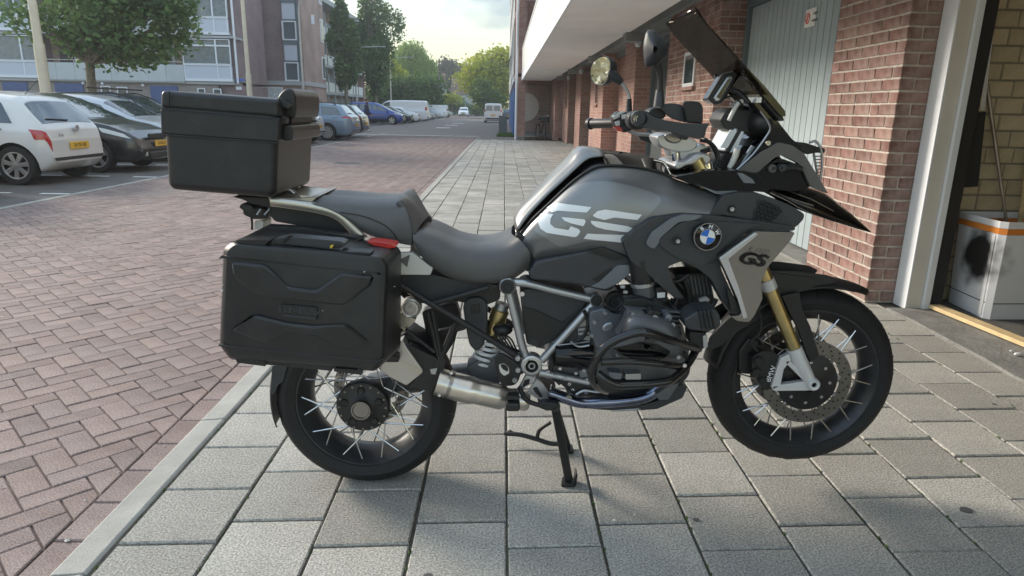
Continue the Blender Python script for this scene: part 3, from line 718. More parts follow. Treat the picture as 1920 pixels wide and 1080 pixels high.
M('lamp_cream', (.66, .58, .45), .5, .1, var=.08, vs=3)
M('bark', (.20, .165, .12), .9, var=.35, vs=12, bump=.012, bs=30)
brick_tex('brick_purple', (.24, .17, .17), (.29, .21, .205), (.30, .26, .25), bh=.066, bw=.22)
brick_tex('brick_brown', (.37, .25, .205), (.43, .30, .25), (.40, .35, .31), bh=.066, bw=.22)
brick_tex('brick_grey', (.28, .235, .215), (.34, .29, .265), (.33, .30, .28), bh=.066, bw=.22)
def rc(p0, p1, Y):
    a, b = atY(*p0, Y), atY(*p1, Y); return min(a.x, b.x), max(a.x, b.x), min(a.z, b.z), max(a.z, b.z)
A = root('flats_with_balconies', (-26, 44, 0), 'low brick flats with grey balconies, white window bays and dark blue garage doors', 'building'); AO = tuple(A.location)
def ap(n, m, mt, par=A, **k): k.setdefault('smooth', None); return mk(n, m, mt, par, org=AO, **k)
YA = 44.0; SP = 2.75
xR = rc((432, 100), (470, 110), YA)
ap('ground_floor_wall', MB().box(-95, -18.0, YA+.2, YA+12, -.1, 2.75), 'brick_grey')
ap('upper_floor_wall', MB().box(-95, -18.0, YA+1.6, YA+12, 2.75, 12.4), 'brick_brown'); ap('roof_edge', MB().box(-95.2, -17.8, YA-.1, YA+12.2, 12.4, 12.75), 'slab_grey')
ap('ledge', MB().box(-95, -17.0, YA+.05, YA+1.6, 2.52, 2.68), 'slab_grey')
for p0, p1 in (((-70, 153), (-20, 195)), ((0, 153), (54, 195)), ((99, 155), (158, 195)), ((279, 160), (334, 195))):
    x0, x1, z0, z1 = rc(p0, p1, YA); q = ap('garage_door', MB().box(x0, x1, YA+.12, YA+.22, 0, z1), 'garage_blue')
    for k in range(5): ap('door_slat', MB().box(x0+.03, x1-.03, YA+.10, YA+.12, .05+k*z1/5, (k+1)*z1/5-.03), 'garage_blue', q)
def win(par, x0, x1, z0, z1, Y, cur='curtain', cols=(.0, .7, 1.), rows=(0, 1.), fw=.07, fm='window_white', name='window', hide=None):
    q = ap(name, MB().box(x0, x1, Y+.10, Y+.16, z0, z1), cur, par); m = MB()
    for c in cols: x = x0+(x1-x0)*c; m.box(max(x-fw/2, x0), min(x+fw/2, x1), Y-.02, Y+.06, z0, z1)
    for r_ in rows:
        z = z0+(z1-z0)*r_; 
        for a, b in zip(cols, cols[1:]): m.box(x0+(x1-x0)*a+fw/2, x0+(x1-x0)*b-fw/2, Y-.018, Y+.058, max(z-fw/2, z0), min(z+fw/2, z1))
    ap('window_frame', m, fm, q)
    ap('window_pane', MB().box(x0+.03, x1-.03, Y+.02, Y+.03, z0+.03, z1-.03), 'window_glass', q); return q
for p0, p1 in (((190, 161), (211, 184)), ((220, 163), (242, 182)), ((371, 165), (387, 180)), ((400, 166), (417, 180))):
    x0, x1, z0, z1 = rc(p0, p1, YA+.2); win(A, x0, x1, z0, z1, YA+.10, 'room_dark', (0, 1.), (0, 1.), .12, name='garage_window')
bayx = [(-42.0, -36.6), (rc((-25, 80), (64, 80), YA)[0], rc((0, 80), (64, 80), YA)[1]), (rc((340, 80), (430, 80), YA)[0], rc((340, 80), (430, 80), YA)[1])]
zs = rc((0, 145), (0, 118), YA)[2:]
for s_ in range(4):
    dz = s_*SP
    if dz+2.7 > 11: break
    for bi, (x0, x1) in enumerate(bayx):
        zb = 2.70+dz
        ap('bay_side_wall', MB().box(x0-.0, x1, YA+.30, YA+1.6, zb, zb+2.55), 'brick_purple')
        pn = ap('bay_panel', MB().box(x0+.05, x1-.05, YA+.02, YA+.30, zb+.16, zb+.93), 'panel_lilac')
        m = MB(); m.box(x0, x1, YA-.02, YA+.30, zb, zb+.155); m.box(x0, x1, YA-.02, YA+.05, zb+.935, zb+1.0); 
        for xx in (x0, x0+(x1-x0)*.70, x1-.07): m.box(xx, xx+.07, YA-.015, YA+.05, zb+.16, zb+.93)
        ap('panel_frame', m, 'window_white', pn)
        q = win(A, x0, x1, zb+1.01, zb+2.5, YA, 'curtain' if (bi+s_) % 2 else 'curtain_grey', (0, .70, 1.), (0, .74, 1.) if bi == 2 else (0, 1.), .09)
        if bi == 2 and s_ == 0:
            for k in range(3): ap('blind_slat', MB().box(x0+.1, x0+(x1-x0)*.68, YA+.065, YA+.075, zb+2.4-k*.13, zb+2.47-k*.13), 'window_white', q)
        ap('floor_slab', MB().box(x0-.2, x1+.25, YA-.05, YA+1.6, zb+2.555, zb+2.69), 'slab_grey')
    # balconies between the bays
    for (x0, x1) in ((bayx[0][1], bayx[1][0]), (bayx[1][1], bayx[2][0])):
        zb = 2.70+dz; n = int((x1-x0)/1.1)
        bl = ap('balcony', MB().box(x0, x1, YA-.03, YA+1.6, zb-.12, zb), 'slab_grey')
        for k in range(n):
            a = x0+(x1-x0)*k/n; ap('parapet_panel', MB().box(a+.008, a+(x1-x0)/n-.008, YA-.05, YA, zb-.05, zb+.95), 'parapet_grey', bl)
        ap('hand_rail', MB().box(x0, x1, YA-.02, YA+.02, zb+1.1, zb+1.14), 'galvanised', bl)
        for k in range(0, n+1, 2): a = min(x0+(x1-x0)*k/n, x1-.04); ap('rail_post', MB().box(a, a+.04, YA-.015, YA+.015, zb+.95, zb+1.1), 'galvanised', bl)
        # windows and doors behind
        x = x0+.5
        while x < x1-2.2:
            ap('balcony_door', MB().box(x, x+.9, YA+1.5, YA+1.6, zb, zb+2.3), 'room_dark'); win(A, x+.98, x+3.2, zb+.5, zb+2.3, YA+1.45, 'curtain', (0, .5, 1.), (0, .8, 1.), .08); x += 4.1
ap('downpipe', MB().tube([(bayx[2][1]+.25, YA+.2, 2.6), (bayx[2][1]+.25, YA+.2, 12.4)], .07, 8), 'window_white')
ap('end_brick_wall', MB().box(bayx[2][1]+.0, -16.9, YA+.32, YA+6, 2.69, 12.4), 'brick_purple')
ap('end_brick_base', MB().box(-18.0, -16.9, YA+.4, YA+6, 0, 2.5), 'brick_purple')
x0, x1, z0, z1 = rc((438, 147), (455, 152), YA); ns = ap('street_name_plate', MB().box(x0, x1, YA+.28, YA+.315, z0, z1), 'sign_blue')
x0, x1, z0, z1 = rc((438, 162), (449, 168), YA); ap('house_number_plate', MB().box(x0, x1, YA+.36, YA+.395, z0, z1), 'window_white')
for px_, py_ in ((80, 155), (156, 156), (192, 157), (268, 160)):
    c = atY(px_, py_, YA+.12); ap('wall_light', MB().sphere(c, .10, 8, 6), 'window_white')
# plants and boxes on the near balcony
c = atY(308, 118, YA+.5); m = MB(); random.seed(5)
for k in range(60):
    a = random.uniform(0, 2*pi); l_ = random.uniform(.4, .9); e = Vector((math.cos(a)*.6*l_, math.sin(a)*.3, l_)); m.add([c+Vector((-.05, 0, -.4)), c+Vector((.05, 0, -.4)), c+e+Vector((.03, 0, -.4)), c+e*.6+Vector((-.07, 0, -.2))], [(0, 1, 2), (0, 2, 3)])
o = mk('balcony_plant', m, 'plant_green', org=tuple(c), smooth=None); tag(o, 'spiky green potted plant on the first floor balcony', 'plant')
c = atY(299, 126, YA+.2); o = mk('blue_tub', MB().box(c.x-.55, c.x+.55, c.y-.2, c.y+.2, c.z-.2, c.z+.18), 'sign_blue', org=tuple(c), bevel=.03); tag(o, 'bright blue tub on the first floor balcony', 'tub')
# ---- stair tower block
B = root('brick_stair_block', (-17, 51, 0), 'tall brown brick block with a column of stairwell windows', 'building'); BO_ = tuple(B.location)
def bp(n, m, mt, par=B, **k): k.setdefault('smooth', None); return mk(n, m, mt, par, org=BO_, **k)
YB_ = 51.0
xa = rc((453, 80), (600, 80), YB_); X0b = xa[0]
xs0, xs1 = rc((489, 80), (527, 80), YB_)[:2]; xw0, xw1 = rc((529, 80), (556, 80), YB_)[:2]; X1b = xw1+.45
bp('ground_storey', MB().box(X0b, X1b, YB_+.1, YB_+6, 0, 2.75), 'brick_brown'); bp('ledge', MB().box(X0b-.1, X1b+.08, YB_-.08, YB_+6, 2.75, 3.05), 'slab_grey')
bp('left_wall', MB().box(X0b, xs0, YB_, YB_+6, 3.05, 13), 'brick_brown'); bp('recessed_wall', MB().box(xs0, xw0, YB_+.35, YB_+6, 3.05, 13), 'brick_purple'); bp('right_wall', MB().box(xw1+.25, X1b, YB_, YB_+6, 3.05, 13), 'brick_brown'); bp('pier_strip', MB().box(xw1, xw1+.25, YB_+.2, YB_+5.9, 3.05, 13), 'frame_blue_grey')
bp('roof_edge', MB().box(X0b-.1, X1b+.1, YB_-.1, YB_+6, 13, 13.3), 'slab_grey')
bp('stairwell', MB().box(xw0, xw1, YB_+1.5, YB_+5.9, 3.05, 13), 'room_dark')
for k in range(4):
    z = 3.06+k*2.8
    q = bp('stair_window', MB().box(xw0+.02, xw1-.02, YB_+.25, YB_+.29, z+.05, z+1.25), 'glass_pane')
    m = MB(); m.box(xw0, xw0+.09, YB_+.12, YB_+.28, z, z+1.3); m.box(xw1-.09, xw1, YB_+.12, YB_+.28, z, z+1.3); m.box(xw0+.09, xw1-.09, YB_+.121, YB_+.28, z, z+.08); m.box(xw0+.09, xw1-.09, YB_+.121, YB_+.28, z+1.22, z+1.3); bp('window_frame', m, 'window_white', q)
    q = bp('stair_panel', MB().box(xw0+.05, xw1-.05, YB_+.2, YB_+.28, z+1.42, z+2.5), 'panel_lilac'); bp('panel_band', MB().box(xw0, xw1, YB_+.15, YB_+.3, z+2.5, z+2.79), 'frame_blue_grey', q); bp('panel_sill', MB().box(xw0, xw1, YB_+.16, YB_+.3, z+1.3, z+1.42), 'frame_blue_grey', q)
for p0, p1 in (((473, 31), (482, 63)), ((480, 105), (489, 135)), ((466, -43), (475, -11))):
    x0, x1, z0, z1 = rc(p0, p1, YB_); q = bp('slit_window', MB().box(x0, x1, YB_-.03, YB_-.004, z0, z1), 'window_white'); bp('slit_pane', MB().box(x0+.06, x1-.10, YB_-.045, YB_-.031, z0+.08, z1-.08), 'glass_pane', q); bp('slit_sill', MB().box(x0-.05, x1+.05, YB_-.10, YB_-.005, z0-.1, z0), 'frame_blue_grey', q)
for p0, p1, mt in (((475, 164), (499, 200), 'room_dark'), ((502, 165), (530, 200), 'curtain'), ((585, 30), (587, 45), 'window_white')):
    x0, x1, z0, z1 = rc(p0, p1, YB_); z0 = .0 if p1[1] > 150 else z0; q = bp('entrance', MB().box(x0, x1, YB_+.02, YB_+.10, z0, z1), mt)
    f = MB(); f.box(x0-.08, x0, YB_, YB_+.09, z0, z1+.08); f.box(x1, x1+.08, YB_, YB_+.09, z0, z1+.08); f.box(x0, x1, YB_, YB_+.09, z1, z1+.08); bp('entrance_frame', f, 'window_white', q)
for z in (3.4, 6.2, 9.0):
    q = bp('side_window', MB().box(X1b, X1b+.06, YB_+4.9, YB_+5.7, z, z+1.7), 'window_white'); bp('side_pane', MB().box(X1b+.06, X1b+.075, YB_+5.0, YB_+5.6, z+.1, z+1.6), 'glass_pane', q)
# ---- gallery block along the street
C = root('gallery_flats', (-19.5, 84, 0), 'four storey flats with white gallery parapets behind the two tall trees', 'building'); CO = tuple(C.location)
def cp(n, m, mt, par=C, **k): k.setdefault('smooth', None); return mk(n, m, mt, par, org=CO, **k)
cp('rear_wall', MB().box(-32, -21.2, 62, 97, 0, 12), 'brick_brown'); cp('roof', MB().box(-32, -19.2, 62, 97.4, 12, 12.5), 'slab_grey'); cp('end_wall', MB().box(-21.2, -19.35, 96.4, 97.2, 0, 12), 'brick_far')
for k in range(4):
    z = k*2.85
    if k:
        cp('gallery_slab', MB().box(-21.2, -19.45, 62, 96.4, z-.25, z), 'slab_grey')
        for j in range(11):
            y = 62+j*3.12; cp('gallery_parapet', MB().box(-19.52, -19.45, y+.1, y+2.9, z+.02, z+1.05), 'panel_cream'); cp('parapet_post', MB().box(-19.56, -19.42, y+2.92, y+3.2, z, z+1.1), 'frame_blue_grey')
    for j in range(11):
        y = 62.3+j*3.12; q = cp('flat_door', MB().box(-21.22, -21.15, y, y+.95, z+.02, z+2.3), 'door_sunlit_orange' if (j+k) % 2 else 'curtain'); cp('flat_window', MB().box(-21.22, -21.16, y+1.2, y+2.7, z+.9, z+2.3), 'curtain_grey'); cp('column', MB().box(-19.7, -19.53, y-.2, y-.02, z+.03, z+2.59), 'slab_grey')
# ---- far houses beyond the street end
def house(X0, X1, Y, h, hr, mt, label, ridge_x=True):
    r_ = root('far_house', ((X0+X1)/2, Y, 0), label, 'house', None); o_ = tuple(r_.location)
    mk('house_wall', MB().box(X0, X1, Y, Y+8, 0, h), mt, r_, org=o_, smooth=None); m = MB()
    if ridge_x: m.add([(X0-.3, Y-.4, h), (X1+.3, Y-.4, h), (X1+.3, Y+8.4, h), (X0-.3, Y+8.4, h), (X0-.3, Y+4, h+hr), (X1+.3, Y+4, h+hr)], [(0, 1, 5, 4), (2, 3, 4, 5), (0, 4, 3), (1, 2, 5), (0, 3, 2, 1)])
    else:
        xm = (X0+X1)/2; m.add([(X0-.3, Y-.3, h), (xm, Y-.3, h+hr), (X1+.3, Y-.3, h), (X0-.3, Y+8, h), (xm, Y+8, h+hr), (X1+.3, Y+8, h)], [(0, 1, 4, 3), (1, 2, 5, 4), (0, 3, 5, 2)])
        mk('gable', MB().prism([(X0, Y-.02, h), (xm, Y-.02, h+hr-.25), (X1, Y-.02, h)], (0, .2, 0)), mt, r_, org=o_, smooth=None)
    rf = mk('roof', m, 'roof_tile', r_, org=o_, smooth=None); mk('chimney', MB().box((X0+X1)/2+.6, (X0+X1)/2+1.2, Y+3, Y+3.7, h+hr*.4, h+hr+.7), 'brick_far', rf, org=o_, smooth=None)
    for k in range(2):
        x = X0+(X1-X0)*(.2+.45*k); w_ = mk('window', MB().box(x, x+1.2, Y-.06, Y-.03, h-1.8, h-.6), 'glass_pane', r_, org=o_, smooth=None); mk('window_frame', MB().box(x-.1, x+1.3, Y-.05, Y-.025, h-1.9, h-.5), 'window_white', w_, org=o_, smooth=None)
house(-16.5, -11.5, 148, 4.6, 3.4, 'pale_render', 'pale house with white gable at the far end of the street', False)
house(-11.3, -3.5, 150, 4.4, 3.6, 'pale_render', 'low house with a long dark red tiled roof at the street end')
o = mk('flat_roofed_shed', MB().box(-24, -16.8, 146, 152, 0, 6.2), 'pale_render', org=(-20, 146, 0), smooth=None); tag(o, 'flat roofed pale building beside the far gabled house', 'building')
o = mk('far_bus_shelter', MB().box(-9, -3, 144, 145.5, 2.6, 3.0).box(-8.8, -8.6, 144, 145.5, -.1, 2.6).box(-3.4, -3.2, 144, 145.5, -.1, 2.6), 'slab_grey', org=(-6, 144, 0), smooth=None); tag(o, 'low grey canopy before the far houses', 'shelter')
# ---------------------------------------------------------------- lamp posts
def lamp(X, Y, H, label, mat='galvanised', arm=2.6, r0=.09, r1=.055):
    t = root('street_lamp', (X, Y, ZR), label, 'street lamp', 'street lamps along the parking row'); o_ = (X, Y, ZR); b = 1.2
    mk('lower_post', MB().tube([(X, Y, ZR), (X, Y, ZR+H*.32)], [r0*1.12, r0*1.12], 14), mat, t, org=o_); mk('upper_post', MB().tube([(X, Y, ZR+H*.32), (X, Y, H-.8)], [r0*.9, r1], 14), mat, t, org=o_)
    q = [(X, Y, H-.8), (X+.04, Y, H-.45), (X+.2, Y, H-.15), (X+.5, Y, H), (X+arm, Y, H+.12)]
    mk('lamp_arm', MB().tube(catmull(q, 6), r1*.9, 10), mat, t, org=o_)
    hd = mk('lamp_head', MB().loft([[Vector((X+arm-.1+a, Y+c*w_, H+.12+d)) for c, d in ((-1, -.03), (1, -.03), (1, .05), (-1, .05))] for a, w_ in ((0, .05), (.15, .11), (.6, .11), (.72, .05))]), mat, t, org=o_, bevel=.02)
    mk('lamp_lens', MB().box(X+arm+.05, X+arm+.5, Y-.08, Y+.08, H+.06, H+.088), 'glass_pane', hd, org=o_)
lamp(-13.05, 20.0, 9.0, 'thick cream lamp post rising behind the silver hatchback', 'lamp_cream', r0=.125, r1=.085)
lamp(-13.1, 36.0, 9.0, 'pale lamp post before the end wall of the balcony flats', 'lamp_cream', r0=.12, r1=.08)
lamp(-13.8, 48.0, 8.2, 'grey lamp with curved arm before the brick stair block')
lamp(-15.9, 75, 7.4, 'grey lamp with curved arm between the two tall dark trees')
lamp(-15.9, 98, 8.0, 'grey lamp in front of the weeping willow'); lamp(-15.6, 133, 8.0, 'grey lamp just beside the willow with a side bracket'); lamp(-11.4, 165, 8.2, 'farthest grey lamp near the tiled houses')
# ---------------------------------------------------------------- trees
def leafmat(name, c, c2):
    m = D.materials.new(name); m.use_nodes = True; t = m.node_tree; l = t.links.new; b = t.nodes['Principled BSDF']
    ge = N('ShaderNodeNewGeometry', t); mx_ = N('ShaderNodeMix', t, data_type='RGBA'); mx_.inputs[6].default_value = (*c, 1); mx_.inputs[7].default_value = (*c2, 1); l(ge.outputs['Random Per Island'], mx_.inputs[0])
    tr = N('ShaderNodeBsdfTranslucent', t); ms2 = N('ShaderNodeMixShader', t); ms2.inputs[0].default_value = .38; l(mx_.outputs[2], b.inputs['Base Color']); l(mx_.outputs[2], tr.inputs[0])
    b.inputs['Roughness'].default_value = .6; b.inputs['Specular IOR Level'].default_value = .25; l(b.outputs[0], ms2.inputs[1]); l(tr.outputs[0], ms2.inputs[2]); l(ms2.outputs[0], t.nodes['Material Output'].inputs[0]); MT[name] = m
leafmat('leaf_maple', (.075, .15, .05), (.16, .25, .085)); leafmat('leaf_poplar', (.08, .14, .045), (.16, .24, .08)); leafmat('leaf_willow', (.22, .32, .08), (.34, .42, .12)); leafmat('leaf_sunlit_lime', (.30, .36, .03), (.48, .48, .05)); leafmat('leaf_dark', (.07, .13, .035), (.13, .21, .05)); leafmat('leaf_sunlit_gold', (.55, .52, .36), (.78, .72, .55)); leafmat('leaf_dusty', (.07, .09, .06), (.12, .13, .08))  # lime and gold leaf colours have the sunlight painted in
def crown(clumps, n, size, rng, hollow=.55, hang=0.):
    m = MB(); wt_ = [c[1]*c[1] if not isinstance(c[1], tuple) else c[1][0]*c[1][2] for c in clumps]; tot = sum(wt_)
    for (c, r_), w_ in zip(clumps, wt_):
        rr_ = r_ if isinstance(r_, tuple) else (r_, r_, r_*.8)
        for _ in range(max(4, int(n*w_/tot))):
            while True:
                v = Vector((rng.uniform(-1, 1), rng.uniform(-1, 1), rng.uniform(-1, 1)))
                if .05 < v.length <= 1: break
            v = v.normalized()*(rng.random()**.5)*rng.choice((1., 1., 1., 1.25))
            p = Vector(c)+Vector((v.x*rr_[0], v.y*rr_[1], v.z*rr_[2])); s_ = size*rng.uniform(.6, 1.3)
            a = Vector((rng.gauss(0, 1), rng.gauss(0, 1), rng.gauss(0, .6)-hang)).normalized(); b = a.orthogonal().normalized(); b = Matrix.Rotation(rng.uniform(0, 6.28), 3, a) @ b
            m.add([p-a*s_*.5, p+b*s_*.36+a*s_*.05, p+a*s_*.55, p-b*s_*.36-a*s_*.02], [(0, 1, 2, 3)])
    return m
def tree(name, X, Y, label, clumps, n, size, lm, trunk_r, trunk_h, seed, group=None, cat='tree', hang=0., z0=ZR):
    rng = random.Random(seed); t = root(name, (X, Y, z0), label, cat, group); o_ = (X, Y, z0)
    m = MB(); m.tube(catmull([(X, Y, z0-.1), (X+rng.gauss(0, .04), Y, z0+trunk_h*.5), (X+rng.gauss(0, .06), Y, z0+trunk_h)], 5), [trunk_r*k for k in (1.35, 1.1, 1.03, 1, .99, .98, .97, .96, .95, .93, .9)], 12)
    tp = Vector((X, Y, z0+trunk_h*.92)); mk('trunk', m, 'bark', t, org=o_); lm_ = MB()
    for c, r_ in clumps:
        c = Vector(c); mid = tp.lerp(c, .5)+Vector((rng.gauss(0, .1), rng.gauss(0, .1), .2*rng.random())); lm_.tube(catmull([tp, mid, c], 4), [trunk_r*.5*(1-.09*k) for k in range(9)], 6)
    mk('limbs', lm_, 'bark', t, org=o_); mk('crown', crown(clumps, n, size, rng, hang=hang), lm, t, org=o_, smooth=None, fix=False); return t
def blobs(c, rx, ry, rz, n, r_, seed, pw=1.):
    rng = random.Random(seed); o = []
    for _ in range(n):
        while True:
            v = Vector((rng.uniform(-1, 1), rng.uniform(-1, 1), rng.uniform(-1, 1)))
            if v.length <= 1: break
        o.append((tuple(Vector(c)+Vector((v.x*rx, v.y*ry, v.z*rz))), r_*rng.uniform(.6, 1.25)))
    return o
c = atY(205, 10, 24); tree('street_maple', atY(172, 150, 24).x, 24, 'broad green street tree behind the parked silver cars', blobs(c, 2.7, 2.2, 1.75, 30, .85, 2)+[(tuple(atY(300, 95, 24)), .6), (tuple(atY(275, 120, 23.6)), .35), (tuple(atY(330, 30, 24)), .6), (tuple(atY(80, 25, 24)), .6), (tuple(atY(130, 80, 24)), .55), (tuple(atY(150, -30, 24)), 1.2), (tuple(atY(250, -30, 24)), 1.2), (tuple(atY(345, -10, 24)), .7)], 9500, .19, 'leaf_maple', .145, atY(172, 105, 24).z, 11)
def poplar(px_, Y, pyt, w_, label, seed, pyb=165):
    b, tpt = atY(px_, pyb, Y), atY(px_, pyt, Y); cl = []; rng = random.Random(seed); n = 34
    for k in range(n):
        f_ = k/(n-1); z = b.z+(tpt.z-b.z)*f_; wd = w_*math.sin(pi*min(.12+f_*.93, 1))**.7; r9 = max(.35, wd*rng.uniform(.4, .7)); cl.append(((b.x+rng.gauss(0, wd*.4), Y+rng.gauss(0, wd*.4), z), (r9*.8, r9*.8, r9*1.5)))
    tree('columnar_tree', b.x, Y, label, cl, 11000, .34, 'leaf_poplar', .2, b.z+1.0, seed, 'tall columnar street trees')
poplar(648, 74, -22, 1.6, 'slimmer tall columnar tree before the gallery flats', 21, 160); poplar(704, 84, -45, 2.5, 'broader tall dark columnar tree at the end of the gallery flats', 22, 165)
# willow: hanging strands
rng = random.Random(9); wc = [(tuple(atY(x, y, 120)), r_) for x, y, r_ in ((760, 100, 2.0), (772, 95, 2.2), (785, 108, 1.8), (800, 120, 1.6), (745, 115, 1.8), (757, 128, 2.2), (795, 140, 2.0), (775, 125, 1.6), (740, 140, 1.8), (808, 130, 1.0))]
wt = tree('weeping_willow', atY(772, 170, 120).x, 120, 'pale green weeping willow lit by the evening sun', wc, 5000, .42, 'leaf_willow', .35, 6.5, 31, hang=1.2)
m = MB()
for c, r_ in wc:
    for k in range(60):
        a = rng.uniform(0, 2*pi); rad = r_*rng.uniform(.5, 1.1); x, y, z = c[0]+math.cos(a)*rad, c[1]+math.sin(a)*rad, c[2]+rng.uniform(-.4, .5)*r_; ln = rng.uniform(1.2, 3.4)
        for j in range(7):
            q = Vector((x+rng.gauss(0, .08), y+rng.gauss(0, .08), z-ln*j/6)); m.add([q, q+Vector((.12, 0, -.25)), q+Vector((0, 0, -.55)), q+Vector((-.12, 0, -.25))], [(0, 1, 2, 3)])
mk('hanging_twigs', m, 'leaf_willow', wt, org=tuple(wt.location), smooth=None, fix=False)
def mass(name, label, pts, Y, n, size, lm, seed, tr=.2, dy=2.0):
    rng = random.Random(seed); cl = [((lambda q: (q.x, Y+rng.uniform(-dy, dy), q.z))(atY(x, y, Y)), r_) for x, y, r_ in pts]; xs = [c[0][0] for c in cl]; zs_ = [c[0][2] for c in cl]
    tree(name, sum(xs)/len(xs), Y, label, cl, n, size, lm, tr, max(1.0, min(zs_)), seed)
mass('lit_tree', 'bright yellow green sunlit tree by the far corner', [(880, 150, 2.6), (893, 128, 2.4), (905, 148, 2.8), (915, 118, 2.5), (930, 135, 3.0), (942, 108, 2.4), (950, 140, 3.0), (925, 165, 2.6), (893, 170, 2.0), (935, 100, 1.5), (900, 108, 1.3), (950, 170, 2.4), (910, 185, 2.2), (960, 120, 3), (965, 160, 3), (935, 185, 2.2)], 110, 11000, .46, 'leaf_sunlit_lime', 41, .3)
mass('dark_bush', 'dark green bush at the foot of the bright tree', [(897, 172, 1.5), (908, 180, 1.8), (918, 188, 2), (905, 160, 1.4), (930, 192, 1.8)], 104, 4000, .36, 'leaf_dark', 42)
mass('roadside_shrubs', 'dense green shrubs behind the parked vans', [(700+k*12, 178-9*math.sin(k*1.3), 2.1) for k in range(11)]+[(720+k*14, 160-6*math.sin(k*2.1), 1.9) for k in range(8)]+[(690+k*11, 192, 2.0) for k in range(12)], 106, 12000, .42, 'leaf_dark', 43, .15)
mass('lit_shrub', 'yellow green shrub growing between shrubs and willow', [(728, 120, 1.6), (735, 135, 1.8), (745, 150, 2.0), (760, 158, 1.8), (730, 160, 1.8)], 112, 4500, .4, 'leaf_sunlit_lime', 44)
mass('far_tree', 'dusty dark tree with thin top behind the far houses', [(838, 122, 2.2), (830, 140, 2.8), (845, 150, 3), (825, 158, 3)], 165, 3500, .6, 'leaf_dusty', 45); mass('far_tree', 'hazy row tree seen above the tiled roof', [(858, 132, 2.6), (870, 138, 2.8), (850, 145, 3), (880, 140, 2.6), (865, 150, 3)], 170, 4500, .6, 'leaf_dusty', 46)
mass('garden_shrub', 'small lit shrub before the far gabled house', [(838, 186, 1.3), (847, 184, 1.5), (856, 188, 1.3)], 138, 1500, .35, 'leaf_sunlit_lime', 47); mass('street_end_hedge', 'dark hedge closing the far end of the street', [(885+k*6, 206, 1.6) for k in range(6)]+[(800+k*9, 200, 1.8) for k in range(8)], 140, 4500, .4, 'leaf_dark', 48)

tree('verge_tree', -21, 6.8, 'leafy tree seen only in the handlebar mirror, left of the picture', blobs((-21, 6.8, 6.5), 3.2, 3.2, 2.6, 24, 1.2, 77), 3000, .30, 'leaf_sunlit_gold', .2, 3.6, 78)

# ---------------------------------------------------------------- evening haze
hz = mk('haze', MB().box(-130, 90, -40, 420, -1.5, 24), 'soil', smooth=None, kind='stuff'); hz.data.materials.clear()
hm = D.materials.new('haze'); hm.use_nodes = True; hm.node_tree.nodes.clear(); pvn = N('ShaderNodeVolumePrincipled', hm.node_tree); pvn.inputs['Color'].default_value = (.90, .93, .97, 1); pvn.inputs['Density'].default_value = .0012; pvn.inputs['Anisotropy'].default_value = .3
hm.node_tree.links.new(pvn.outputs[0], N('ShaderNodeOutputMaterial', hm.node_tree).inputs['Volume']); hz.data.materials.append(hm); tag(hz, 'thin pale evening haze in the street air', 'haze')
# ================================================================ parked vehicles
M('tyre', (.016, .016, .017), .75, var=.15, vs=30)
M('alloy', (.55, .55, .56), .3, .85)
M('car_glass', (.05, .065, .08), .02, spec=1., coat=.6)
M('trim_black', (.015, .015, .016), .45)
M('tail_red', (.45, .012, .015), .15, coat=.8)
M('head_clear', (.60, .60, .56), .12, coat=.9)
M('plate_yellow', (.78, .46, .03), .45)
M('arch_black', (.008, .008, .008), .9)
def paint(n, c, metal=.25): M('paint_'+n, c, .32, metal, coat=.8, var=.03, vs=3)
for n, c in (('silver', (.68, .67, .65)), ('black', (.012, .012, .014)), ('pale_silver', (.55, .57, .60)), ('navy', (.02, .03, .06)), ('slate', (.17, .23, .31)), ('blue', (.03, .07, .30)), ('white', (.78, .79, .80)), ('cream', (.62, .60, .53)), ('grey', (.30, .31, .32)), ('dark', (.03, .035, .04))): paint(n, c, .0 if n in ('white', 'cream', 'black', 'silver') else .3)
def interp(tab, x):
    if x <= tab[0][0]: return tab[0][1]
    for (a, b), (c, d) in zip(tab, tab[1:]):
        if x <= c:
            t = (x-a)/(c-a); return b+(d-b)*t
    return tab[-1][1]
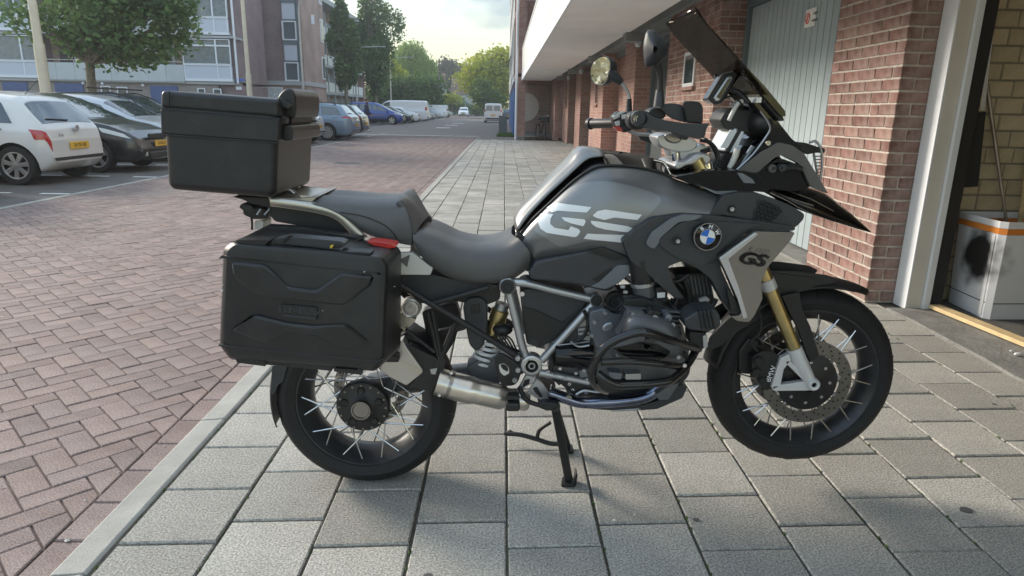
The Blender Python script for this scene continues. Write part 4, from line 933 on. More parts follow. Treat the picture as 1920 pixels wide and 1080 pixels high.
class Car:
    def __init__(s, L, Wd, top, belt, lo=.20, wr=.74, wheels=(-1.25, 1.25), rw=.31, endr=.35):
        s.L, s.W, s.top, s.belt, s.lo, s.wr, s.wh, s.rw, s.endr = L, Wd, top, belt, lo, wr, wheels, rw, endr
    def ring(s, x):
        h = s.L/2; d = h-abs(x); zt = interp(s.top, x); zb = min(interp(s.belt, x), zt-.035)
        w_ = s.W/2*(1-.16*max(0, 1-d/s.endr)**2.2); g_ = min(1, max(0, (zt-zb-.05)/.4)); wr = w_*(.93-(.93-s.wr)*g_)
        lo = s.lo+.16*max(0, 1-d/.30)**2
        zm = lo+(zb-lo)*.45
        return [(0, lo), (w_*.86, lo), (w_*.965, lo+.07), (w_, zm), (w_*.985, zb-.06), (w_*.955, zb), (wr+(.03*g_), zt-.085*g_-.012), (wr*.80, zt-.014), (wr*.4, zt-.003), (0, zt)]
    def pt(s, x, v):
        r_ = s.ring(x); n = len(r_)-1; v = min(max(v, 0), n); i = min(int(v), n-1); t = v-i
        a, b, c, d = (Vector(r_[max(i-1, 0)]), Vector(r_[i]), Vector(r_[i+1]), Vector(r_[min(i+2, n)]))
        # gentle interpolation between control points
        p = b.lerp(c, t) if i in (4, 5) else b+(c-b)*t+((2*a-5*b+4*c-d)*t*t+(3*b-a-3*c+d)*t**3+(c-a)*t-2*(c-b)*t)*.25
        return p
    def P(s, x, v, sg=1, off=0.):
        p = s.pt(x, v); q = Vector((x, p.x*sg, p.y))
        if off:
            e = .01; a = s.pt(x, min(v+e, 9)); b = s.pt(x, max(v-e, 0)); c = s.pt(x+e, v); d = s.pt(x-e, v)
            tv = Vector((0, (a.x-b.x)*sg, a.y-b.y)); tx = Vector((2*e, (c.x-d.x)*sg, c.y-d.y)); n_ = tx.cross(tv)*-sg
            if n_.length > 1e-9: q += n_.normalized()*off
        return q
    def xs(s, n=70):
        h = s.L/2; o = set(); 
        for k in range(n+1): o.add(round(-h*math.cos(pi*k/n), 4))
        for a, _ in s.top: o.add(a)
        return sorted(x for x in o if -h <= x <= h)
    def body(s):
        m = MB(); vs = [k/3 for k in range(28)]; rings = []
        for x in s.xs(): rings.append([s.P(x, v, 1) for v in vs]+[s.P(x, v, -1) for v in reversed(vs[1:-1])])
        return m.loft(rings)
    def patch(s, xb0, xb1, xt0, xt1, v0, v1, sg=1, off=.006, nx=8, nv=5):
        m = MB(); rows = []
        for j in range(nv+1):
            f_ = j/nv; v = v0+(v1-v0)*f_; a, b = xb0+(xt0-xb0)*f_, xb1+(xt1-xb1)*f_
            rows.append([s.P(a+(b-a)*i/nx, v, sg, off) for i in range(nx+1)])
        return m.loft(rows, closed=False)
    def cross(s, x0, x1, v0, off=.006, nx=6):
        """pane across the car between two stations (windscreen, rear window)"""
        m = MB(); vs = [v0+(9-v0)*k/6 for k in range(7)]; rows = []
        for i in range(nx+1):
            x = x0+(x1-x0)*i/nx; rows.append([s.P(x, v, 1, off) for v in vs]+[s.P(x, v, -1, off) for v in reversed(vs[:-1])])
        return m.loft(rows, closed=False)
def cut(mb, cyls, name, mat):
    lim = max(abs(v[1]) for v in mb.v)+.03
    for dx, dr in ((0, 0), (.004, .001), (-.005, .002), (.009, -.002), (.013, .003), (-.011, .004)):
        for sv in ('EXACT', 'MANIFOLD'):
            me = mb.mesh(name); me.materials.append(MT[mat]); me.materials.append(MT['arch_black']); o = link(name, me); c = MB()
            for x, z, r_, y0, y1 in cyls:
                for sg in (1, -1): c.lathe((x+dx, 0, z), (0, 1, 0), [(r_+dr, y0*sg), (r_+dr, y1*sg)], 28, cap=True)
            cm = c.mesh('cutter'); cm.materials.append(MT['arch_black']); co = link('cutter', cm)
            b = o.modifiers.new('b', 'BOOLEAN'); b.object = co; b.operation = 'DIFFERENCE'; b.solver = sv
            if sv == 'EXACT': b.material_mode = 'TRANSFER'
            dg = bpy.context.evaluated_depsgraph_get(); dg.update(); me2 = D.meshes.new_from_object(o.evaluated_get(dg)); D.objects.remove(o); D.objects.remove(co)
            ok = len(me2.vertices) > 100 and max(abs(v.co.y) for v in me2.vertices) < lim and len(me2.polygons) != len(me.polygons)
            if ok: break
        if ok: break
    if not ok: print('ARCH CUT FAILED', name)
    me2.polygons.foreach_set('use_smooth', [True]*len(me2.polygons)); me2.set_sharp_from_angle(angle=R(38)); me2.name = name; return me2
def make_car(name, car, col, side_win, shield, rear_win, spokes=7, plate=True, rails=False, tail=None, head=None, rear_text='', logo=True, taildoor=True, hub='alloy', trim=True, van=False, belt_v=(5.15, 5.92)):
    r_ = root(name, (0, 0, 0)); h = car.L/2
    me = cut(car.body(), [(x, car.rw, car.rw+.055, car.W/2-.30, car.W/2+.3) for x in car.wh], 'body', 'paint_'+col); body = link('body', me, r_)
    for sg in (1, -1):
        for wn in side_win:
            mk('side_window', car.patch(*wn, *belt_v, sg), 'car_glass', r_)
        for x in car.wh:
            y = sg*(car.W/2-.02); w_ = MB(); rw = car.rw
            w_.lathe((x, y, rw), (0, -sg, 0), [(rw*.66, 0), (rw*.70, -.004), (rw*.93, -.003), (rw*.985, .02), (rw, .05), (rw, .15), (rw*.98, .18), (rw*.7, .2)], 36)
            ty = mk('wheel', w_, 'tyre', r_); m = MB(); m.lathe((x, y, rw), (0, -sg, 0), [(rw*.70, .001), (rw*.655, .008), (rw*.63, .06), (rw*.6, .10), (0, .10)], 36, mi=0); mk('rim_barrel', m, 'trim_black', ty)
            m = MB(); m.lathe((x, y, rw), (0, -sg, 0), [(rw*.70, -.004), (rw*.64, -.004), (rw*.62, .012)], 36); m.lathe((x, y, rw), (0, -sg, 0), [(0, -.002), (rw*.14, .0), (rw*.17, .03)], 16)
            for k in range(spokes):
                a = 2*pi*k/spokes+.3; dr_ = Vector((math.cos(a), 0, math.sin(a))); tg = Vector((-math.sin(a), 0, math.cos(a))); c = Vector((x, y, rw)); n_ = Vector((0, -sg, 0))
                w0, w1 = rw*.085, rw*.13
                q = [c+dr_*rw*.10+tg*w0, c+dr_*rw*.10-tg*w0, c+dr_*rw*.65-tg*w1, c+dr_*rw*.65+tg*w1]; m.prism([p+n_*.004 for p in q], n_*.03)
            mk('rim', m, hub, ty, bevel=.004)
        # door seams, handles, mirror, lights
        for xs_ in ((side_win[0][0]+side_win[0][1])/2, side_win[-1][1]+.02):
            m = MB(); m.tube([car.P(xs_+.05*math.sin(v), v, sg, .001) for v in [2.0+k*.35 for k in range(9)]], .004, 5); mk('door_seam', m, 'trim_black', r_)
        xh = side_win[0][0]+.25; m = MB(); m.tube([car.P(xh-.09, 4.3, sg, .01), car.P(xh-.07, 4.3, sg, .035), car.P(xh+.07, 4.3, sg, .035), car.P(xh+.09, 4.3, sg, .01)], .012, 6); mk('door_handle', m, 'trim_black' if col in ('silver', 'cream') else 'paint_'+col, r_)
        xm = side_win[-1][1]-.10; c = car.P(xm, 5.1, sg, .10); m = MB(); m.sphere(c, (.075, .10, .075), 10, 7); mr_ = mk('door_mirror', m, 'paint_'+col, r_); mk('mirror_arm', MB().tube([c, car.P(xm+.03, 5.0, sg, 0)], .02, 6), 'trim_black', mr_)
        if tail: mk('tail_light', car.patch(*tail, sg, .010, 6, 5), 'tail_red', r_, sub=1)
        if head: mk('headlight', car.patch(*head, sg, .010, 6, 5), 'head_clear', r_, sub=1)
        m = MB(); m.loft([[car.P(x, v, sg, .012) for v in (1.6, 2.2, 2.6)] for x in [car.wh[0]+car.rw+.1+(car.wh[1]-car.wh[0]-2*car.rw-.2)*k/8 for k in range(9)]], closed=False); mk('sill_trim', m, 'trim_black' if trim else 'paint_'+col, r_)
        if rails:
            m = MB(); m.tube([car.P(-h*.72, 6.5, sg, .0), car.P(-h*.66, 6.5, sg, .06), car.P(0, 6.5, sg, .06), car.P(h*.22, 6.5, sg, .06), car.P(h*.28, 6.5, sg, 0)], .018, 8); mk('roof_rail', m, 'trim_black', r_)
    mk('windscreen', car.cross(*shield, 6.35), 'car_glass', r_)
    if rear_win: 
        rw_ = mk('rear_window', car.cross(*rear_win, 6.4), 'car_glass', r_)
        a = car.P(rear_win[0]+.02, 9, 1, .02); b = car.P(rear_win[0]+.05, 7.2, 1, .02); mk('rear_wiper', MB().tube([a, b], .010, 6), 'trim_black', rw_)
    # bumpers, plates, grille
    for e, sgx in ((-h, -1), (h, 1)):
        m = MB(); rows = []
        for v in (1.5, 2.0, 2.5): rows.append([car.P(e*.985 if False else sgx*(h-.005), v, -1, 0)+Vector((sgx*.012, 0, 0))]+[car.P(sgx*(h-.005), v, 1, 0)+Vector((sgx*.012, 0, 0))])
        m.loft(rows, closed=False); mk('lower_bumper', m, 'trim_black', r_)
        if plate:
            zc_ = .55 if sgx > 0 else (.62 if not van else .75); pc = Vector((sgx*(h+.018), 0, zc_)); p = mk('number_plate', MB().cbox(pc, (.012, .52, .115)), 'plate_yellow', r_, bevel=.004)
            text('plate_lettering', '34-TK-NB' if sgx < 0 else '57-RZ-LP', .085, 'sign_black', r_, (0, 0, 0), pc+Vector((sgx*.008, 0, 0)), (pi/2, 0, pi/2 if sgx > 0 else -pi/2), sx=.95)
    m = MB(); m.cbox((h-.03, 0, .70), (.06, .80, .10)); mk('grille', m, 'trim_black', r_, bevel=.02)
    m = MB(); m.cbox((h+.0, 0, .33), (.06, 1.0, .12)); mk('air_intake', m, 'trim_black', r_, bevel=.02)
    for sg in (1, -1): m = MB(); m.cyl((h-.06, sg*.58, .36), (h+.005, sg*.56, .36), .05, 14); mk('fog_lamp', m, 'head_clear', r_)
    if logo and rear_win: 
        p = car.P(-h+.05, 9, 1, .0); zz = .90; mk('badge', MB().lathe((-h-.004, 0, zz), (-1, 0, 0), [(.055, -.02), (.055, .012), (.043, .012), (.043, .004), (0, .004)], 20), 'alloy', r_)
    return r_
HB = Car(3.97, 1.68, [(-1.985, .50), (-1.975, .74), (-1.93, .90), (-1.86, 1.00), (-1.55, 1.36), (-1.42, 1.42), (-1.0, 1.46), (-.5, 1.465), (.05, 1.44), (.4, 1.37), (1.02, 1.03), (1.45, .95), (1.75, .85), (1.92, .72), (1.985, .50)], [(-1.98, .88), (-1.4, .93), (0, .90), (1.0, .88), (1.98, .66)], wheels=(-1.42, 1.18), rw=.315)
SD = Car(4.35, 1.78, [(-2.17, .50), (-2.15, .78), (-2.08, .98), (-1.95, 1.05), (-1.55, 1.44), (-1.2, 1.50), (-.5, 1.53), (.0, 1.50), (.35, 1.42), (1.15, 1.02), (1.6, .93), (1.95, .80), (2.1, .68), (2.175, .48)], [(-2.1, .93), (0, .92), (1.1, .90), (2.17, .66)], wheels=(-1.32, 1.33), rw=.325)
ES = Car(4.78, 1.82, [(-2.39, .52), (-2.37, .78), (-2.32, .95), (-2.22, 1.02), (-1.86, 1.40), (-1.7, 1.45), (-1.0, 1.50), (0, 1.50), (.35, 1.42), (1.2, 1.02), (1.7, .93), (2.1, .82), (2.3, .70), (2.39, .48)], [(-2.35, .95), (0, .93), (1.2, .90), (2.39, .66)], wheels=(-1.36, 1.40), rw=.33)
MP = Car(4.47, 1.80, [(-2.23, .55), (-2.21, .85), (-2.17, 1.02), (-2.08, 1.15), (-1.85, 1.58), (-1.6, 1.66), (-.5, 1.69), (.1, 1.64), (.5, 1.50), (1.35, 1.08), (1.75, .95), (2.05, .80), (2.18, .66), (2.235, .48)], [(-2.2, 1.0), (0, .98), (1.3, .94), (2.2, .70)], wheels=(-1.32, 1.38), rw=.325, wr=.78)
VN = Car(4.75, 1.88, [(-2.375, .45), (-2.37, .9), (-2.36, 1.5), (-2.33, 1.80), (-2.2, 1.88), (-.5, 1.90), (.7, 1.86), (1.0, 1.72), (1.55, 1.18), (1.95, 1.05), (2.25, .88), (2.35, .72), (2.375, .48)], [(-2.37, 1.08), (0, 1.08), (1.5, 1.05), (2.37, .80)], wheels=(-1.4, 1.45), rw=.33, wr=.86, endr=.2)
P_hb = dict(side_win=[(-1.45, -.78, -1.25, -.74), (-.70, .80, -.66, .32)], shield=(.46, .98), rear_win=(-1.86, -1.57), tail=(-1.98, -1.78, -1.968, -1.70, 3.65, 4.85), head=(1.45, 1.86, 1.35, 1.72, 4.5, 5.3))
P_sd = dict(side_win=[(-1.50, -.72, -1.35, -.68), (-.64, .92, -.6, .38)], shield=(.42, 1.10), rear_win=(-1.95, -1.58), tail=(-2.12, -1.80, -2.08, -1.88, 4.1, 5.1), head=(1.50, 2.03, 1.42, 1.90, 4.4, 5.35))
P_es = dict(side_win=[(-1.98, -1.15, -1.75, -1.1), (-1.05, -.32, -1.02, -.3), (-.24, .98, -.2, .44)], shield=(.45, 1.14), rear_win=(-2.20, -1.88), tail=(-2.34, -1.95, -2.26, -2.05, 4.2, 5.15), head=(1.65, 2.2, 1.6, 2.05, 4.5, 5.35))
P_mp = dict(side_win=[(-1.85, -1.15, -1.68, -1.1), (-1.08, -.2, -1.04, -.15), (-.1, 1.15, -.06, .62)], shield=(.58, 1.28), rear_win=(-2.09, -1.86), tail=(-2.2, -2.0, -2.12, -1.95, 4.4, 5.9), head=(1.6, 2.05, 1.55, 1.95, 4.5, 5.4))
P_vn = dict(side_win=[(.55, 1.42, .55, 1.0)], shield=(1.06, 1.5), rear_win=None, tail=(-2.365, -2.2, -2.36, -2.22, 4.3, 5.4), head=(1.85, 2.25, 1.8, 2.15, 4.4, 5.3), van=True)
GRP = 'cars parked in the row along the street'
def put(o, X, Y, rz, label, cat='car', group=GRP):
    o.location = (X, Y, ZR); o.rotation_euler.z = rz; tag(o, label, cat, group); return o
IN, OUT = pi, 0.           # nose away from the street / nose to the street (rows stand square to the road)
c1 = make_car('parked_hatchback', HB, 'silver', spokes=7, **P_hb); put(c1, -7.36-1.985, 11.93, IN, 'silver hatchback with its rear to the road, nearest whole car')
text('model_lettering', 'Polo', .07, 'trim_black', c1, (0, 0, 0), (-1.996, .45, .80), (pi/2, 0, -pi/2))
mk('roof_aerial', MB().tube([(-1.2, 0, 1.45), (-1.45, 0, 1.68)], .006, 6), 'trim_black', c1)
c2 = make_car('parked_saloon', SD, 'black', spokes=5, **P_sd); put(c2, -7.1-2.175, 14.25, OUT, 'glossy black car with its headlights to the road beside the silver hatchback'); 
c3 = make_car('parked_compact_car', SD, 'pale_silver', spokes=6, **P_sd); put(c3, -7.6-2.175, 16.95, OUT, 'pale silver car nose out just behind the black car')
c4 = make_car('parked_estate_car', ES, 'navy', spokes=6, rails=True, **P_es); put(c4, -8.4-2.39, 19.9, OUT, 'dark blue estate with roof rails beyond the pale silver car'); c4.scale = (1, 1, 1.06)
mk('roof_bar', MB().box(-.62, -.56, -.72, .72, 1.60, 1.64), 'trim_black', c4); mk('roof_bar', MB().box(.10, .16, -.72, .72, 1.58, 1.62), 'trim_black', c4)
def dup(src, X, Y, rz, label, paint_=None, name=None, cat='car', group=GRP, sz=1.):
    c = copy_tree(src); c.name = name or src.name
    put(c, X, Y, rz, label, cat, group); c.scale = (sz, sz, sz)
    if paint_:
        for ch in c.children:
            if ch.type == 'MESH' and any(m_ and m_.name.startswith('paint_') for m_ in ch.data.materials):
                ch.data = ch.data.copy()
                for i, m_ in enumerate(ch.data.materials):
                    if m_ and m_.name.startswith('paint_'): ch.data.materials[i] = MT['paint_'+paint_]
    return c
dup(c1, -7.35-1.985, 9.28, IN, 'cream car cut off by the left picture edge', 'cream')
dup(c1, -6.9-1.985, 25.9, IN, 'silver hatchback mostly hidden by the top case', 'pale_silver')
c5 = make_car('parked_estate_car', ES, 'slate', spokes=10, rails=True, **P_es); put(c5, -6.15-2.39, 28.9, IN, 'slate blue estate with red tail lights and roof rails, rear to the road')
dup(c5, -6.3-2.39, 31.6, IN, 'dark estate behind the slate blue one, beside the standing person', 'dark')
dup(c1, -7.0-1.985, 23.2, IN, 'dark car hidden behind the top case', 'dark')
c6 = make_car('parked_people_carrier', MP, 'blue', spokes=5, **P_mp); put(c6, -8.35-2.235, 57.2, OUT, 'bright blue people carrier nose out beyond the person'); c6.scale = (1.05, 1.05, 1.05)
dup(c2, -8.1-2.175, 61.5, OUT, 'dark green car beside the bright blue people carrier', 'dark'); dup(c1, -7.9-1.985, 64.8, OUT, 'white compact next in line after the blue people carrier', 'white')
c7 = make_car('white_van', VN, 'white', spokes=6, **P_vn); put(c7, -8.2-2.375, 69.5, IN, 'long white panel van parked square to the road', 'van', 'white vans'); c7.scale = (1.25, 1.05, 1.1)
dup(c1, -7.9-1.985, 75, OUT, 'white car half hidden by the panel van', 'white'); dup(c2, -8.0-2.175, 80.5, OUT, 'grey car just past the white panel van', 'grey'); dup(c6, -8.2-2.235, 88, OUT, 'dark grey people carrier far along the row', 'grey')
dup(c2, -8.3-2.175, 96, OUT, 'silver car before the far white van', 'pale_silver'); dup(c7, -8.4-2.375, 104, IN, 'far white box van near the street end', None, cat='van', group='white vans')
dup(c6, -7.4, 128, -pi/2, 'pale van facing the camera at the street end', 'white', name='oncoming_van', cat='van')
v = dup(c7, -1.12, 73.6, pi/2, 'white van standing on the road by the kerb, rear to the camera', None, name='standing_van', cat='van', group='white vans'); v.scale = (1, 1, 1.04)
for sg in (1, -1): mk('rear_door_window', MB().cbox((-2.372, sg*.40, 1.42), (.012, .62, .50)), 'paint_grey', v, bevel=.03)
mk('rear_door_seam', MB().cbox((-2.376, 0, 1.1), (.01, .012, 1.3)), 'trim_black', v)
dup(c5, .55, 86, pi/2, 'dark car parked past the white van on the right', 'dark')
dup(c1, -8.3-1.985, 112, OUT, 'small white car at the far end of the row', 'white')
# ---------------------------------------------------------------- person beside the cars
M('cloth_navy', (.02, .025, .07), .85, var=.2, vs=12); M('skin', (.42, .25, .18), .6); M('hair', (.03, .022, .018), .7); M('shoe', (.45, .43, .43), .6)
pr = root('person', (-7.72, 38.9, ZR), 'person in dark navy coat and trousers standing by the open road', 'person'); PO = tuple(pr.location)
def skinned(name, verts, edges, rad, mat, parent, sub=2, rootv=0):
    me = D.meshes.new(name); me.from_pydata(verts, edges, []); o = link(name, me, parent); me.materials.append(MT[mat])
    md = o.modifiers.new('skin', 'SKIN'); 
    for i, r_ in enumerate(rad): me.skin_vertices[0].data[i].radius = r_ if isinstance(r_, tuple) else (r_, r_)
    me.skin_vertices[0].data[rootv].use_root = True; md.use_smooth_shade = True; s_ = o.modifiers.new('sub', 'SUBSURF'); s_.levels = s_.render_levels = sub; return o
V_ = [(0, 0, .93), (0, 0, 1.15), (.02, 0, 1.38), (.03, 0, 1.50), (.05, 0, 1.62), (.06, 0, 1.74), (0, .10, .86), (.03, .11, .48), (-.04, .11, .08), (0, -.10, .86), (.02, -.11, .48), (-.02, -.11, .08),
      (.02, .20, 1.40), (.06, .25, 1.12), (.20, .22, .98), (.27, .20, .95), (.02, -.20, 1.40), (.05, -.26, 1.12), (.18, -.22, .96), (.25, -.20, .93)]
E_ = [(0, 1), (1, 2), (2, 3), (3, 4), (4, 5), (0, 6), (6, 7), (7, 8), (0, 9), (9, 10), (10, 11), (2, 12), (12, 13), (13, 14), (14, 15), (2, 16), (16, 17), (17, 18), (18, 19)]
skinned('body', V_, E_, [(.15, .17), (.15, .17), (.14, .17), .06, .085, .075, .10, .075, .055, .10, .075, .055, .075, .058, .042, .03, .075, .058, .042, .03], 'cloth_navy', pr)
mk('head', MB().sphere((.055, 0, 1.67), (.095, .08, .125), 14, 10), 'skin', pr, smooth=80); mk('hair', MB().sphere((.035, 0, 1.72), (.10, .088, .10), 12, 8), 'hair', pr, smooth=80)
for y in (.11, -.11): mk('shoe', MB().sphere((.03, y, .05), (.14, .055, .06), 10, 6), 'shoe', pr, smooth=80)
for p in ((.285, .20, .93), (.265, -.20, .91)):
    m = MB(); m.sphere(p, (.04, .025, .045), 8, 6)
    for k in range(5): m.tube([(p[0]+.02, p[1]-.02+.01*k, p[2]-.01), (p[0]+.06, p[1]-.02+.01*k, p[2]-.04), (p[0]+.05, p[1]-.02+.01*k, p[2]-.07)], .007, 5)
    mk('hand', m, 'skin', pr, smooth=80)
# ---------------------------------------------------------------- bicycle by the gate
bk = root('bicycle', (1.72, 31.8, .0), 'dark bicycle with a basket leaning by the steel gate', 'bicycle', rz=R(72))
def tor(c, r_, t_, n=28): return MB().tube([(c[0]+r_*math.cos(2*pi*k/n), c[1], c[2]+r_*math.sin(2*pi*k/n)) for k in range(n)], t_, 6, closed=True)
for x in (-.54, .54):
    w_ = mk('wheel', tor((x, 0, .35), .33, .02), 'tyre', bk); m = MB()
    for k in range(12): a = 2*pi*k/12; m.tube([(x, 0, .35), (x+.32*math.cos(a), 0, .35+.32*math.sin(a))], .0025, 4)
    mk('spoke', m, 'alloy', w_); mk('mudguard', MB().tube([(x+.37*math.cos(a), 0, .35+.37*math.sin(a)) for a in [R(20+k*14) for k in range(11)]], .022, 6, flat=1.), 'trim_black', bk)
m = MB()
for a, b in (((-.54, .35), (-.12, .30)), ((-.12, .30), (-.25, .85)), ((-.54, .35), (-.23, .78)), ((-.12, .30), (.40, .72)), ((-.24, .80), (.38, .80)), ((.37, .90), (.54, .35))): m.tube([(a[0], 0, a[1]), (b[0], 0, b[1])], .018, 8)
mk('frame', m, 'trim_black', bk); mk('saddle', MB().sphere((-.27, 0, .93), (.14, .08, .045), 10, 6), 'trim_black', bk); mk('seat_post', MB().tube([(-.24, 0, .83), (-.265, 0, .92)], .014, 8), 'alloy', bk)
mk('handlebar', MB().tube(catmull([(.16, .30, 1.06), (.30, .26, 1.08), (.36, 0, 1.05), (.30, -.26, 1.08), (.16, -.30, 1.06)], 5), .013, 8), 'alloy', bk)
bs = mk('basket', MB().box(.42, .75, -.2, .2, .78, 1.05), 'trim_black', bk, bevel=.03)
mk('chain_wheel', MB().lathe((-.12, .05, .30), (0, 1, 0), [(0, 0), (.09, 0), (.09, .01), (0, .01)], 18), 'alloy', bk)
for sg in (1, -1): mk('pedal', MB().tube([(-.12, sg*.06, .30), (-.12+.12*sg, sg*.08, .30-.12*sg), (-.12+.12*sg, sg*.17, .30-.12*sg)], .012, 6), 'trim_black', bk)
# ================================================================ the motorcycle
def cf(ox, oy, s): return lambda *pts: [(ox+x/s, oy+y/s) for x, y in pts]
T_, E_c, F_, S_, Q_ = cf(960, 260, 4), cf(920, 500, 4), cf(1220, 200, 4), cf(680, 500, 4), cf(400, 340, 3.195)
H_, A7, A5, A4, B1, A6 = cf(1280, 420, 2.3476), cf(1080, 0, 2.0776), cf(400, 420, 2.1607), cf(280, 140, 2.8426), cf(1140, 60, 4), cf(860, 460, 2.25)
YM = 2.2137
def bp_(px_, py_, d=0.): return atY(px_, py_, YM-d)
mc = root('motorcycle', (-.475, YM, 0), 'grey and black adventure motorcycle on its centre stand with panniers, in the foreground', 'motorcycle'); MO = (-.475, YM, 0)
M('tank_grey', (.17, .17, .172), .36, .5, var=.04, vs=6, coat=.25); M('tank_light', (.24, .245, .25), .36, .5, coat=.2)
M('decal_pale', (.84, .86, .88), .35, 0.); M('gloss_black', (.003, .003, .004), .05, coat=.2, spec=.35)
M('charcoal', (.033, .036, .041), .42, var=.08, vs=20, bump=.0004, bs=900); M('matte_black', (.013, .013, .014), .45, var=.1, vs=20, bump=.0004, bs=900)
M('case_black', (.014, .0145, .016), .37, var=.12, vs=14, bump=.0006, bs=700, dirt=(.045, .044, .043, .4), ds=11)
M('seat_leather', (.095, .094, .095), .45, var=.08, vs=20, bump=.0007, bs=600); M('seat_top', (.085, .083, .082), .48, var=.1, vs=20, bump=.0007, bs=600)
M('frame_silver', (.46, .47, .49), .36, .8, var=.05, vs=10); M('satin_silver', (.29, .275, .26), .25, .9, var=.04, vs=8); M('cast_silver', (.47, .47, .48), .36, .85, var=.06, vs=12)
M('fork_white', (.66, .66, .67), .45, .3); M('gold', (.58, .46, .22), .28, .9, var=.12, vs=30); M('gold_rail', (.52, .48, .41), .35, .85); M('brushed', (.58, .54, .49), .30, .95, var=.14, vs=9)
M('taupe', (.12, .112, .105), .5, var=.04); M('engine_grey', (.12, .125, .135), .45, .45, var=.15, vs=14); M('engine_blue', (.17, .19, .215), .42, .6, var=.1, vs=10); M('header_chrome', (.20, .22, .30), .12, 1., var=.3, vs=6, col2=(.20, .22, .30))
M('disc_steel', (.24, .225, .205), .32, .9, var=.08, vs=30); M('spoke_steel', (.62, .62, .62), .25, .95); M('rim_black', (.035, .037, .041), .36, .35, var=.3, vs=12); M('tyre_black', (.009, .009, .010), .72, var=.25, vs=25, bump=.0008, bs=300)
M('mirror_glass', (.92, .86, .72), .02, 1.); M('reflector_red', (.55, .03, .02), .25, coat=.6); M('chrome', (.75, .75, .76), .08, 1.); M('roundel_blue', (.02, .16, .62), .2, coat=.8); M('roundel_white', (.82, .82, .82), .2, coat=.8)
M('screen_tint', (.012, .011, .010), .10, alpha=.84, spec=.18); M('tft_sky_reflection', (.72, .74, .76), .10, spec=.8); M('spring_white', (.78, .78, .78), .35); M('off_white', (.62, .60, .55), .4, coat=.3); M('shield_silver', (.50, .48, .45), .38, .75, var=.05); M('yellow_slot', (.75, .5, .05), .4); M('wire_black', (.01, .01, .01), .5)  # display face: reflected sky painted as a pale base colour
M('bar_black', (.010, .010, .011), .22, coat=.3); M('wing_edge', (.62, .64, .68), .25, .85); M('chip_white', (.7, .7, .7), .6)
_st = D.materials.new('screen_tint'); _st.use_nodes = True; _t = _st.node_tree; _t.nodes.clear()
_a = N('ShaderNodeBsdfTransparent', _t); _a.inputs[0].default_value = (.56, .53, .49, 1); _g = N('ShaderNodeBsdfGlossy', _t); _g.inputs[0].default_value = (.8, .8, .8, 1); _g.inputs['Roughness'].default_value = .05
_f = N('ShaderNodeFresnel', _t); _f.inputs[0].default_value = 1.13; _m = N('ShaderNodeMixShader', _t); _m.inputs[0].default_value = .045; _t.links.new(_a.outputs[0], _m.inputs[1]); _t.links.new(_g.outputs[0], _m.inputs[2]); _t.links.new(_m.outputs[0], N('ShaderNodeOutputMaterial', _t).inputs[0]); MT['screen_tint'] = _st
def K(name, mb, mat, par=mc, **k): return mk(name, mb, mat, par, org=MO, **k)
def P2(pts, d): return [bp_(x, y, d) for x, y in pts]
def inset(P, s_):
    """move a closed outline in the x-z plane inwards by s_ (all of it keeps its y)"""
    n = len(P); ar = sum(P[i].x*P[(i+1) % n].z-P[(i+1) % n].x*P[i].z for i in range(n)); sg = 1 if ar > 0 else -1; o = []
    for i in range(n):
        e1 = Vector((P[i].x-P[i-1].x, P[i].z-P[i-1].z)); e2 = Vector((P[(i+1) % n].x-P[i].x, P[(i+1) % n].z-P[i].z))
        if e1.length < 1e-7: e1 = e2
        if e2.length < 1e-7: e2 = e1
        e1.normalize(); e2.normalize(); n1 = Vector((-e1.y, e1.x))*sg; n2 = Vector((-e2.y, e2.x))*sg; m_ = n1+n2; k = max(m_.dot(n1), .5)
        q = m_*(s_/k); o.append(Vector((P[i].x+q.x, P[i].y, P[i].z+q.y)))
    return o
from mathutils.geometry import tessellate_polygon, intersect_line_line_2d
def crosses(P):
    n = len(P); q = [Vector((v.x, v.z)) for v in P]
    for i in range(n):
        for j in range(i+2, min(i+9, n)):
            if (j+1) % n != i and intersect_line_line_2d(q[i], q[i+1], q[j], q[(j+1) % n]): return True
    return False
def solid_panel(w_, th, bv, dy):
    n = len(w_); ar = abs(sum(w_[i].x*w_[(i+1) % n].z-w_[(i+1) % n].x*w_[i].z for i in range(n)))/2; pe = sum((w_[i]-w_[i-1]).length for i in range(n)); b_ = min(bv, .45*ar/(pe/2), abs(th)*.8)
    for _ in range(6):          # shrink the rounding where the inset outline would cross itself
        q_ = inset(w_, b_*1.12+.0003); a1 = abs(sum(q_[i].x*q_[(i+1) % n].z-q_[(i+1) % n].x*q_[i].z for i in range(n)))/2; tr = tessellate_polygon([[Vector((q.x, q.z, 0)) for q in q_]])
        a2 = sum(abs((q_[j].x-q_[i].x)*(q_[k].z-q_[i].z)-(q_[k].x-q_[i].x)*(q_[j].z-q_[i].z))/2 for i, j, k in tr)
        if abs(a1-a2) < .004*a1 and not crosses(q_): break
        b_ *= .6
    rings = [[q+Vector((0, dy*d_, 0)) for q in inset(w_, i_)] for i_, d_ in ((b_*1.12+.0003, 0), (b_, 0), (b_*.5, b_*.13), (b_*.13, b_*.5), (0, b_), (0, abs(th)))]
    return MB().loft(rings)
